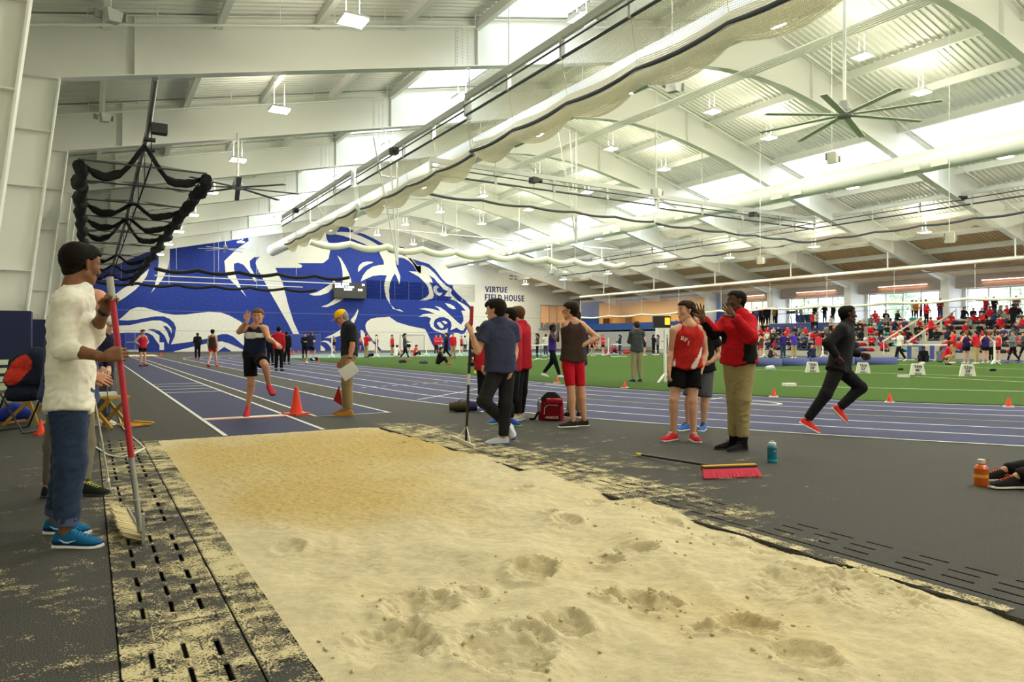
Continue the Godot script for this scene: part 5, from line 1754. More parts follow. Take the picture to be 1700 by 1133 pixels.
	for e in [[20, 632, 34, 604, 0.09, 0.1], [34, 604, 62, 596, 0.12, 0.14], [62, 596, 74, 625, 0.14, 0.13], [30, 625, 68, 628, 0.12, 0.13], [22, 655, 60, 652, 0.09, 0.1]]:
		bone(pr, W(e[0], e[1], 9.25) - jc, W(e[2], e[3], 9.3) - jc, e[4], e[5], 0, 0.06)
	var jm := nets(pr, 0.018, 0.015, 7.0)
	var spots2 := [[W(14, 628, 9.1) - jc, W(36, 604, 9.1) - jc, 0.12, Color("#c23a2c")]]
	paint(jm, Color("#1e2233"), spots2)
	single("draped_jacket", "navy jacket with a red hood thrown over the lawn chair", "jacket", jm, painted_cloth(), jc)
	pr = PackedFloat32Array()
	for e in [[8, 690, 24, 684, 0.1, 0.12], [24, 684, 46, 690, 0.12, 0.08]]:
		bone(pr, W(e[0], e[1], 10.6), W(e[2], e[3], 10.6), e[4], e[5], 0, 0.05)
	single("blue_bag", "crumpled bright blue bag under the chairs at the left", "bag", nets(pr, 0.025, 0.02, 8.0), cloth("#23348c"))
	# stool with a box on it
	o = thing("folding_stool", "yellow wooden folding stool with crossed legs beside the runway", "stool", F(178, 712), "", -TURN - 0.3)
	for z in [-0.15, 0.15]:
		part(o, "leg", MB.new().bar(Vector3(-0.24, 0.02, z), Vector3(0.2, 0.42, z), 0.03, 0.045), wood)
		part(o, "leg", MB.new().bar(Vector3(0.24, 0.02, z), Vector3(-0.2, 0.42, z), 0.03, 0.045), wood)
	part(o, "seat", MB.new().box(Vector3(0, 0.44, 0), Vector3(0.44, 0.03, 0.36)), wood)
	single("white_case", "small white case lying on the wooden stool", "box", MB.new().box(Vector3(0, 0.03, 0), Vector3(0.24, 0.05, 0.16), Basis(Vector3.UP, 0.2)), mat("#c9d3d6", 0.5), F(176, 712) + Vector3(0, 0.455, 0))
	for i in 4:
		var e: Array = [[192, 707, 244, 705], [200, 709.5, 250, 707.5], [212, 711.5, 236, 710], [222, 704, 254, 706]][i]
		single("marking_stake", "yellow marking stake lying in the pile beside the runway", "stake", MB.new().bar(F(e[0], e[1]) + Vector3(0, 0.02 + i * 0.006, 0), F(e[2], e[3]) + Vector3(0, 0.02 + i * 0.006, 0), 0.05, 0.02), mat("#d99a1c", 0.6), Vector3.ZERO, "yellow stakes on the floor")
	# white measuring tape and sticks at the left
	var tape := []
	for e in [[196, 560 + 130], [204, 712], [218, 726], [232, 738], [240, 746], [222, 756], [200, 762], [180, 758], [160, 745], [152, 736]]:
		tape.append(F(e[0], e[1]) + Vector3(0, 0.012, 0))
	single("measuring_tape", "white measuring tape snaking over the floor left of the pit", "tape", MB.new().tube(tape, 0.009, 6), mat("#cfd0c8", 0.6))
	single("white_stick", "thin white stick leaning beside the jeans, foot on the drain mats", "stick", MB.new().tube([W(158, 668, 5.3), F(183, 816) + Vector3(0, 0.01, 0)], 0.007, 6).tube([W(178.5, 795, 5.66), W(179.4, 800, 5.66)], 0.014, 8), mat("#d6d3c6", 0.5))
	single("tape_stand", "pale folding stand with a taut tape behind the red broom handle", "stand", MB.new().tube([W(192, 612, 8.6), F(196, 690)], 0.006, 5).tube([W(179, 615, 8.6), F(178, 700)], 0.006, 5), mat("#cfd0c8", 0.5))
	# distance markers on the turf
	for e in [[1348.5, 619, "18m", "59'"], [1432.6, 620.8, "16m", "52'"], [1523, 623.3, "14m", "46'"], [1606, 625.6, "12m", "39'"]]:
		var at := F(e[0], e[1])
		o = thing("distance_marker", "white trapezoid distance marker reading %s %s on the turf" % [e[2], e[3]], "marker", at, "", -TURN - 0.12)
		part(o, "board", MB.new().prism(PackedVector2Array([Vector2(-0.26, 0), Vector2(0.26, 0), Vector2(0.19, 0.38), Vector2(0.16, 0.42), Vector2(-0.16, 0.42), Vector2(-0.19, 0.38)]), Transform3D(Basis.IDENTITY, Vector3(0, 0, -0.05)), 0.1), mat("#d9d8d0", 0.6))
		var ink := mat("#1c1c1e", 0.6)
		writing(o, e[2], Transform3D(Basis.IDENTITY, Vector3(0, 0.315, 0.052)), 0.11, ink, 700, 0.26)
		writing(o, e[3], Transform3D(Basis.IDENTITY, Vector3(0, 0.185, 0.052)), 0.11, ink, 700, 0.18)
		writing(o, "GILL", Transform3D(Basis(Vector3(1, 0, 0), Vector3(0.25, 1, 0), Vector3(0, 0, 1)), Vector3(0.01, 0.06, 0.052)), 0.07, ink, 900, 0.24)
	# blue foam barrier
	for i in 4:
		var xs: Array = [[1249, 609.3, 1299, 608.6], [1300, 608.6, 1345, 607.9], [1346, 607.9, 1420, 606.7], [1421, 606.7, 1491, 605.6]][i]
		var a0 := F(xs[0], xs[1])
		var a1 := F(xs[2], xs[3])
		var back := cam_dir(0.2, 0, 1) * 0.28
		var m := MB.new().loft([[a0 + Vector3(0, 0.01, 0), a0 + Vector3(0, 0.38, 0) + back * 0.5, a0 + back + Vector3(0, 0.38, 0), a0 + back + Vector3(0, 0.01, 0)], [a1 + Vector3(0, 0.01, 0), a1 + Vector3(0, 0.38, 0) + back * 0.5, a1 + back + Vector3(0, 0.38, 0), a1 + back + Vector3(0, 0.01, 0)]])
		var w: float = a0.distance_to(a1)
		single("foam_barrier", "blue foam barrier block on the turf, %s from the coach" % ["first", "second", "third", "fourth"][i], "barrier", m, mat("#39457f", 0.6), Vector3.ZERO, "blue foam barrier blocks")
	# odds and ends on the turf
	for e in [[1278, 614.5, "white and navy bag", "#c9ccd0", 0.30], [1494, 615.5, "dark red cap", "#2a1a20", 0.16], [1647, 617.0, "black cap", "#17171a", 0.18], [1530, 606.0, "white and black bag", "#b9bcbe", 0.24], [703, 604.5, "navy and white clothes heap", "#4a5068", 0.3], [668, 603.0, "dark clothes heap", "#2c2f3a", 0.28], [615, 592.5, "black sports bag", "#1a1a1e", 0.4], [522, 599.5, "flat dark jacket", "#22263a", 0.35], [930, 625.5, "blue and white shoe bag", "#4a5c9a", 0.14], [860, 588, "red heap of clothes", "#a8222c", 0.3], [1040, 588, "red kit bag", "#b0202c", 0.5], [1010, 588.5, "second red kit bag", "#a01c28", 0.5], [1545, 600.0, "dark drinks bottle", "#20242c", 0.1]]:
		var at := F(e[0], e[1])
		var w: float = e[4]
		pr = PackedFloat32Array()
		bone(pr, Vector3(-w * 0.5, w * 0.28, 0), Vector3(w * 0.3, w * 0.34, 0.05), w * 0.26, w * 0.32, 0, 0.05)
		bone(pr, Vector3(w * 0.2, w * 0.25, 0.02), Vector3(w * 0.65, w * 0.2, 0.06), w * 0.24, w * 0.16, 0, 0.05)
		single("turf_item", "%s lying on the far ground" % e[2], "bag", nets(pr, w * 0.11, w * 0.06, 3.0 / w), cloth(e[3]), at)
	for e in [[1500, 627.0, "first"], [1310, 642.0, "second"], [836, 625.0, "third"]]:
		single("line_board", "flat white line board on the turf, %s of three" % e[2], "board", MB.new().box(Vector3(0, 0.05, 0), Vector3(0.32, 0.08, 0.2), toward), mat("#d6d6cc", 0.6), F(e[0], e[1]))
	# white standards
	for e in [[1104, 636.5, 1.55, "with a small score box beside the RPI athlete"], [1112, 592.0, 3.3, "tall, behind the RPI athlete"], [1268, 594.0, 1.2, "right of the coach"], [1366, 593.5, 1.1, "before the seated crowd, left"], [1442, 592.0, 1.1, "before the seated crowd, right"], [1651, 605.5, 1.25, "near the right edge"], [625, 593.5, 1.6, "at the far jump area, left"], [708, 592.0, 1.9, "at the far jump area, middle"], [763, 591.5, 1.8, "at the far jump area, right"], [551, 594.0, 1.6, "beside the official's back"], [1010, 590.5, 1.5, "near the red kit bags"]]:
		var at := F(e[0], e[1])
		o = thing("jump_standard", "white upright standard on a splayed foot, " + e[3], "stand", at, "", -TURN)
		part(o, "post", MB.new().tube([Vector3(0, 0.05, 0), Vector3(0, e[2], 0)], 0.045, 8), mat("#e2e3de", 0.5))
		for i in 3:
			var g := TAU * i / 3 + 0.5
			part(o, "foot", MB.new().bar(Vector3(cos(g) * 0.28, 0.02, sin(g) * 0.28), Vector3(0, 0.28, 0), 0.05, 0.04), mat("#e2e3de", 0.5))
		if e[3].begins_with("with"):
			part(o, "score_box", MB.new().box(Vector3(-0.1, e[2] + 0.22, 0), Vector3(0.5, 0.34, 0.16)), mat("#1c1c1c", 0.6))
			part(o, "lit_digit", MB.new().box(Vector3(0.05, e[2] + 0.24, 0.09), Vector3(0.14, 0.2, 0.02)), glow("#f0a824", 1.2))
	# hurdles
	for e in [[888, 598.0, "by the girl in grey"], [1024, 593.0, "by the girl in navy"], [900, 596.0, "second by the girl in grey"]]:
		o = thing("hurdle", "white hurdle standing on the far side, " + e[2], "hurdle", F(e[0], e[1]), "", 0.1)
		part(o, "top_bar", MB.new().box(Vector3(0, 0.95, 0), Vector3(1.1, 0.08, 0.03)), mat("#dfe0da", 0.5))
		for x in [-0.5, 0.5]:
			part(o, "upright", MB.new().box(Vector3(x, 0.48, 0), Vector3(0.04, 0.92, 0.04)), mat("#4a5cb0", 0.5))
			part(o, "base", MB.new().box(Vector3(x, 0.03, 0.25), Vector3(0.05, 0.05, 0.6)), mat("#dfe0da", 0.5))
	for i in 4:
		var at := F(1500 + i * 19, 598.5)
		o = thing("hurdle", "white hurdle with navy uprights in the row before the aisle, %s from the left" % ["first", "second", "third", "fourth"][i], "hurdle", at, "row of hurdles before the bleachers", PI * 0.5)
		part(o, "top_bar", MB.new().box(Vector3(0, 0.98, 0), Vector3(1.15, 0.09, 0.03)), mat("#d9dad6", 0.5))
		for x in [-0.4, 0.4]:
			part(o, "upright", MB.new().box(Vector3(x, 0.5, 0), Vector3(0.18, 0.86, 0.04)), mat("#3c4a86", 0.5))
			part(o, "base", MB.new().box(Vector3(x, 0.03, 0.2), Vector3(0.06, 0.05, 0.6)), mat("#d9dad6", 0.5))
	# bins and stands on the concourse
	for e in [[1336.5, "blue", "#2746a8"], [1350, "dark grey", "#3a4046"]]:
		var at := on_t(e[0], 536, 60.6)
		single("recycling_bin", "%s recycling bin on the concourse between the camera people" % e[1], "bin", MB.new().prism(PackedVector2Array([Vector2(-0.24, 0), Vector2(0.24, 0), Vector2(0.3, 0.9), Vector2(-0.3, 0.9)]), Transform3D(Basis(Vector3.UP, -PI * 0.5), Vector3(0, 0, -0.25)), 0.5).box(Vector3(0.2, 0.93, 0.0), Vector3(0.62, 0.06, 0.66)), mat(e[2], 0.6), Vector3(at.x, 2.875, at.z))
	for e in [[1311, "left"], [1318, "right"]]:
		var at := on_t(e[0], 536, 60.4)
		o = thing("camera_tripod", "tripod with a dark camera box on the platform, %s one" % e[1], "tripod", Vector3(at.x, 2.875, at.z))
		for i in 3:
			var g := TAU * i / 3
			part(o, "leg", MB.new().tube([Vector3(cos(g) * 0.4, 0, sin(g) * 0.4), Vector3(0, 1.1, 0)], 0.02, 5), mat("#2c2c2e", 0.5))
		part(o, "camera_box", MB.new().box(Vector3(0, 1.2, 0), Vector3(0.3, 0.28, 0.55)), mat("#1c1c20", 0.6))

# ---------- bodies: smooth-joined tapered bones meshed as surface nets ----------
# bones: ten numbers each - two ends, two radii, flag (1 flat at the second end, 2 flat at the first, 8 carve away), blend width
func bone(pr: PackedFloat32Array, a: Vector3, b: Vector3, ra: float, rb: float, flag := 0, k := 0.035) -> void:
	pr.append_array([a.x, a.y, a.z, b.x, b.y, b.z, ra, rb, flag, k])
func nets(pr: PackedFloat32Array, cell: float, wrinkle := 0.0, wfreq := 9.0) -> MB:
	var lo := Vector3.ONE * 1e9
	var hi := -lo
	var nb := pr.size() / 10
	for i in nb:
		if int(pr[i * 10 + 8]) & 8:
			continue
		for e in 2:
			var v := Vector3(pr[i * 10 + e * 3], pr[i * 10 + e * 3 + 1], pr[i * 10 + e * 3 + 2])
			var r := Vector3.ONE * (pr[i * 10 + 6 + e] + cell * 2.0 + 0.02)
			lo = lo.min(v - r)
			hi = hi.max(v + r)
	var B := 6
	var bx := int(ceil((hi.x - lo.x) / (cell * B)))
	var by := int(ceil((hi.y - lo.y) / (cell * B)))
	var bz := int(ceil((hi.z - lo.z) / (cell * B)))
	var ny := by * B + 2
	var nz := bz * B + 2
	var half := cell * B * 0.8661
	var m := MB.new()
	var cells := {}
	var edges := PackedInt32Array()
	var val := PackedFloat32Array()
	val.resize((B + 1) * (B + 1) * (B + 1))
	var near := PackedInt32Array()
	var d0 := PackedFloat32Array()
	d0.resize(nb)
	for X in bx:
		for Y in by:
			for Z in bz:
				var c := lo + Vector3(X + 0.5, Y + 0.5, Z + 0.5) * (cell * B)
				var best := 1e9
				for i in nb:
					var q := i * 10
					var ax := pr[q + 3] - pr[q]
					var ay := pr[q + 4] - pr[q + 1]
					var az := pr[q + 5] - pr[q + 2]
					var px := c.x - pr[q]
					var py := c.y - pr[q + 1]
					var pz := c.z - pr[q + 2]
					var ll := ax * ax + ay * ay + az * az
					var h := clampf((px * ax + py * ay + pz * az) / ll, 0.0, 1.0) if ll > 1e-9 else 0.0
					px -= ax * h
					py -= ay * h
					pz -= az * h
					var dd := sqrt(px * px + py * py + pz * pz) - lerpf(pr[q + 6], pr[q + 7], h)
					d0[i] = dd
					if not (int(pr[q + 8]) & 8) and dd < best:
						best = dd
				if best > half + 0.03 or best < -half - 0.09:
					continue
				near.clear()
				for i in nb:
					if d0[i] < best + 2.0 * half + 0.05:
						near.append(i * 10)
				var w := 0
				for ix in B + 1:
					var gx := lo.x + (X * B + ix) * cell
					for iy in B + 1:
						var gy := lo.y + (Y * B + iy) * cell
						for iz in B + 1:
							var gz := lo.z + (Z * B + iz) * cell
							var d := 1e3
							for q in near:
								var ax := pr[q + 3] - pr[q]
								var ay := pr[q + 4] - pr[q + 1]
								var az := pr[q + 5] - pr[q + 2]
								var px := gx - pr[q]
								var py := gy - pr[q + 1]
								var pz := gz - pr[q + 2]
								var ll := ax * ax + ay * ay + az * az
								var tt := (px * ax + py * ay + pz * az) / ll if ll > 1e-9 else 0.0
								var h := clampf(tt, 0.0, 1.0)
								var ux := px - ax * h
								var uy := py - ay * h
								var uz := pz - az * h
								var dd := sqrt(ux * ux + uy * uy + uz * uz) - (pr[q + 6] + (pr[q + 7] - pr[q + 6]) * h)
								var fl := int(pr[q + 8])
								if fl & 1:
									dd = maxf(dd, (tt - 1.0) * sqrt(ll))
								if fl & 2:
									dd = maxf(dd, -tt * sqrt(ll))
								var k := pr[q + 9]
								if fl & 8:
									var e := maxf(k - absf(d + dd), 0.0) / k
									d = maxf(d, -dd) + e * e * k * 0.25
								else:
									var e := maxf(k - absf(d - dd), 0.0) / k
									d = minf(d, dd) - e * e * k * 0.25
							val[w] = d
							w += 1
				var S := B + 1
				for ix in B:
					for iy in B:
						for iz in B:
							var o := (ix * S + iy) * S + iz
							var v0 := val[o]
							var sx := 0.0
							var sy := 0.0
							var sz := 0.0
							var n := 0
							var neg := 0
							for e in 8:
								if val[o + (S * S if e & 1 else 0) + (S if e & 2 else 0) + (1 if e & 4 else 0)] < 0.0:
									neg += 1
							var key := ((X * B + ix) * ny + (Y * B + iy)) * nz + Z * B + iz
							var s0 := v0 < 0.0
							if s0 != (val[o + S * S] < 0.0):
								edges.append_array([key, 0, 1 if s0 else 0])
							if s0 != (val[o + S] < 0.0):
								edges.append_array([key, 1, 1 if s0 else 0])
							if s0 != (val[o + 1] < 0.0):
								edges.append_array([key, 2, 1 if s0 else 0])
							if neg == 0 or neg == 8:
								continue
							for a in 12:
								var ax := a / 4
								var r := a % 4
								var dx := 0
								var dy := 0
								var dz := 0
								if ax == 0:
									dy = r & 1
									dz = r >> 1
								elif ax == 1:
									dx = r & 1
									dz = r >> 1
								else:
									dx = r & 1
									dy = r >> 1
								var i0 := o + dx * S * S + dy * S + dz
								var i1 := i0 + (S * S if ax == 0 else (S if ax == 1 else 1))
								var va := val[i0]
								var vb := val[i1]
								if (va < 0.0) != (vb < 0.0):
									var f := va / (va - vb)
									sx += dx + (f if ax == 0 else 0.0)
									sy += dy + (f if ax == 1 else 0.0)
									sz += dz + (f if ax == 2 else 0.0)
									n += 1
							cells[key] = m.p.size()
							m.p.append(lo + Vector3(X * B + ix + sx / n, Y * B + iy + sy / n, Z * B + iz + sz / n) * cell)
	var sy2 := nz
	var sx2 := ny * nz
	for i in range(0, edges.size(), 3):
		var k := edges[i]
		var u := 0
		var v := 0
		match edges[i + 1]:
			0:
				u = sy2
				v = 1
			1:
				u = 1
				v = sx2
			2:
				u = sx2
				v = sy2
		var a: int = cells.get(k, -1)
		var b: int = cells.get(k - u, -1)
		var c: int = cells.get(k - u - v, -1)
		var d: int = cells.get(k - v, -1)
		if a < 0 or b < 0 or c < 0 or d < 0:
			continue
		if edges[i + 2] == 1:
			m.ix.append_array([a, c, b, a, d, c])
		else:
			m.ix.append_array([a, b, c, a, c, d])
	m.n.resize(m.p.size())
	m.smooth()
	if wrinkle > 0.0:
		var f := FastNoiseLite.new()
		f.frequency = wfreq
		f.fractal_octaves = 2
		f.noise_type = FastNoiseLite.TYPE_SIMPLEX
		f.fractal_type = FastNoiseLite.FRACTAL_RIDGED
		for i in m.p.size():
			var p := m.p[i]
			m.p[i] = p + m.n[i] * ((f.get_noise_3d(p.x + p.y * 0.4, p.y * 1.5 - p.x * 0.9, p.z * 0.8) * 0.5 + 0.3) * wrinkle)
		m.smooth()
	return m

# ---------- heads, hair, hands ----------
var forms := {}
func head_form(fine: bool) -> MB:
	var key := "head%s" % fine
	if forms.has(key):
		return forms[key]
	var pr := PackedFloat32Array()
	bone(pr, Vector3(0, 0.04, -0.04), Vector3(0, 0.042, 0.012), 0.080, 0.076, 0, 0.02)
	bone(pr, Vector3(0, -0.02, 0.03), Vector3(0, -0.07, 0.04), 0.056, 0.040, 0, 0.03)
	for x in [-1.0, 1.0]:
		bone(pr, Vector3(x * 0.042, -0.055, 0.0), Vector3(x * 0.014, -0.098, 0.056), 0.026, 0.018, 0, 0.025)
		bone(pr, Vector3(x * 0.042, -0.02, 0.055), Vector3(x * 0.040, -0.025, 0.05), 0.021, 0.021, 0, 0.025)
		bone(pr, Vector3(x * 0.079, 0.015, -0.014), Vector3(x * 0.074, -0.028, -0.004), 0.014, 0.009, 0, 0.008)
	bone(pr, Vector3(0, -0.102, 0.062), Vector3(0, -0.1, 0.06), 0.017, 0.017, 0, 0.02)
	bone(pr, Vector3(-0.036, 0.024, 0.070), Vector3(0.036, 0.024, 0.070), 0.013, 0.013, 0, 0.02)
	bone(pr, Vector3(0, 0.012, 0.082), Vector3(0, -0.028, 0.104), 0.0075, 0.012, 0, 0.012)
	bone(pr, Vector3(-0.010, -0.034, 0.094), Vector3(0.010, -0.034, 0.094), 0.0085, 0.0085, 0, 0.008)
	for x in [-1.0, 1.0]:
		bone(pr, Vector3(x * 0.032, 0.004, 0.097), Vector3(x * 0.036, 0.004, 0.095), 0.016, 0.016, 8, 0.012)
		bone(pr, Vector3(x * 0.031, 0.002, 0.073), Vector3(x * 0.032, 0.002, 0.073), 0.0125, 0.0125, 0, 0.003)
	bone(pr, Vector3(-0.017, -0.063, 0.083), Vector3(0.017, -0.063, 0.083), 0.0075, 0.0075, 0, 0.006)
	bone(pr, Vector3(-0.014, -0.075, 0.080), Vector3(0.014, -0.075, 0.080), 0.008, 0.008, 0, 0.006)
	bone(pr, Vector3(0, -0.06, -0.03), Vector3(0, -0.17, -0.045), 0.055, 0.058, 0, 0.03)
	var m := nets(pr, 0.0048 if fine else 0.012)
	for p in m.p:
		var c := Color.WHITE
		var x := absf(p.x)
		var e := Vector3(x, p.y, p.z) - Vector3(0.0315, 0.002, 0.073)
		if e.length() < 0.0142 and p.z > 0.078 and absf(p.y - 0.002) < 0.006:
			c = Color(2, 2, 2) if absf(x - 0.0315) > 0.0055 else Color(0.05, 0.04, 0.04)
		elif x > 0.012 and x < 0.05 and p.y > 0.024 and p.y < 0.036 and p.z > 0.062:
			c = Color(0.25, 0.2, 0.17)
		elif x < 0.024 and p.y > -0.083 and p.y < -0.056 and p.z > 0.082:
			c = Color(0.85, 0.62, 0.6)
		m.c.append(c)
	forms[key] = m
	return m
func hair_form(kind: String, fine: bool) -> MB:
	var key := "hair%s%s" % [kind, fine]
	if forms.has(key):
		return forms[key]
	var pr := PackedFloat32Array()
	var th := {"short": 0.010, "mop": 0.020, "buzz": 0.005, "long": 0.013, "bald": 0.004, "curly": 0.016}[kind] as float
	bone(pr, Vector3(0, 0.04, -0.042), Vector3(0, 0.046, 0.016), 0.080 + th, 0.076 + th * 0.8, 0, 0.02)
	bone(pr, Vector3(0, -0.01, -0.05), Vector3(0, -0.045, -0.055), 0.060 + th * 0.5, 0.046 + th * 0.5, 0, 0.03)
	if kind == "long":
		bone(pr, Vector3(0, 0.03, -0.115), Vector3(0, -0.05, -0.15), 0.03, 0.035, 0, 0.02)
		bone(pr, Vector3(0, -0.05, -0.15), Vector3(0, -0.2, -0.13), 0.035, 0.018, 0, 0.02)
	if kind == "mop":
		bone(pr, Vector3(-0.05, 0.07, 0.055), Vector3(0.05, 0.06, 0.06), 0.032, 0.03, 0, 0.03)
	if kind == "bald":
		bone(pr, Vector3(-0.2, 0.16, 0.02), Vector3(0.2, 0.16, 0.02), 0.13, 0.13, 8, 0.01)
	var cut := 0.0 if kind != "mop" else -0.02
	bone(pr, Vector3(-0.2, -0.045 + cut, 0.105), Vector3(0.2, -0.045 + cut, 0.105), 0.116, 0.116, 8, 0.012)
	bone(pr, Vector3(-0.2, -0.12, 0.04), Vector3(0.2, -0.12, 0.04), 0.092, 0.092, 8, 0.012)
	for x in [-1.0, 1.0]:
		bone(pr, Vector3(x * 0.095, 0.0, 0.0), Vector3(x * 0.095, -0.05, 0.004), 0.036, 0.036, 8, 0.008)
		bone(pr, Vector3(x * 0.075, 0.045, 0.075), Vector3(x * 0.09, 0.0, 0.06), 0.036, 0.04, 8, 0.012)
	if kind != "long":
		bone(pr, Vector3(-0.2, -0.19, -0.05), Vector3(0.2, -0.19, -0.05), 0.115, 0.115, 8, 0.01)
	var m := nets(pr, 0.006 if fine else 0.014, {"mop": 0.012, "curly": 0.012, "short": 0.009, "long": 0.008}.get(kind, 0.002), 60.0)
	forms[key] = m
	return m
# a right hand: wrist at the origin, fingers along +y, palm towards +z, thumb on the +x side
func hand_form(kind: String, fine: bool) -> MB:
	var key := "hand%s%s" % [kind, fine]
	if forms.has(key):
		return forms[key]
	var curl: float = {"relaxed": 0.38, "grip": 1.12, "spread": 0.10, "flat": 0.18}[kind]
	var fan: float = {"relaxed": 0.05, "grip": 0.02, "spread": 0.24, "flat": 0.06}[kind]
	var pr := PackedFloat32Array()
	bone(pr, Vector3(0, -0.03, 0), Vector3(0, 0.02, 0), 0.026, 0.027, 0, 0.02)
	for x in [-0.027, -0.009, 0.010, 0.028]:
		bone(pr, Vector3(x * 0.7, 0.02, 0), Vector3(x, 0.085, 0.002), 0.0165, 0.0135, 0, 0.012)
	var roots := [[0.030, 0.088, 0.072], [0.010, 0.094, 0.082], [-0.010, 0.091, 0.076], [-0.028, 0.083, 0.060]]
	for i in 4:
		var p := Vector3(roots[i][0], roots[i][1], 0.002)
		var a := curl * 0.7
		var side: float = (1.5 - i) * fan
		var r := 0.0092
		for sg in 3:
			var l: float = roots[i][2] * [0.45, 0.32, 0.23][sg]
			var d := Vector3(sin(side), cos(side) * cos(a), sin(a)).normalized()
			bone(pr, p, p + d * l, r, r * 0.9, 0, 0.003)
			p += d * l
			r *= 0.9
			a += curl
	var th := [Vector3(0.024, 0.018, 0.006), Vector3(0.046, 0.048, 0.016 + curl * 0.012), Vector3(0.056 - curl * 0.012, 0.076, 0.022 + curl * 0.02), Vector3(0.058 - curl * 0.024, 0.098, 0.026 + curl * 0.026)]
	if kind == "spread":
		th = [Vector3(0.024, 0.018, 0.004), Vector3(0.052, 0.042, 0.01), Vector3(0.076, 0.066, 0.012), Vector3(0.092, 0.086, 0.014)]
	for i in 3:
		bone(pr, th[i], th[i + 1], [0.017, 0.0125, 0.0105][i], [0.0125, 0.0105, 0.0085][i], 0, 0.006)
	forms[key] = nets(pr, 0.0042 if fine else 0.010)
	return forms[key]
func shoe_rings(low: float, high: Array, grow: float) -> Array:
	var rings := []
	var wid := [0.022, 0.034, 0.037, 0.036, 0.040, 0.047, 0.047, 0.038, 0.018]
	var at := [-0.062, -0.05, -0.02, 0.03, 0.08, 0.13, 0.17, 0.20, 0.218]
	for i in at.size():
		var ring := []
		for j in 14:
			var a := TAU * j / 14
			var y := sin(a)
			var yy: float = lerpf(low, high[i], pow(maxf(y, 0.0), 0.8)) if y > 0 else low
			ring.append(Vector3(signf(cos(a)) * pow(absf(cos(a)), 0.6) * (wid[i] + grow), yy, at[i] + (grow if i > 6 else -grow if i < 2 else 0.0)))
		rings.append(ring)
	return rings
func shoe_parts(parent: Node3D, x: Transform3D, upper: Material, sole: Material, lace: Material, boot := false) -> void:
	if not forms.has("shoe"):
		forms["shoe"] = MB.new().loft(shoe_rings(0.014, [0.06, 0.088, 0.095, 0.095, 0.078, 0.062, 0.052, 0.042, 0.03], 0.0)).mesh()
		forms["sole"] = MB.new().loft(shoe_rings(0.0, [0.026, 0.027, 0.027, 0.025, 0.024, 0.023, 0.022, 0.022, 0.02], 0.004)).mesh()
		var lc := MB.new()
		for i in 5:
			var z := 0.05 + i * 0.02
			var y := 0.094 - i * 0.0075
			lc.tube([Vector3(-0.022, y - 0.004, z), Vector3(0, y + 0.004, z + 0.006), Vector3(0.022, y - 0.004, z + 0.012)], 0.0032, 5)
		lc.tube([Vector3(0.0, 0.1, 0.05), Vector3(-0.028, 0.104, 0.056), Vector3(-0.02, 0.096, 0.08)], 0.0028, 5)
		lc.tube([Vector3(0.0, 0.1, 0.05), Vector3(0.028, 0.104, 0.056), Vector3(0.024, 0.096, 0.08)], 0.0028, 5)
		forms["lace"] = lc.mesh()
		forms["shaft"] = MB.new().tube([Vector3(0, 0.06, 0), Vector3(0, 0.12, -0.004), Vector3(0, 0.19, -0.008), Vector3(0, 0.235, -0.006)], [0.052, 0.052, 0.058, 0.064], 14).mesh()
	var s := part(parent, "boot" if boot else "shoe", forms["shoe"], upper)
	s.transform = x
	part(s, "sole", forms["sole"], sole)
	if lace:
		part(s, "laces", forms["lace"], lace)
	if boot:
		part(s, "boot_shaft", forms["shaft"], upper)

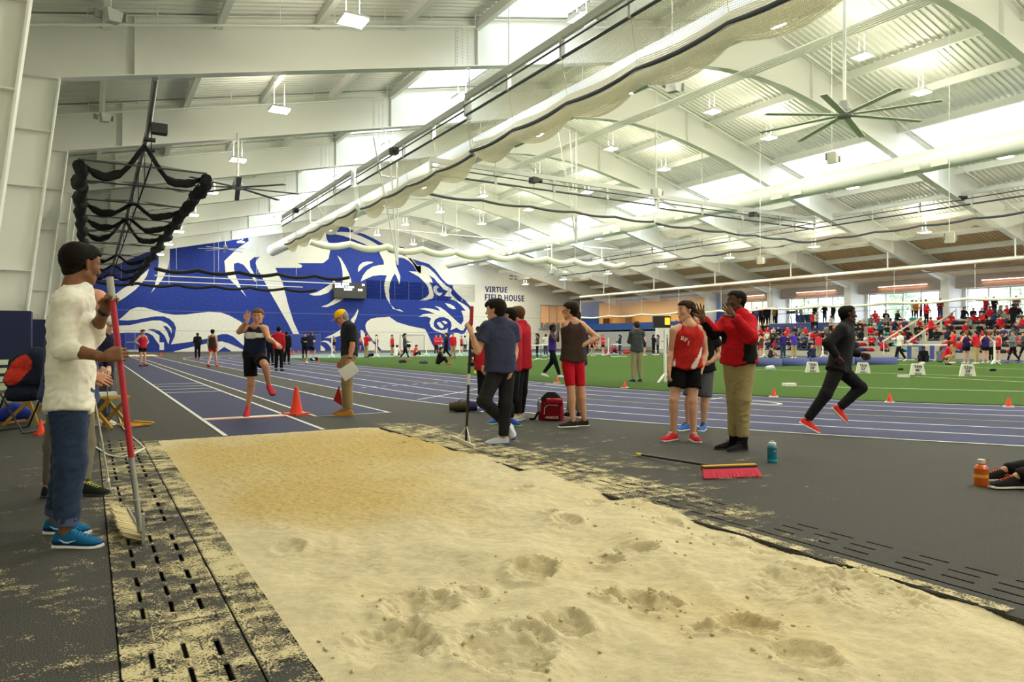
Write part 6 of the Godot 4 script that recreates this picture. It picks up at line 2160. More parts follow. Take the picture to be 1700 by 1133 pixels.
# ---------- a person from joints ----------
# j: hd head centre, f face direction, nk neck base, ch chest, pv pelvis, s/e/w/h/k/a/t 0 and 1: shoulder elbow wrist hip knee ankle toe
func dress(pr: PackedFloat32Array, j: Dictionary, o: Dictionary, which: String, fat: float) -> void:
	var lat: Vector3 = (j.s1 - j.s0).normalized()
	var hip: Vector3 = (j.h1 - j.h0).normalized()
	var up: Vector3 = (j.nk - j.pv).normalized()
	var bel: Vector3 = (j.ch as Vector3).lerp(j.pv, 0.55)
	if which == "body":
		bone(pr, j.nk - up * 0.02, j.hd - up * 0.05, 0.056, 0.052, 0, 0.03)
		for i in 2:
			var s: Vector3 = j["s%d" % i]
			var e: Vector3 = j["e%d" % i]
			var w: Vector3 = j["w%d" % i]
			bone(pr, j.nk, s, 0.048, 0.052, 0, 0.04)
			bone(pr, s, e, 0.053, 0.041, 0, 0.02)
			bone(pr, e.lerp(w, -0.02), e.lerp(w, 0.35), 0.041, 0.041, 0, 0.02)
			bone(pr, e.lerp(w, 0.3), w, 0.041, 0.027, 0, 0.02)
		bone(pr, j.ch - lat * 0.075, j.ch + lat * 0.075, 0.100 * fat, 0.100 * fat, 0, 0.05)
		bone(pr, bel - lat * 0.055, bel + lat * 0.055, 0.088 * fat, 0.088 * fat, 0, 0.06)
		bone(pr, j.pv - hip * 0.068, j.pv + hip * 0.068, 0.098 * fat, 0.098 * fat, 0, 0.05)
		for i in 2:
			var h: Vector3 = j["h%d" % i]
			var k: Vector3 = j["k%d" % i]
			var a: Vector3 = j["a%d" % i]
			bone(pr, h, k, 0.084 * sqrt(fat), 0.055, 0, 0.025)
			bone(pr, k, k.lerp(a, 0.25), 0.055, 0.056, 0, 0.02)
			bone(pr, k.lerp(a, 0.2), a, 0.056, 0.036, 0, 0.02)
	elif which == "top":
		var kind: String = o.top
		var g: float = o.get("loose", 0.014)
		var hem: Vector3 = j.pv - up * o.get("hem", 0.05)
		var hw := maxf(0.068, (j.h1 - j.h0).length() * 0.5)
		for x in [-1.0, 0.0, 1.0]:
			bone(pr, j.ch + lat * (0.075 * x) + up * 0.02, bel.lerp(j.pv, 0.25) + hip * (0.060 * x), 0.100 * fat + g, 0.090 * fat + g * 1.2, 0, 0.05)
			bone(pr, bel.lerp(j.pv, 0.2) + hip * (0.060 * x), hem + hip * (hw * x), 0.090 * fat + g * 1.2, 0.100 * fat + g * 1.3 + 0.004, 1, 0.04)
		if kind == "tank":
			var fw := lat.cross(up)
			for i in 2:
				var top: Vector3 = (j.nk as Vector3).lerp(j["s%d" % i], 0.5) + up * 0.035
				for z in [-1.0, 1.0]:
					bone(pr, top, j.ch + lat * (0.075 * (i * 2 - 1)) + fw * (0.085 * z) + up * 0.06, 0.026, 0.03, 0, 0.02)
		else:
			bone(pr, j.nk - up * 0.06, j.nk - up * 0.015, 0.088 + g, 0.070 + g * 0.5, 0, 0.04)
			bone(pr, j.s0.lerp(j.s1, 0.06), j.s1.lerp(j.s0, 0.06), 0.066 + g * 0.5, 0.066 + g * 0.5, 0, 0.05)
			for i in 2:
				var s: Vector3 = j["s%d" % i]
				var e: Vector3 = j["e%d" % i]
				var w: Vector3 = j["w%d" % i]
				bone(pr, j.nk, s, 0.058 + g * 0.6, 0.060 + g * 0.6, 0, 0.05)
				if kind == "tee":
					bone(pr, s, s.lerp(e, o.get("sleeve", 0.62)), 0.060 + g * 0.7, 0.062 + g, 1, 0.03)
				else:
					bone(pr, s, e, 0.057 + g * 0.7, 0.047 + g * 0.8, 0, 0.03)
					bone(pr, e, e.lerp(w, o.get("cuff", 0.93)), 0.047 + g * 0.8, 0.035 + g * 0.5, 1, 0.03)
		if o.get("collar", false):
			bone(pr, j.nk - up * 0.03, j.nk + up * 0.065, 0.072, 0.068, 1, 0.02)
		if o.get("hood", false):
			bone(pr, j.nk - lat * 0.06 - j.f * 0.07 - up * 0.02, j.nk + lat * 0.06 - j.f * 0.07 - up * 0.02, 0.06, 0.06, 0, 0.04)
	else:
		var kind: String = o.bottom
		var g: float = {"pants": 0.018, "shorts": 0.024, "tight": 0.005, "jeans": 0.022, "leggings": 0.006}[kind]
		bone(pr, j.pv - hip * 0.068 + up * 0.02, j.pv + hip * 0.068 + up * 0.02, 0.100 * fat + maxf(g * 0.6, 0.009), 0.100 * fat + maxf(g * 0.6, 0.009), 0, 0.04)
		bone(pr, j.pv + up * 0.02 - hip * 0.04, j.pv + up * 0.10 - hip * 0.035, 0.096 * fat, 0.088 * fat, 1, 0.04)
		bone(pr, j.pv + up * 0.02 + hip * 0.04, j.pv + up * 0.10 + hip * 0.035, 0.096 * fat, 0.088 * fat, 1, 0.04)
		for i in 2:
			var h: Vector3 = j["h%d" % i]
			var k: Vector3 = j["k%d" % i]
			var a: Vector3 = j["a%d" % i]
			var t: float = o.get("leg", 0.55)
			if kind in ["shorts", "tight"]:
				bone(pr, h, h.lerp(k, t), 0.086 * sqrt(fat) + g * 0.7, lerpf(0.084, 0.055, t) * sqrt(fat) + g * (1.5 if kind == "shorts" else 1.0), 1, 0.02)
			else:
				bone(pr, h, k, 0.086 * sqrt(fat) + g * 0.7, 0.058 + g, 0, 0.02)
				bone(pr, k, k.lerp(a, o.get("ankle", 0.93)), 0.058 + g, 0.040 + g * (0.95 if kind != "leggings" else 0.4), 1, 0.03)
func skin_mat() -> StandardMaterial3D:
	if not mats.has("skin"):
		var m := StandardMaterial3D.new()
		m.vertex_color_use_as_albedo = true
		m.roughness = 0.55
		m.metallic_specular = 0.4
		m.subsurf_scatter_enabled = true
		m.subsurf_scatter_strength = 0.08
		mats["skin"] = m
	return mats["skin"]
func paint(m: MB, base: Color, spots: Array) -> void:
	for p in m.p:
		var c := base
		for s in spots:
			var a: Vector3 = s[0]
			var d: Vector3 = s[1] - a
			var h := clampf((p - a).dot(d) / maxf(d.length_squared(), 1e-9), 0, 1)
			if (p - a - d * h).length() < s[2]:
				c = s[3]
		m.c.append(c.srgb_to_linear())
func head_frame(j: Dictionary) -> Transform3D:
	var z: Vector3 = (j.f as Vector3).normalized()
	var x := Vector3.UP.cross(z).normalized()
	return Transform3D(Basis(x, z.cross(x), z), j.hd)
func hand_frame(j: Dictionary, i: int, g: Array) -> Transform3D:
	var w: Vector3 = j["w%d" % i]
	var y: Vector3 = g[1] if g.size() > 1 and g[1] else (w - j["e%d" % i])
	y = y.normalized()
	var mid: Vector3 = j.pv
	var z: Vector3 = g[2] if g.size() > 2 and g[2] else Vector3(mid.x - w.x, 0, mid.z - w.z)
	z = (z - y * y.dot(z)).normalized()
	return Transform3D(Basis(y.cross(z), y, z), w)
# builds a person's parts once; returns [[name, mesh, role, transform], ...]
func person_meshes(j: Dictionary, o: Dictionary, cell: float, fine: bool, tint: Variant, only := "") -> Array:
	var fat: float = o.get("fat", 1.0)
	var out := []
	if only in ["", "body"]:
		out.append(["body", body_mesh(j, o, cell, fine, tint, fat), "skin"])
	for w in ["top", "bottom"]:
		if not o.has(w) or not only in ["", w]:
			continue
		var pr := PackedFloat32Array()
		dress(pr, j, o, w, fat)
		var m := nets(pr, cell * o.get("cloth_cell", 1.0), o.get("wrinkle", 0.006) if fine else 0.004, o.get("wfreq", 9.0))
		if o.has(w + "_paint"):
			paint(m, Color(o[w + "_col"]), o[w + "_paint"])
		out.append([{"tank": "singlet", "tee": "shirt", "long": "shirt", "jacket": "jacket", "pants": "trousers", "jeans": "jeans", "shorts": "shorts", "tight": "tight_shorts", "leggings": "leggings"}[o[w]], m, w])
	if o.get("hair", "") != "" and only in ["", "hair"]:
		out.append(["hair", MB.new().add(hair_form(o.hair, fine), head_frame(j)), "hair"])
	return out
func body_mesh(j: Dictionary, o: Dictionary, cell: float, fine: bool, tint: Variant, fat: float) -> MB:
	var pr := PackedFloat32Array()
	dress(pr, j, o, "body", fat)
	var body := nets(pr, cell)
	for i in body.p.size():
		body.c.append(Color.WHITE)
	var hf := head_frame(j)
	body.add(head_form(fine), hf)
	for i in 2:
		var g: Array = o.get("hands", [["relaxed"], ["relaxed"]])[i]
		if g[0] == "none":
			continue
		var x := hand_frame(j, i, g)
		var left: bool = g[3] if g.size() > 3 else i == 0
		if left:
			x.basis.x = -x.basis.x
		var h := hand_form(g[0], fine)
		var k := body.p.size()
		body.add(h, x, left)
		while body.c.size() < body.p.size():
			body.c.append(Color.WHITE)
	if tint is Color:
		var sk: Color = (tint as Color).srgb_to_linear()
		for i in body.c.size():
			var c := body.c[i]
			body.c[i] = Color(0.42, 0.40, 0.38) if c.r > 1.5 else Color(sk.r * c.r, sk.g * c.g, sk.b * c.b)
	else:
		for i in body.c.size():
			if body.c[i].r > 1.5:
				body.c[i] = Color.WHITE
	return body
func add_cap(n: Node3D, j: Dictionary, hex: String) -> void:
	var x := head_frame(j)
	if not forms.has("cap"):
		var c := MB.new().lathe([Vector2(0.098, 0.045), Vector2(0.098, 0.075), Vector2(0.088, 0.11), Vector2(0.06, 0.138), Vector2(0.02, 0.15), Vector2(0.001, 0.151)], Transform3D(Basis.IDENTITY.scaled(Vector3(0.92, 1, 1.08)), Vector3(0, 0, -0.012)), 20)
		c.smooth()
		var b := MB.new()
		var ring := []
		for k in 2:
			var r := []
			for i in 13:
				var a := PI * i / 12.0
				r.append(Vector3(cos(a) * 0.085, 0.052 - k * 0.006 - 0.02 * sin(a) - 0.012 * absf(cos(a)), 0.05 + sin(a) * 0.12))
			for i in range(1, 12):
				var a := PI * (12 - i) / 12.0
				r.append(Vector3(cos(a) * 0.08, 0.055 - k * 0.006, 0.045 + sin(a) * 0.03))
			ring.append(r)
		b.loft(ring)
		forms["cap"] = c.mesh()
		forms["brim"] = b.mesh()
	var cp := part(n, "cap", forms["cap"], cloth(hex))
	cp.transform = x
	part(cp, "brim", forms["brim"], cloth(hex))
func add_glasses(n: Node3D, j: Dictionary, hex: String, lens: Material) -> void:
	var x := head_frame(j)
	var m := MB.new()
	for s in [-1.0, 1.0]:
		m.tube([Vector3(s * 0.012, 0.008, 0.103), Vector3(s * 0.055, 0.010, 0.088), Vector3(s * 0.083, 0.012, 0.02), Vector3(s * 0.084, 0.005, -0.03)], 0.0028, 5)
		var pts := []
		for i in 13:
			var a := TAU * i / 12.0
			pts.append(Vector3(s * (0.033 + cos(a) * 0.021), 0.0 + sin(a) * 0.014, 0.101 - absf(cos(a) * 0.3 + 0.4) * 0.01))
		m.tube(pts, 0.0026, 5)
	var g := part(n, "glasses", m, mat(hex, 0.4))
	g.transform = x
	var l := MB.new()
	for s in [-1.0, 1.0]:
		l.box(Vector3(s * 0.033, 0.0, 0.097), Vector3(0.038, 0.024, 0.002), Basis(Vector3.UP, s * 0.25))
	part(g, "lenses", l, lens)
func foot_frame(j: Dictionary, i: int, air: bool) -> Transform3D:
	var a: Vector3 = j["a%d" % i]
	var t: Vector3 = j["t%d" % i]
	var down := Vector3.DOWN
	if air:
		var sd: Vector3 = (a - j["k%d" % i]).normalized()
		var f: Vector3 = (t - a - sd * 0.085).normalized()
		down = (sd - f * sd.dot(f)).normalized()
	var z := t - a
	z = (z - down * z.dot(down)).normalized()
	return Transform3D(Basis((-down).cross(z), -down, z), a + down * 0.088)
# a person posed by hand from joints in the world
func posed(label: String, j: Dictionary, o: Dictionary, cell := 0.0125, group := "") -> Node3D:
	var base: Vector3 = (j.a0 + j.a1) * 0.5
	base.y = 0.0
	if o.has("ground"):
		base.y = o.ground
	var l := {}
	for k in j:
		l[k] = j[k] - base if k != "f" else j[k]
	for w in ["top_paint", "bottom_paint"]:
		if o.has(w):
			var moved := []
			for s in o[w]:
				moved.append([s[0] - base, s[1] - base, s[2], s[3]])
			o[w] = moved
	var n := thing("person", label, "person", base, group)
	for e in person_meshes(l, o, cell, true, Color(o.skin)):
		var m: Material = skin_mat()
		if e[2] == "hair":
			m = cloth(o.hair_col, 0.75)
		elif e[2] != "skin":
			if o.has(e[2] + "_paint"):
				m = painted_cloth()
			else:
				m = cloth(o[e[2] + "_col"])
		part(n, e[0], e[1], m)
	for i in 2:
		if o.has("shoe"):
			var x := foot_frame(l, i, o.get("air", [false, false])[i])
			shoe_parts(n, x, cloth(o.shoe), mat(o.get("sole", "#e6e4dc"), 0.7), cloth(o.lace) if o.has("lace") else null, o.get("boot", false))
	if o.has("cap"):
		add_cap(n, l, o.cap)
	n.set_meta("joints", l)
	return n
func painted_cloth() -> StandardMaterial3D:
	if not mats.has("painted"):
		var m := StandardMaterial3D.new()
		m.vertex_color_use_as_albedo = true
		m.roughness = 0.85
		m.metallic_specular = 0.25
		mats["painted"] = m
	return mats["painted"]
# joints given as pixels of the photograph and metres of depth
func J(d: float, f: Vector3, q: Dictionary) -> Dictionary:
	var out := {"f": f}
	for k in q:
		var e: Array = q[k]
		out[k] = W(e[0], e[1], d + (e[2] if e.size() > 2 else 0.0))
	return out
func cam_dir(right: float, up: float, away: float) -> Vector3:
	return (Vector3(cos(TURN), 0, sin(TURN)) * right + Vector3(sin(TURN), 0, -cos(TURN)) * away + Vector3.UP * up).normalized()

func build_people() -> void:
	near_people()
	mid_people()
	crowd()
func near_people() -> void:
	var R := func(a, b, c): return cam_dir(a, b, c)
	# man in the white shirt at the left, both hands on the rake
	var j := J(4.36, R.call(0.52, -0.12, 0.85), {"hd": [137, 440], "nk": [127, 484], "ch": [119, 545], "pv": [117, 655], "s0": [112, 503, -0.16], "e0": [106, 580, -0.2], "w0": [173, 593, -0.22], "s1": [130, 507, 0.16], "e1": [154, 558, 0.10], "w1": [175, 514, -0.10], "h0": [113, 668, -0.09], "k0": [117, 770, -0.10], "a0": [108, 876, -0.15], "t0": [180, 905, -0.15], "h1": [121, 668, 0.09], "k1": [112, 765, 0.12], "a1": [92, 855, 0.15], "t1": [160, 880, 0.15]})
	j.a0.y = 0.09
	j.a1.y = 0.09
	var o := {"skin": "#7a5238", "hair": "short", "hair_col": "#17120f", "top": "long", "top_col": "#e2ded0", "hem": 0.10, "loose": 0.014, "cuff": 0.45, "bottom": "jeans", "bottom_col": "#2c3850", "ankle": 0.88, "shoe": "#155a86", "lace": "#2b8ec0", "hands": [["grip", R.call(0.9, 0.15, 0.2), R.call(0.3, 0.0, 0.9), false], ["grip", R.call(0.55, 0.75, -0.2), R.call(0.5, -0.2, -0.8), true]], "wrinkle": 0.012, "wfreq": 7.5}
	var n := posed("person in a white long-sleeved shirt, jeans and blue shoes holding the red-handled rake", j, o, 0.0105)
	var watch := MB.new().tube([W(171.5, 520, 4.36 - 0.09), W(174, 516, 4.36 - 0.096)], 0.036, 14)
	for i in watch.p.size():
		watch.p[i] -= n.position
	part(n, "wrist_watch", watch, mat("#17181a", 0.5))
	for a in [0, 1]:
		var l: Dictionary = n.get_meta("joints")
		var ank: Vector3 = l["a%d" % a]
		var kne: Vector3 = l["k%d" % a]
		part(n, "jeans_cuff", MB.new().tube([kne.lerp(ank, 0.80), kne.lerp(ank, 0.91)], [0.068, 0.067], 14), cloth("#46536c"))
	for sh in n.get_children():
		if String(sh.name).begins_with("shoe"):
			part(sh, "swoosh", MB.new().tube([Vector3(-0.041, 0.052, -0.01), Vector3(-0.043, 0.036, 0.02), Vector3(-0.045, 0.034, 0.045), Vector3(-0.046, 0.048, 0.09)], [0.0015, 0.005, 0.006, 0.0012], 6), mat("#b9d3e0", 0.6))
			part(sh, "swoosh", MB.new().tube([Vector3(0.041, 0.052, -0.01), Vector3(0.043, 0.036, 0.02), Vector3(0.045, 0.034, 0.045), Vector3(0.046, 0.048, 0.09)], [0.0015, 0.005, 0.006, 0.0012], 6), mat("#b9d3e0", 0.6))
			part(sh, "shoe_side", MB.new().loft(shoe_rings(0.02, [0.05, 0.055, 0.052, 0.048, 0.044, 0.038, 0.034, 0.03, 0.026], 0.0022)), cloth("#142a4e"))
	# older man standing behind him
	j = J(5.6, R.call(1.0, -0.15, 0.15), {"hd": [157, 505], "nk": [140, 540], "ch": [118, 580], "pv": [117, 655], "s0": [114, 552, -0.18], "e0": [112, 608, -0.24], "w0": [152, 622, -0.16], "s1": [128, 552, 0.18], "e1": [128, 605, 0.24], "w1": [160, 620, 0.1], "h0": [108, 668, -0.1], "k0": [92, 740, -0.1], "a0": [84, 805, -0.06], "t0": [120, 818, -0.06], "h1": [128, 668, 0.1], "k1": [140, 735, 0.1], "a1": [136, 800, 0.02], "t1": [172, 818, 0.02]})
	j.a0.y = 0.09
	j.a1.y = 0.09
	o = {"skin": "#c98f74", "hair": "bald", "hair_col": "#a8a49c", "fat": 1.45, "top": "long", "top_col": "#3b4463", "hem": 0.06, "loose": 0.02, "bottom": "pants", "bottom_col": "#6d675a", "shoe": "#20221f", "sole": "#2a2c28", "lace": "#a9c23e"}
	n = posed("older person with glasses, navy sweater and khaki trousers behind the man in white", j, o, 0.016)
	add_glasses(n, n.get_meta("joints"), "#2a2a2c", glass("#dfe6ea", 0.2))
	# white-haired official farther back
	j = J(10.3, R.call(0.75, -0.35, -0.3), {"hd": [179, 541], "nk": [173, 560], "ch": [167, 578], "pv": [166, 624], "s0": [155, 567, -0.05], "e0": [154, 598, -0.1], "w0": [170, 612, -0.2], "s1": [180, 567, 0.05], "e1": [183, 596, 0.02], "w1": [181, 611, -0.16], "h0": [160, 632], "k0": [161, 666], "a0": [163, 696, -0.02], "t0": [180, 704, -0.1], "h1": [173, 632, 0.08], "k1": [174, 666, 0.08], "a1": [175, 694, 0.08], "t1": [188, 700, 0.0]})
	j.a0.y = 0.09
	j.a1.y = 0.09
	o = {"skin": "#d2a389", "hair": "mop", "hair_col": "#cbc6b8", "top": "jacket", "top_col": "#23263a", "collar": true, "hem": 0.08, "bottom": "pants", "bottom_col": "#3a3a40", "shoe": "#c9c7c0", "top_paint": [[W(172, 566, 10.1), W(183, 590, 10.05), 0.05, Color("#b32c2a")]]}
	n = posed("white-haired official in a navy jacket with a red lanyard, beside the wooden stool", j, o, 0.02)
	# athlete in mid stride over the board
	j = J(11.35, R.call(0.15, -0.1, -1.0), {"hd": [428, 526], "nk": [425, 541], "ch": [424, 561], "pv": [422, 590], "s0": [410, 546, 0.05], "e0": [397, 551, -0.05], "w0": [410, 533, -0.25], "s1": [440, 546, -0.05], "e1": [446, 563, -0.12], "w1": [458, 570, -0.36], "h0": [415, 594], "k0": [417, 637, -0.02], "a0": [412, 674, 0.12], "t0": [409, 690, 0.02], "h1": [430, 594], "k1": [440, 606, -0.36], "a1": [446, 638, -0.14], "t1": [454, 656, -0.24]})
	o = {"skin": "#c69478", "hair": "short", "hair_col": "#6b4d33", "top": "tank", "top_col": "#1d2438", "hem": 0.02, "loose": 0.008, "bottom": "shorts", "bottom_col": "#131318", "leg": 0.72, "shoe": "#c23444", "sole": "#1b1b20", "air": [true, true], "ground": 0.0, "hands": [["flat", R.call(0.2, 0.95, -0.1), R.call(0.2, 0, -1), true], ["relaxed", R.call(0.6, -0.3, -0.6), R.call(-0.3, -0.4, 0.3), false]], "top_paint": [[W(411, 557, 11.28), W(424, 557, 11.18), 0.05, Color("#d8d6cc")], [W(424, 557, 11.18), W(440, 556, 11.24), 0.05, Color("#d8d6cc")]]}
	n = posed("athlete in a navy singlet and black shorts in mid air over the takeoff board", j, o, 0.014)
	# official with the yellow cap
	j = J(11.65, R.call(-0.9, -0.4, -0.1), {"hd": [567, 529], "nk": [577, 541], "ch": [580, 556], "pv": [580, 591], "s0": [583, 545, -0.19], "e0": [585, 575, -0.2], "w0": [580, 597, -0.2], "s1": [576, 545, 0.19], "e1": [577, 576, 0.24], "w1": [567, 600, 0.2], "h0": [579, 596, -0.09], "k0": [577, 636, -0.08], "a0": [580, 676, -0.08], "t0": [557, 688, -0.08], "h1": [579, 596, 0.09], "k1": [575, 636, 0.1], "a1": [574, 674, 0.1], "t1": [553, 684, 0.1]})
	j.a0.y = 0.09
	j.a1.y = 0.09
	o = {"skin": "#c98e74", "hair": "bald", "hair_col": "#8f8a82", "fat": 1.12, "cap": "#f0bd12", "top": "tee", "top_col": "#26262a", "collar": true, "sleeve": 0.75, "hem": 0.0, "bottom": "pants", "bottom_col": "#94805c", "shoe": "#b97a2c", "sole": "#8d6a34", "lace": "#8a6a3a", "hands": [["flat", R.call(-0.15, -1, 0), R.call(0, 0, 1), true], ["grip", R.call(-0.3, -1, 0), R.call(0, 0, -1), false]]}
	n = posed("official in a yellow cap, black polo shirt and khaki trousers with white papers", j, o, 0.014)
	add_glasses(n, n.get_meta("joints"), "#3a3a3c", glass("#dfe6ea", 0.2))
	part(n, "wrist_watch", MB.new().tube([W(580.5, 596, 11.45) - n.position, W(580.8, 593, 11.45) - n.position], 0.034, 12), mat("#2b2d2e", 0.5))
	# man in the navy T-shirt with the black rake
	j = J(8.42, R.call(-0.95, -0.05, 0.2), {"hd": [821, 516], "nk": [829, 535], "ch": [829, 563], "pv": [831, 612], "s0": [808, 547, -0.06], "e0": [793, 583, -0.12], "w0": [782, 552, -0.18], "s1": [850, 546, 0.08], "e1": [855, 582, 0.12], "w1": [851, 610, 0.0], "h0": [822, 622, -0.02], "k0": [803, 666, -0.14], "a0": [843, 706, 0.16], "t0": [852, 724, 0.06], "h1": [841, 622, 0.04], "k1": [839, 672, 0.0], "a1": [836, 728, -0.02], "t1": [806, 738, -0.06]})
	j.a1.y = 0.09
	o = {"skin": "#c79a80", "hair": "mop", "hair_col": "#1d1814", "top": "tee", "top_col": "#363a52", "hem": 0.04, "loose": 0.022, "sleeve": 0.6, "bottom": "pants", "bottom_col": "#222224", "ankle": 0.97, "shoe": "#bfc0c0", "sole": "#2b4a9a", "lace": "#e6e6e0", "air": [true, false], "ground": 0.0, "hands": [["grip", R.call(-0.25, 0.95, 0.1), R.call(-0.6, 0, 0.7), true], ["relaxed"]], "wrinkle": 0.008}
	n = posed("dark-haired man in a navy T-shirt and black trousers leaning on the black rake", j, o, 0.012)
	# two men in red behind him
	j = J(10.95, R.call(-0.9, -0.1, 0.3), {"hd": [858, 523], "nk": [866, 540], "ch": [865, 558], "pv": [865, 601], "s0": [856, 546, -0.15], "e0": [857, 577, -0.18], "w0": [853, 600, -0.16], "s1": [872, 546, 0.15], "e1": [873, 577, 0.18], "w1": [869, 602, 0.14], "h0": [860, 610, -0.05], "k0": [858, 651, -0.06], "a0": [860, 690, -0.08], "t0": [848, 697, -0.12], "h1": [868, 610, 0.05], "k1": [867, 650, 0.06], "a1": [864, 688, 0.06], "t1": [852, 694, 0.0]})
	j.a0.y = 0.09
	j.a1.y = 0.09
	o = {"skin": "#c79a80", "hair": "short", "hair_col": "#5a4029", "top": "jacket", "top_col": "#a81f2b", "collar": true, "hem": 0.10, "loose": 0.022, "bottom": "pants", "bottom_col": "#18181a", "shoe": "#c6c4c0", "lace": "#e6e6e0", "top_paint": [[W(853, 566, 10.72), W(862, 578, 10.72), 0.035, Color("#dcd8d0")], [W(858, 572, 10.72), W(872, 579, 10.72), 0.03, Color("#dcd8d0")]]}
	n = posed("brown-haired man in a red track jacket with a white stripe and black trousers", j, o, 0.015)
	j = J(10.35, R.call(-0.9, -0.05, 0.35), {"hd": [845, 525], "nk": [851, 542], "ch": [850, 560], "pv": [848, 606], "s0": [842, 549, -0.15], "e0": [838, 582, -0.2], "w0": [838, 610, -0.15], "s1": [858, 549, 0.15], "e1": [860, 582, 0.2], "w1": [856, 608, 0.15], "h0": [844, 616, -0.05], "k0": [841, 660, -0.08], "a0": [848, 701, -0.02], "t0": [856, 708, -0.10], "h1": [853, 616, 0.05], "k1": [852, 660, 0.06], "a1": [826, 696, 0.2], "t1": [818, 702, 0.1]})
	j.a0.y = 0.09
	j.a1.y = 0.09
	o = {"skin": "#c79a80", "hair": "buzz", "hair_col": "#15110e", "top": "jacket", "top_col": "#a81f2b", "collar": true, "hem": 0.08, "bottom": "pants", "bottom_col": "#18181a", "shoe": "#2f55b8", "sole": "#8fd02c"}
	n = posed("black-haired man in red half hidden behind the man with the black rake", j, o, 0.016)
	j = J(12.4, R.call(-0.2, -0.1, -0.9), {"hd": [808, 545], "nk": [806, 560], "ch": [806, 576], "pv": [805, 610], "s0": [794, 567, 0.0], "e0": [797, 593, 0.0], "w0": [801, 608, -0.1], "s1": [818, 567, 0.0], "e1": [821, 594, 0.0], "w1": [819, 614, 0.0], "h0": [801, 616], "k0": [801, 652], "a0": [801, 674], "t0": [799, 684, -0.1], "h1": [811, 616], "k1": [812, 652], "a1": [812, 674], "t1": [814, 684, -0.1]})
	j.a0.y = 0.09
	j.a1.y = 0.09
	o = {"skin": "#c79a80", "hair": "short", "hair_col": "#37322c", "top": "tee", "top_col": "#c02430", "bottom": "pants", "bottom_col": "#1a1a1e", "shoe": "#2f55b8"}
	n = posed("person in a red T-shirt standing beyond the arm of the man with the rake", j, o, 0.02)
	# man in the brown singlet and red shorts, hands on hips
	j = J(10.1, R.call(-0.95, 0.02, 0.3), {"hd": [946, 517], "nk": [953, 534], "ch": [952, 553], "pv": [951, 598], "s0": [938, 539, -0.04], "e0": [939, 562, 0.14], "w0": [942, 579, -0.08], "s1": [966, 540, 0.04], "e1": [991, 561, 0.06], "w1": [967, 574, -0.04], "h0": [943, 607, -0.02], "k0": [948, 650, -0.04], "a0": [951, 696, -0.02], "t0": [926, 708, -0.08], "h1": [960, 607, 0.04], "k1": [965, 650, 0.06], "a1": [970, 694, 0.08], "t1": [948, 703, 0.05]})
	j.a0.y = 0.09
	j.a1.y = 0.09
	o = {"skin": "#cb9a7c", "hair": "short", "hair_col": "#241a14", "top": "tank", "top_col": "#3f302b", "hem": 0.02, "loose": 0.010, "bottom": "tight", "bottom_col": "#c4182c", "leg": 0.78, "shoe": "#2c2a2a", "sole": "#d9d3c0", "lace": "#e8432e", "hands": [["flat", R.call(0.9, -0.4, 0.1), R.call(0.0, 0, 1), true], ["flat", R.call(-0.75, -0.65, 0.0), R.call(0, 0, 1), false]]}
	n = posed("athlete in a brown singlet and red tight shorts with hands on hips", j, o, 0.013)
	add_glasses(n, n.get_meta("joints"), "#1b1b1d", mat("#0d0d10", 0.15))
	j = J(11.3, R.call(0.1, 0, 1.0), {"hd": [955, 528], "nk": [955, 543], "ch": [955, 562], "pv": [956, 602], "s0": [940, 549], "e0": [942, 578], "w0": [946, 600], "s1": [969, 549], "e1": [968, 576], "w1": [964, 598], "h0": [952, 610], "k0": [952, 650], "a0": [945, 684], "t0": [940, 694, 0.1], "h1": [961, 610], "k1": [961, 650], "a1": [961, 684], "t1": [963, 694, 0.1]})
	j.a0.y = 0.09
	j.a1.y = 0.09
	o = {"skin": "#c79a80", "hair": "short", "hair_col": "#2a211a", "top": "tee", "top_col": "#2c2f3a", "bottom": "pants", "bottom_col": "#8a7d5c", "shoe": "#26262a"}
	n = posed("person in khaki trousers hidden behind the athlete in red tight shorts", j, o, 0.024)
	# athlete in the red RPI singlet
	j = J(8.75, R.call(-0.9, 0.02, -0.3), {"hd": [1138, 517], "nk": [1144, 537], "ch": [1143, 562], "pv": [1139, 606], "s0": [1119, 549, -0.02], "e0": [1115, 584, 0.02], "w0": [1111, 613, -0.06], "s1": [1166, 550, 0.02], "e1": [1170, 588, 0.06], "w1": [1163, 617, -0.04], "h0": [1126, 618], "k0": [1119, 664, -0.05], "a0": [1118, 714, 0.0], "t0": [1102, 729, -0.12], "h1": [1151, 618], "k1": [1150, 666, -0.06], "a1": [1151, 718, -0.04], "t1": [1158, 732, -0.2]})
	j.a0.y = 0.09
	j.a1.y = 0.09
	o = {"skin": "#cf9f84", "hair": "short", "hair_col": "#2a1e17", "top": "tank", "top_col": "#b02a26", "hem": 0.04, "loose": 0.012, "bottom": "shorts", "bottom_col": "#0f0f11", "leg": 0.56, "shoe": "#c62530", "sole": "#d0ccc4", "lace": "#e8e0d8", "hands": [["relaxed", R.call(-0.1, -1, -0.1), R.call(1, 0, 0.1), true], ["relaxed", R.call(-0.2, -1, -0.1), R.call(-1, 0, 0.2), false]], "top_paint": [[W(1119, 592, 8.66), W(1117, 612, 8.66), 0.022, Color("#ddd6cc")], [W(1164, 580, 8.70), W(1152, 610, 8.62), 0.03, Color("#ddd6cc")]]}
	n = posed("athlete in a red singlet lettered RPI, black shorts and red shoes", j, o, 0.012)
	var font := SystemFont.new()
	font.font_names = PackedStringArray(["Droid Serif"])
	font.font_weight = 700
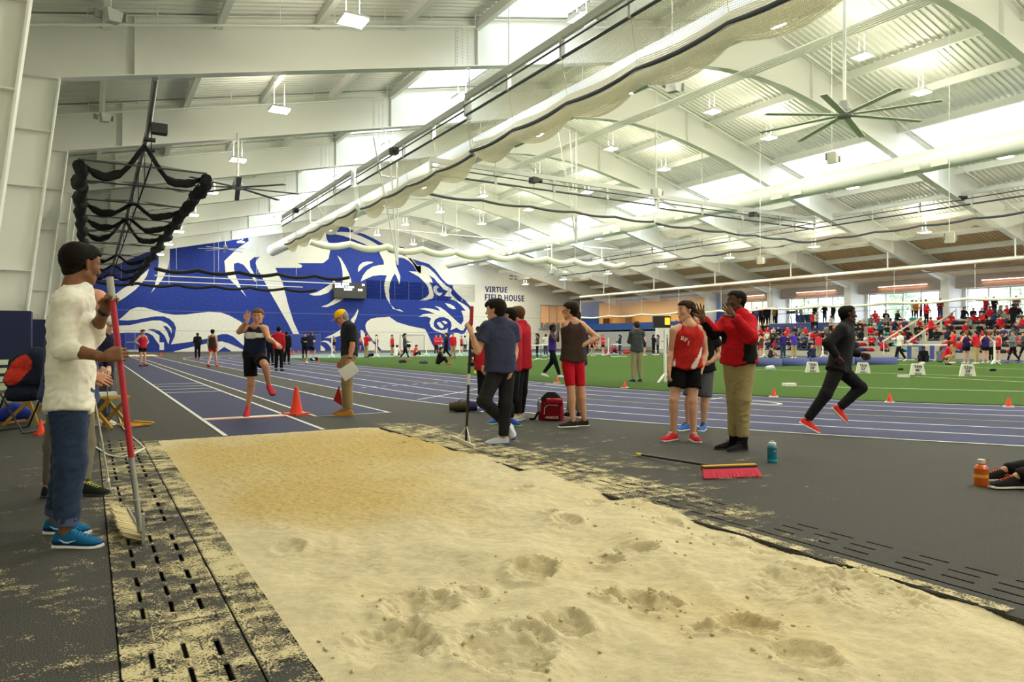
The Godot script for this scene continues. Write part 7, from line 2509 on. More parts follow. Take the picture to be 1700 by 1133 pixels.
	for e in [["R", 1133, 558.5], ["P", 1138.5, 561], ["I", 1143, 566.5]]:
		var tm := TextMesh.new()
		tm.text = e[0]
		tm.font = font
		tm.font_size = 60
		tm.pixel_size = 0.00105
		tm.depth = 0.006
		var p := part(n, "letter", tm, cloth("#e6e0d6"))
		p.position = W(e[1], e[2] + 3.5, 8.606) - n.position
		p.rotation = Vector3(0, -TURN - 0.12, -0.22)
	# man in black behind him
	j = J(9.75, R.call(-0.7, -0.05, -0.6), {"hd": [1154, 529], "nk": [1160, 547], "ch": [1163, 567], "pv": [1163, 611], "s0": [1148, 556, 0.06], "e0": [1146, 590, 0.1], "w0": [1152, 612, 0.0], "s1": [1182, 556, -0.04], "e1": [1195, 588, -0.02], "w1": [1178, 602, -0.12], "h0": [1153, 621], "k0": [1144, 662, -0.03], "a0": [1142, 704, 0.0], "t0": [1128, 712, -0.1], "h1": [1172, 621], "k1": [1170, 664, -0.03], "a1": [1168, 705, 0.0], "t1": [1162, 714, -0.2]})
	j.a0.y = 0.09
	j.a1.y = 0.09
	o = {"skin": "#c79a80", "hair": "short", "hair_col": "#2c241e", "top": "tee", "top_col": "#161618", "hem": 0.05, "loose": 0.02, "bottom": "shorts", "bottom_col": "#55565e", "leg": 0.9, "shoe": "#3a6cb8", "sole": "#d9dad6", "lace": "#202226", "hands": [["relaxed"], ["flat", R.call(-0.9, -0.3, 0), R.call(0, 0, 1), false]]}
	n = posed("man in a black T-shirt and grey shorts behind the RPI athlete", j, o, 0.015)
	# coach in the red and black jacket
	j = J(7.95, R.call(-0.95, 0.0, -0.2), {"hd": [1221, 501], "nk": [1229, 525], "ch": [1226, 551], "pv": [1227, 600], "s0": [1243, 535, -0.12], "e0": [1246, 560, -0.34], "w0": [1217, 524, -0.46], "s1": [1207, 536, 0.14], "e1": [1184, 553, 0.06], "w1": [1167, 529, -0.1], "h0": [1238, 610, -0.05], "k0": [1234, 664, -0.06], "a0": [1233, 732, -0.05], "t0": [1214, 746, -0.14], "h1": [1216, 610, 0.05], "k1": [1219, 662, 0.05], "a1": [1218, 724, 0.06], "t1": [1190, 738, 0.04]})
	j.a0.y = 0.09
	j.a1.y = 0.09
	o = {"skin": "#5a3b2a", "hair": "buzz", "hair_col": "#14100e", "top": "jacket", "top_col": "#b41a26", "collar": true, "hem": 0.03, "loose": 0.026, "bottom": "pants", "bottom_col": "#9a8a62", "ankle": 0.86, "shoe": "#17161a", "sole": "#0f0f10", "lace": "#26262a", "boot": true, "hands": [["spread", R.call(-0.6, 0.65, -0.2), R.call(0.1, 0.2, -1.0), true], ["spread", R.call(-0.25, 0.9, 0.1), R.call(-0.15, 0.2, -1), true]], "wrinkle": 0.013, "wfreq": 6.0, "top_paint": [[W(1207, 562, 7.99), W(1186, 560, 7.95), 0.075, Color("#17161a")], [W(1186, 562, 8.0), W(1170, 541, 7.86), 0.05, Color("#17161a")], [W(1243, 556, 7.86), W(1240, 600, 7.86), 0.105, Color("#17161a")]]}
	n = posed("coach in a red and black jacket and khaki trousers gesturing with both hands", j, o, 0.012)
	# sprinter in black
	j = J(9.5, R.call(0.95, 0.05, -0.1), {"hd": [1408, 523], "nk": [1404, 542], "ch": [1401, 563], "pv": [1393, 609], "s0": [1397, 549, -0.18], "e0": [1374, 570, -0.24], "w0": [1391, 594, -0.22], "s1": [1408, 549, 0.18], "e1": [1410, 584, 0.24], "w1": [1430, 589, 0.16], "h0": [1388, 616, -0.08], "k0": [1371, 655, -0.12], "a0": [1340, 697, -0.08], "t0": [1357, 718, -0.12], "h1": [1398, 616, 0.08], "k1": [1429, 644, 0.08], "a1": [1394, 677, 0.12], "t1": [1408, 706, 0.12]})
	o = {"skin": "#4a3124", "hair": "buzz", "hair_col": "#100d0c", "top": "long", "top_col": "#202022", "hem": 0.06, "loose": 0.018, "bottom": "pants", "bottom_col": "#1d1d1f", "ankle": 0.96, "shoe": "#e23a2c", "sole": "#d9d2cc", "lace": "#f0604a", "air": [true, true], "ground": 0.0, "hands": [["grip"], ["grip"]]}
	n = posed("sprinter in a black tracksuit and red shoes running on the track", j, o, 0.013)
	# someone sitting on the floor at the right edge
	j = J(5.9, R.call(-0.9, -0.1, 0.3), {"hd": [1862, 652], "nk": [1858, 690], "ch": [1860, 720], "pv": [1850, 790], "s0": [1836, 702, -0.1], "e0": [1838, 752, -0.2], "w0": [1800, 772, -0.15], "s1": [1884, 702, 0.1], "e1": [1890, 752, 0.16], "w1": [1850, 780, 0.3], "h0": [1838, 785, -0.1], "k0": [1760, 776, -0.12], "a0": [1688, 792, -0.05], "t0": [1640, 790, -0.05], "h1": [1850, 785, 0.14], "k1": [1740, 772, 0.3], "a1": [1668, 786, 0.32], "t1": [1622, 790, 0.34]})
	o = {"skin": "#c79a80", "hair": "short", "hair_col": "#2a211a", "top": "long", "top_col": "#2a2c34", "bottom": "pants", "bottom_col": "#161618", "ankle": 0.97, "shoe": "#1c1c1e", "sole": "#d6d0c2", "lace": "#e8552e", "ground": 0.0}
	for k in ["pv", "h0", "h1", "a0", "a1"]:
		j[k].y = maxf(j[k].y, 0.115 if k in ["pv", "h0", "h1"] else 0.09)
	n = posed("person in black trousers and black shoes with orange laces sitting at the right edge", j, o, 0.016)

# ---------- people farther off: a few poses, dressed and coloured one by one ----------
# local joints of a 1.76 m person facing +z, side 0 at -x
func pose(kind: String, arms: String) -> Dictionary:
	var j := {"f": Vector3(0, -0.05, 1), "hd": Vector3(0, 1.635, 0.025), "nk": Vector3(0, 1.475, -0.01), "ch": Vector3(0, 1.27, 0), "pv": Vector3(0, 0.95, 0)}
	var lean := 0.0
	for i in 2:
		var x := -1.0 if i == 0 else 1.0
		var n := str(i)
		j["s" + n] = Vector3(x * 0.17, 1.42, -0.01)
		j["h" + n] = Vector3(x * 0.085, 0.9, 0)
		j["k" + n] = Vector3(x * 0.10, 0.49, 0.015)
		j["a" + n] = Vector3(x * 0.11, 0.09, -0.02)
		j["t" + n] = Vector3(x * 0.14, 0.01, 0.2)
		match kind:
			"walk":
				j["k" + n] = Vector3(x * 0.09, 0.5, 0.13 if i == 0 else -0.04)
				j["a" + n] = Vector3(x * 0.08, 0.09 if i == 0 else 0.14, 0.26 if i == 0 else -0.32)
				j["t" + n] = j["a" + n] + Vector3(0, -0.08 if i == 0 else -0.13, 0.2 if i == 0 else 0.16)
			"run":
				j["k" + n] = Vector3(x * 0.09, 0.66 if i == 0 else 0.5, 0.36 if i == 0 else -0.06)
				j["a" + n] = Vector3(x * 0.08, 0.3 if i == 0 else 0.13, 0.2 if i == 0 else -0.26)
				j["t" + n] = j["a" + n] + Vector3(0, -0.12, 0.16)
			"sit":
				j["h" + n] = Vector3(x * 0.09, 0.13, 0.02)
				j["k" + n] = Vector3(x * 0.14, 0.10, 0.44)
				j["a" + n] = Vector3(x * 0.14, -0.32, 0.42)
				j["t" + n] = Vector3(x * 0.16, -0.40, 0.62)
			"ground":
				j["h" + n] = Vector3(x * 0.09, 0.12, 0.02)
				j["k" + n] = Vector3(x * 0.22, 0.34, 0.34)
				j["a" + n] = Vector3(x * 0.12, 0.09, 0.5)
				j["t" + n] = Vector3(x * 0.16, 0.01, 0.7)
			"squat":
				j["h" + n] = Vector3(x * 0.09, 0.36, -0.1)
				j["k" + n] = Vector3(x * 0.2, 0.5, 0.3)
				j["a" + n] = Vector3(x * 0.14, 0.09, 0.02)
				j["t" + n] = Vector3(x * 0.18, 0.01, 0.24)
	var drop := 0.0
	match kind:
		"sit":
			drop = 0.82
			lean = 0.22
		"ground":
			drop = 0.83
			lean = 0.25
		"squat":
			drop = 0.58
			lean = 0.35
		"bend":
			lean = 1.25
		"run":
			lean = 0.18
	for k in ["hd", "nk", "ch", "pv", "s0", "s1"]:
		var v: Vector3 = j[k] - Vector3(0, 0.95, 0)
		v = v.rotated(Vector3.RIGHT, lean)
		j[k] = v + Vector3(0, 0.95 - drop, -0.08 if kind == "squat" else 0.0)
	for i in 2:
		var x := -1.0 if i == 0 else 1.0
		var n := str(i)
		var s: Vector3 = j["s" + n]
		var e := s + Vector3(x * 0.04, -0.29, -0.02)
		var w := e + Vector3(0, -0.25, 0.06)
		match arms:
			"hips":
				e = s + Vector3(x * 0.17, -0.24, -0.08)
				w = j.pv + Vector3(x * 0.15, 0.08, 0.03)
			"crossed":
				e = s + Vector3(x * 0.03, -0.27, 0.08)
				w = Vector3(-x * 0.08, e.y + 0.03, s.z + 0.22)
			"front":
				e = s + Vector3(x * 0.03, -0.25, 0.10)
				w = Vector3(x * 0.06, e.y + 0.02, e.z + 0.22)
			"knees":
				e = s + Vector3(x * 0.06, -0.22, 0.14)
				w = (j["k" + n] as Vector3) + Vector3(-x * 0.03, 0.10, -0.06)
			"face":
				e = s + Vector3(x * 0.06, -0.2, 0.16)
				w = Vector3(x * 0.06, s.y + 0.1, s.z + 0.2)
			"run":
				e = s + Vector3(x * 0.06, -0.25, -0.14 if i == 0 else 0.06)
				w = e + Vector3(-x * 0.04, 0.04, 0.24)
			"reach":
				e = s + Vector3(x * 0.04, -0.24, 0.12)
				w = s + Vector3(x * 0.02, -0.42, 0.3)
			"wide":
				e = s + Vector3(x * 0.2, -0.16, 0.1)
				w = s + Vector3(x * 0.38, -0.2, 0.26)
			"down2":
				w = e + Vector3(x * 0.02, -0.26, 0.0)
		j["e" + n] = e
		j["w" + n] = w
	return j
var made := {}
var skins := {}
func skin_tone(hex: String) -> StandardMaterial3D:
	if not skins.has(hex):
		var m := StandardMaterial3D.new()
		m.vertex_color_use_as_albedo = true
		m.albedo_color = Color(hex)
		m.roughness = 0.6
		skins[hex] = m
	return skins[hex]
const TONES := {"fair": "#c99a80", "tan": "#b07e60", "brown": "#6a452f", "dark": "#44291c"}
# kind, arms, top, bottom, hair -> shared meshes; colours are given for each person
func someone(label: String, at: Vector3, yaw: float, kind: String, arms: String, top: Array, bottom: Array, hair: Array, tone: String, size := 1.0, group := "", shoe := "#2a2a2e", cell := 0.026) -> Node3D:
	var o := {"top": top[0], "bottom": bottom[0], "hair": hair[0], "leg": 0.5, "hem": 0.07, "collar": top[0] == "jacket"}
	var j := pose(kind, arms)
	var list := []
	for w in [["body", arms], ["top", arms + top[0]], ["bottom", bottom[0]], ["hair", hair[0]]]:
		var key := "%s|%s|%s|%s" % [kind, w[0], w[1], cell]
		if not made.has(key):
			var e: Array = person_meshes(j, o, cell, false, null, w[0])[0]
			made[key] = [e[0], e[1].mesh(), e[2]]
		list.append(made[key])
	var n := thing("person", label, "person", at, group, yaw)
	n.scale = Vector3.ONE * size
	for e in list:
		var m: Material
		match e[2]:
			"skin":
				m = skin_tone(TONES[tone])
			"hair":
				m = cloth(hair[1], 0.75)
			"top":
				m = cloth(top[1])
			_:
				m = cloth(bottom[1])
		part(n, e[0], e[1], m)
	for i in 2:
		if not forms.has("plain_shoe"):
			forms["plain_shoe"] = MB.new().loft([shoe_rings(0.0, [0.06, 0.085, 0.09, 0.09, 0.07, 0.06, 0.05, 0.04, 0.03], 0.003)[0], shoe_rings(0.0, [0.06, 0.085, 0.09, 0.09, 0.07, 0.06, 0.05, 0.04, 0.03], 0.003)[2], shoe_rings(0.0, [0.06, 0.085, 0.09, 0.09, 0.07, 0.06, 0.05, 0.04, 0.03], 0.003)[5], shoe_rings(0.0, [0.06, 0.085, 0.09, 0.09, 0.07, 0.06, 0.05, 0.04, 0.03], 0.003)[8]]).mesh()
		var s := part(n, "shoe", forms["plain_shoe"], cloth(shoe))
		s.transform = foot_frame(j, i, kind in ["run", "walk"])
	return n
# yaw of someone facing a way as seen in the photograph: 0 towards the camera, 90 to the right, 180 away
func facing(deg: float) -> float:
	var a := deg_to_rad(deg)
	var d := cam_dir(sin(a), 0, -cos(a))
	return atan2(d.x, d.z)
func mid_people() -> void:
	# x, y of the feet, size, way faced, pose, arms, top, colour, bottom, colour, hair, colour, tone, shoes, label
	var rows := [
		[237, 608.5, 1.0, 60, "stand", "hips", "tank", "#b02434", "shorts", "#141416", "short", "#3a2a1e", "fair", "#7c2028", "athlete in a red singlet and black shorts standing on the runway far left"],
		[328, 597.5, 1.0, 20, "walk", "run", "long", "#17171b", "pants", "#141418", "buzz", "#0d0c0c", "dark", "#c8302c", "jogger all in black with red shoes beyond the runways"],
		[353, 609.5, 1.0, 180, "walk", "down", "tank", "#3c2f2c", "tight", "#c01c30", "short", "#15110f", "fair", "#b8242c", "athlete in a brown singlet and red shorts walking away along the track"],
		[367, 583.5, 1.0, 10, "stand", "front", "jacket", "#17181d", "pants", "#141418", "short", "#2a2018", "fair", "#141414", "person in black standing at the far wall, leftmost of the three"],
		[381, 583.5, 1.0, 0, "stand", "crossed", "jacket", "#17181d", "pants", "#141418", "short", "#2a2018", "fair", "#141414", "person in black standing at the far wall, middle of the three"],
		[402, 583.0, 1.0, 350, "stand", "crossed", "jacket", "#17181d", "pants", "#141418", "short", "#2a2018", "fair", "#141414", "person in black standing at the far wall, beside the running athlete"],
		[449, 607.0, 0.97, 180, "stand", "down", "jacket", "#1b1d26", "pants", "#16161a", "short", "#4a3524", "fair", "#1c1c20", "person in black left of the red team jacket on the track"],
		[463, 616.5, 1.02, 180, "stand", "down", "jacket", "#b3202c", "pants", "#15151a", "short", "#15100e", "tan", "#1c1c20", "person in a red team jacket seen from behind on the track"],
		[476, 605.5, 0.98, 180, "stand", "down", "jacket", "#191a20", "pants", "#16161a", "short", "#2c2018", "fair", "#1c1c20", "person in black right of the red team jacket on the track"],
		[506, 599.0, 0.97, 20, "stand", "front", "jacket", "#1b1c22", "leggings", "#141418", "long", "#2a1e18", "fair", "#7a3a50", "person in black facing the runner in navy by the turf corner"],
		[515, 604.0, 1.0, 170, "run", "run", "tee", "#1e2540", "shorts", "#181c2c", "short", "#5a4228", "fair", "#d8d8d4", "runner in a navy shirt lifting a knee by the turf corner"],
		[554, 584.0, 1.0, 40, "stand", "front", "tank", "#1c2030", "shorts", "#16161c", "long", "#6a4a30", "fair", "#d8d8d4", "woman in dark kit beyond the white standard behind the official"],
		[598, 583.0, 1.0, 90, "stand", "crossed", "tank", "#b8283a", "shorts", "#1a1a22", "short", "#2a1e18", "fair", "#8a2028", "athlete in red leaning left of the photographer"],
		[608, 594.0, 1.0, 150, "stand", "face", "jacket", "#b82030", "pants", "#9a8c64", "short", "#4a3524", "fair", "#3a342c", "photographer in a red jacket and khaki trousers"],
		[625, 590.0, 1.0, 270, "walk", "run", "tank", "#3a3438", "shorts", "#c02434", "short", "#1c1612", "fair", "#c8c8c4", "athlete in red shorts stepping beside the photographer"],
		[651, 590.0, 1.0, 60, "stand", "down", "tank", "#b82434", "shorts", "#1c2240", "short", "#1a1410", "tan", "#8a3a2a", "athlete in a red singlet standing before the garage door"],
		[657, 592.5, 1.0, 150, "ground", "knees", "tee", "#d8d8d4", "shorts", "#26262c", "short", "#3a2a1e", "fair", "#b8b8b4", "person in a white T-shirt sitting on the far ground"],
		[672, 598.0, 0.97, 100, "walk", "front", "jacket", "#4a4d50", "leggings", "#1a1a22", "long", "#1c1512", "fair", "#c04a6a", "woman in a grey jacket walking with pink shoes"],
		[678, 591.0, 1.0, 200, "bend", "reach", "tee", "#dcdcd8", "shorts", "#15171e", "short", "#2a2018", "fair", "#c8c8c4", "person in a white shirt bending by the garage door"],
		[688, 592.0, 1.0, 80, "ground", "knees", "tee", "#c8342c", "leggings", "#16161a", "short", "#2a2018", "fair", "#c8c8c4", "person sitting with legs out beside the bending one"],
		[727, 606.0, 1.0, 90, "ground", "knees", "long", "#161619", "pants", "#121214", "short", "#2a2018", "fair", "#b0302c", "person in black sitting cross-legged on the turf"],
		[724, 590.0, 1.0, 30, "stand", "crossed", "jacket", "#c02434", "leggings", "#1c1c24", "long", "#6a4a30", "fair", "#c8c8c4", "woman in red and white left of the group at the emblem's chin"],
		[731, 589.5, 1.0, 330, "stand", "front", "jacket", "#c83a44", "shorts", "#d0d0cc", "long", "#8a6a48", "fair", "#c8c8c4", "woman in red in the middle of the group at the emblem's chin"],
		[741, 596.5, 1.0, 280, "walk", "wide", "jacket", "#15161a", "pants", "#141418", "short", "#1c1612", "fair", "#c03a34", "person in a black jacket striding in the group at the emblem's chin"],
		[752, 595.0, 1.0, 20, "stand", "down", "jacket", "#bc2430", "pants", "#96885f", "short", "#3a2a1e", "fair", "#3a342c", "coach in a red jacket and khaki trousers right of the striding one"],
		[766, 586.0, 1.0, 0, "stand", "down", "tank", "#b02434", "shorts", "#1a1a22", "short", "#2a2018", "fair", "#c8c8c4", "small far athlete in red near the rake's red grip"],
		[772, 586.5, 1.0, 160, "stand", "down", "tee", "#b8bcc0", "pants", "#2a2c34", "short", "#2a2018", "fair", "#c8c8c4", "small far person in pale grey near the rake's red grip"],
		[782, 609.0, 1.0, 60, "ground", "knees", "tee", "#16171c", "shorts", "#16171c", "short", "#1a1410", "tan", "#26262a", "person in black sitting on the turf beyond the rake"],
		[794, 620.5, 1.0, 180, "stand", "down", "long", "#16171c", "leggings", "#121216", "long", "#2a1e18", "fair", "#e0c81c", "person in black leggings with yellow shoes left of the man with the rake"],
		[892, 597.5, 0.97, 270, "stand", "reach", "tee", "#3c3f44", "leggings", "#141418", "long", "#1a1512", "fair", "#c8c8c4", "woman in a grey shirt leaning on the hurdles"],
		[906, 592.0, 1.0, 200, "stand", "front", "tee", "#c4c6c2", "pants", "#34373c", "short", "#2a2018", "fair", "#c8c8c4", "person in a pale grey shirt behind the hurdles"],
		[917, 627.0, 1.0, 75, "walk", "face", "tank", "#3a2470", "pants", "#14151a", "short", "#0d0b0a", "dark", "#d0d0cc", "athlete in a purple singlet and black trousers drinking on the turf"],
		[965, 592.0, 1.0, 100, "stand", "down", "jacket", "#b82430", "pants", "#26262e", "short", "#2a2018", "fair", "#c8c8c4", "person in a red jacket beyond the elbow of the athlete in red tight shorts"],
		[974, 591.0, 1.0, 200, "stand", "down", "tee", "#1c2030", "pants", "#1a1a22", "short", "#2a2018", "fair", "#c8c8c4", "person in navy beyond the elbow of the athlete in red tight shorts"],
		[984, 592.0, 1.0, 20, "bend", "reach", "tee", "#c02834", "shorts", "#1a1a22", "short", "#1c1612", "fair", "#c8c8c4", "person in a red shirt bending to the far ground"],
		[1001, 590.5, 1.0, 60, "stand", "front", "tee", "#c8283a", "shorts", "#15151a", "short", "#8a5c34", "fair", "#c8c8c4", "red-haired person in a red shirt and black shorts far off"],
		[1015, 587.0, 1.0, 90, "ground", "knees", "jacket", "#a02430", "pants", "#1c1c22", "short", "#2a2018", "fair", "#2a2a2e", "person in dark red seated on the plinth, left of two"],
		[1023, 587.0, 1.0, 270, "ground", "knees", "jacket", "#962230", "pants", "#1c1c22", "short", "#2a2018", "fair", "#2a2a2e", "person in dark red seated on the plinth, right of two"],
		[1029, 592.5, 0.97, 260, "stand", "front", "jacket", "#1e2848", "leggings", "#1a1c26", "long", "#2a1e18", "fair", "#c8c8c4", "woman in navy standing beside the far hurdle"],
		[1057, 634.5, 1.02, 195, "stand", "front", "jacket", "#3f4245", "pants", "#8d8468", "short", "#3a2a1e", "fair", "#2a2a5a", "man in a grey hooded top and khaki trousers standing on the turf"],
		[1070, 590.5, 1.0, 90, "stand", "crossed", "tank", "#1c2038", "shorts", "#1a1a22", "long", "#5a4028", "fair", "#c8c8c4", "athlete in navy just right of the man in the hooded top"],
		[1085, 590.0, 1.0, 120, "stand", "front", "jacket", "#1a1b22", "leggings", "#15151a", "long", "#15110f", "fair", "#c8c8c4", "woman in black left of the score box"],
		[1092, 590.0, 1.0, 240, "stand", "crossed", "jacket", "#6a6d70", "leggings", "#1a1a20", "long", "#4a3524", "fair", "#c8c8c4", "woman in grey left of the score box"],
		[1106, 590.0, 1.0, 270, "stand", "front", "jacket", "#1c2448", "pants", "#1c2038", "short", "#15110f", "tan", "#c8c8c4", "person in navy right of the score box"],
		[1254, 594.0, 1.0, 180, "stand", "down", "jacket", "#2a3040", "pants", "#8d7c58", "short", "#2a2018", "fair", "#2a2a2e", "person in slate and khaki just right of the coach"],
		[1264, 594.0, 1.0, 200, "stand", "hips", "tank", "#4a3a34", "shorts", "#c02434", "short", "#2a2018", "fair", "#c8c8c4", "athlete in a brown singlet and red shorts behind the first white post"],
		[1278, 594.5, 1.0, 100, "ground", "knees", "tank", "#26262c", "shorts", "#26262c", "short", "#2a2018", "tan", "#c8c8c4", "athlete sitting on the turf behind the barrier"],
		[1300, 595.0, 1.02, 190, "stand", "crossed", "jacket", "#30236e", "jeans", "#2c3a5c", "short", "#3a2a1e", "fair", "#2a2a2e", "person in a dark purple top and jeans behind the barrier"],
		[1318, 595.5, 1.05, 180, "stand", "front", "tee", "#44309a", "pants", "#a08c64", "short", "#6a4a30", "fair", "#d0d0cc", "person in a bright purple shirt and khaki trousers behind the barrier"],
		[1350, 594.5, 1.0, 180, "ground", "knees", "long", "#1c2440", "pants", "#1c2440", "short", "#a8905c", "fair", "#2a2a2e", "fair-haired person in navy sitting behind the barrier"],
		[1359, 592.5, 1.0, 150, "stand", "down", "jacket", "#c03038", "pants", "#8d8468", "short", "#3a2a1e", "fair", "#2a2a2e", "person in red and khaki left of the second white post"],
		[1371, 592.5, 1.0, 200, "stand", "down", "tank", "#a82a3a", "leggings", "#1a1a20", "long", "#3a2a1e", "fair", "#c8c8c4", "athlete in red and black right of the second white post"],
		[1446, 592.0, 1.02, 200, "stand", "front", "tee", "#1f3f34", "pants", "#7c7a74", "short", "#4a3524", "fair", "#2a2a2e", "person in a dark green shirt behind the sprinter"],
		[1494, 600.0, 1.02, 280, "walk", "down", "tee", "#dcdcd6", "pants", "#16161a", "short", "#3a2a1e", "fair", "#c8c8c4", "person in a white T-shirt walking past the barrier's end"],
		[1533, 602.0, 1.0, 330, "ground", "down2", "long", "#17181d", "pants", "#15151a", "short", "#0d0b0a", "dark", "#26262a", "person in black reclining on the turf by the hurdles"],
		[1560, 602.5, 1.0, 120, "ground", "knees", "tee", "#5c5f64", "leggings", "#2a2048", "long", "#4a3524", "fair", "#c8c8c4", "person in grey sitting left of the crouching coach"],
		[1571, 606.0, 1.0, 60, "squat", "knees", "jacket", "#b4202e", "pants", "#a3926a", "short", "#2a2018", "fair", "#1c1c20", "coach in a red jacket crouching on the turf"],
		[1583, 603.5, 1.02, 250, "stand", "front", "jacket", "#c43030", "pants", "#9d8a5f", "short", "#2a2018", "fair", "#c8c8c4", "coach in bright red and khaki standing beside the crouching coach"],
		[1604, 604.0, 1.0, 180, "stand", "hips", "tank", "#2a1f58", "shorts", "#121216", "long", "#6a4a30", "fair", "#c8c8c4", "athlete in a purple singlet with hands on hips, left of two"],
		[1621, 604.5, 1.0, 200, "stand", "crossed", "jacket", "#bc2434", "pants", "#a8976c", "long", "#2a1e18", "fair", "#d0d0cc", "woman in a red jacket and khaki trousers between the purple athletes"],
		[1636, 603.5, 1.0, 170, "stand", "hips", "tank", "#2c205a", "shorts", "#121216", "long", "#3a2a1e", "fair", "#c8c8c4", "athlete in a purple singlet with hands on hips, right of two"],
		[1646, 602.5, 1.0, 100, "stand", "crossed", "jacket", "#74777a", "leggings", "#15151a", "long", "#6a4a30", "fair", "#7ac8a0", "woman in grey beside the right-hand white post"],
		[1656, 600.5, 1.0, 180, "stand", "down", "tank", "#b82434", "shorts", "#1a1a22", "short", "#3a2a1e", "fair", "#c8c8c4", "athlete in red behind the right-hand white post"],
		[1682, 603.0, 1.0, 270, "walk", "front", "jacket", "#6e7174", "leggings", "#16161c", "long", "#6a4a30", "fair", "#4a38a0", "woman in a grey top walking at the right edge"],
		[1700, 600.0, 1.0, 260, "walk", "crossed", "jacket", "#34373c", "leggings", "#16161c", "long", "#3a2a1e", "fair", "#26262a", "woman in charcoal walking at the right edge"]]
	for r in rows:
		var at := F(r[0], r[1])
		at.y = 0.005
		someone(r[14], at, facing(r[3]), r[4], r[5], [r[6], r[7]], [r[8], r[9]], [r[10], r[11]], r[12], r[2], "", r[13], 0.022 if r[1] > 622 else 0.030)

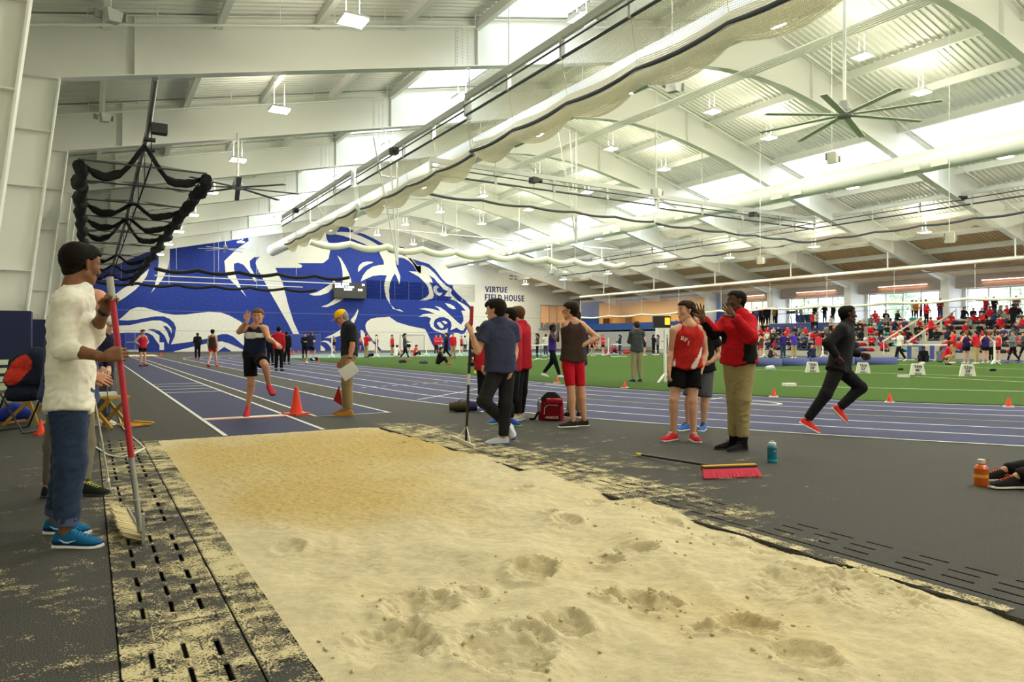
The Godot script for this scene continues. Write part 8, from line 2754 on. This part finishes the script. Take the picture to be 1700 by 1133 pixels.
# ---------- the crowd in the bleachers and on the concourse ----------
func crowd() -> void:
	rng.seed = 77
	var tops := [["jacket", "#b3202e", "red"], ["jacket", "#17181c", "black"], ["jacket", "#a81c2a", "dark red"], ["long", "#20242e", "charcoal"], ["long", "#1c2544", "navy"], ["tee", "#c9c9c4", "white"], ["jacket", "#6b6d6c", "grey"], ["jacket", "#bf2a34", "bright red"], ["long", "#1e3a5c", "blue"], ["tee", "#3a2c60", "purple"], ["tee", "#d8c21c", "yellow"]]
	var odds := [0, 0, 0, 1, 1, 1, 1, 2, 2, 3, 3, 4, 4, 5, 6, 6, 7, 8, 9]
	var hairs := [["short", "#2a2018"], ["long", "#3a2a1e"], ["short", "#15110f"], ["long", "#7a5c3c"], ["short", "#5a4228"]]
	var ordinal := ["first", "second", "third", "fourth", "fifth", "sixth", "top"]
	# row, pixel columns that are crowded
	var plan := [[0, 1255, 1390, 8.6], [1, 1258, 1395, 8.4], [2, 1262, 1400, 8.4], [3, 1262, 1288, 8.6], [3, 1292, 1400, 8.6], [4, 1262, 1288, 8.8], [1, 1412, 1520, 16.0], [2, 1412, 1530, 14.0], [3, 1412, 1540, 15.0], [4, 1425, 1540, 17.0], [5, 1430, 1500, 13.0], [6, 1432, 1500, 18.0], [0, 1420, 1480, 20.0], [2, 1552, 1700, 16.0], [3, 1556, 1700, 19.0], [4, 1552, 1700, 17.0], [5, 1560, 1700, 17.0], [6, 1595, 1700, 14.0], [1, 1575, 1700, 20.0], [0, 1570, 1640, 22.0]]
	var kit := []
	for e in plan:
		var x: float = e[1] + rng.randf() * 4.0
		while x < e[2]:
			var r: int = e[0]
			var t: float = BL_T + r * ROW_D + 0.72
			var y := ROW_H * (r + 1)
			var at := on_t(x, 560, t)
			at.y = y + 0.005
			var place := "left of the sprinter" if x < 1400 else ("behind the hurdles" if x < 1545 else "right of the aisle")
			if rng.randf() < 0.8:
				var tp: Array = tops[odds[rng.randi() % odds.size()]]
				if r == 2 and x > 1284 and x < 1292:
					tp = tops[10]
				var bt: Array = [["pants", "#16161a"], ["pants", "#1c2030"], ["jeans", "#2c3a55"], ["leggings", "#121216"]][rng.randi() % 4]
				var hr: Array = hairs[rng.randi() % hairs.size()]
				someone("spectator in %s seated on the %s bleacher row, %s" % [tp[2], ordinal[r], place], at, facing(rng.randf_range(-60, 25)) if x < 1400 else facing(rng.randf_range(-70, 30)), "sit", ["knees", "front"][rng.randi() % 2], [tp[0], tp[1]], bt, hr, ["fair", "fair", "tan", "fair", "brown"][rng.randi() % 5], rng.randf_range(0.93, 1.05), "spectators seated in the bleachers", "#3a3a40", 0.042)
			else:
				kit.append([at, r, place])
			x += e[3] * rng.randf_range(0.92, 1.25)
	# kit bags and coats lying between the spectators
	var bag_forms := []
	for k in 4:
		var pr := PackedFloat32Array()
		bone(pr, Vector3(-0.18, 0.12, 0), Vector3(0.16, 0.14, 0.04 * k), 0.12, 0.13, 0, 0.05)
		bone(pr, Vector3(0.1, 0.1, 0.1), Vector3(0.3, 0.09, 0.05 * (k - 2)), 0.1, 0.07, 0, 0.05)
		bag_forms.append(nets(pr, 0.04, 0.03, 6.0 + k).mesh())
	var bag_cols := [["#a81c2a", "red"], ["#17181c", "black"], ["#17181c", "black"], ["#8e1a28", "dark red"], ["#20264a", "navy"], ["#b9b9b4", "white"], ["#2f8c88", "turquoise"], ["#24262c", "charcoal"]]
	for r in range(0, 7):
		for k in 9:
			var x := rng.randf_range(1412, 1690)
			if x > 1528 and x < 1550:
				continue
			var at := on_t(x, 560, BL_T + r * ROW_D + 0.45)
			at.y = ROW_H * (r + 1)
			kit.append([at, r, "behind the hurdles" if x < 1545 else "right of the aisle"])
	for e in kit:
		var c: Array = bag_cols[rng.randi() % bag_cols.size()]
		var o := single("kit_bag", "%s kit bag lying on the %s bleacher row, %s" % [c[1], ordinal[e[1]], e[2]], "bag", bag_forms[rng.randi() % 4], cloth(c[0]), e[0], "kit bags in the bleachers")
		o.rotation.y = rng.randf() * TAU
	# people standing on the concourse
	var rows := [[1251, 58.8, "jacket", "#22252c", 90, "black, first from the coach"], [1256, 58.8, "jacket", "#2a4a9a", 330, "blue beside the coach's shoulder"], [1262, 59.0, "jacket", "#26262c", 200, "charcoal left of the column"], [1266, 59.2, "jacket", "#6a3a34", 120, "rust left of the column"], [1271, 59.0, "jacket", "#16171c", 160, "black left of the column"], [1276, 59.0, "jacket", "#1a1a20", 190, "black nearest the column"], [1285.5, 59.0, "jacket", "#7a5a30", 300, "brown just left of the column"], [1289, 59.2, "jacket", "#1c2030", 270, "navy just left of the column"], [1322.5, 59.6, "jacket", "#7c8a94", 250, "grey behind the tripods"], [1330, 59.6, "tee", "#8a8c88", 90, "pale grey beside the tripods"], [1353, 59.2, "tee", "#24221f", 10, "black with folded arms on the platform"], [1369, 59.2, "tee", "#1c1d20", 350, "black in the middle of the platform"], [1383, 59.2, "jacket", "#24262c", 300, "charcoal at the right end of the platform"], [1514.5, 59.0, "long", "#d8d8d4", 60, "white before the windows"], [1521, 59.0, "long", "#c8782c", 300, "orange before the windows"], [1529, 59.0, "tank", "#a86a5c", 250, "pink before the windows"], [1537, 59.0, "jacket", "#2c3c98", 200, "blue before the windows"], [1560.5, 59.0, "jacket", "#6a1828", 340, "dark red by the white column"], [1636, 59.0, "long", "#b8242e", 20, "a red jersey before the right windows"], [1650.5, 59.0, "jacket", "#1a1b20", 350, "black with a hand at the head"], [1687, 59.0, "tee", "#55555a", 330, "a grey shirt at the right edge"]]
	for e in rows:
		var at := on_t(e[0], 536, e[1])
		at.y = 2.875
		someone("spectator standing on the concourse in " + e[5], at, facing(e[4]), "stand", ["front", "crossed", "down", "hips"][rng.randi() % 4], [e[2], e[3]], [["pants", "#1a1c24"], ["jeans", "#2f3f60"], ["leggings", "#141418"]][rng.randi() % 3], hairs[rng.randi() % 5], ["fair", "fair", "tan"][rng.randi() % 3], rng.randf_range(0.95, 1.03), "spectators standing on the concourse", "#2c2c30", 0.036)
	# standing or climbing among the rows
	for e in [[1350, 4, "tee", "#b02832", 160, "in a red shirt climbing below the platform"], [1355, 4, "tee", "#9a9c98", 40, "in pale grey below the platform"], [1379, 3, "tee", "#8d9488", 270, "in sage green reaching right of the platform"], [1538, 5, "jacket", "#b4202c", 0, "in red at the head of the aisle"], [1545, 2, "jacket", "#b4202c", 90, "in red bending beside the aisle"], [1682, 4, "jacket", "#141518", 180, "in black in the upper rows at the right"], [1462, 2, "jacket", "#1d4858", 0, "in teal in the middle rows"]]:
		var at := on_t(e[0], 550, BL_T + e[1] * ROW_D + 0.5)
		at.y = ROW_H * (e[1] + 1) + 0.005
		someone("spectator standing in the rows " + e[5], at, facing(e[4]), "stand", "front", [e[2], e[3]], ["pants", "#15161a"], hairs[rng.randi() % 5], "fair", 1.0, "spectators standing in the rows", "#2c2c30", 0.036)
	# people at the mezzanine counter
	var k := 0
	for x in [1060, 1100, 1112, 1124]:
		var at := on_t(x, 534, 66.2)
		at.y = on_t(992, 538, 64.9).y - 0.75
		k += 1
		someone("person in dark clothes seated at the mezzanine counter, %s from the left" % ["first", "second", "third", "fourth"][k - 1], at, facing(-50), "sit", "knees", ["jacket", "#1c1d22"], ["pants", "#141418"], hairs[k % 5], "fair", 1.0, "people at the mezzanine counter", "#2c2c30", 0.042)
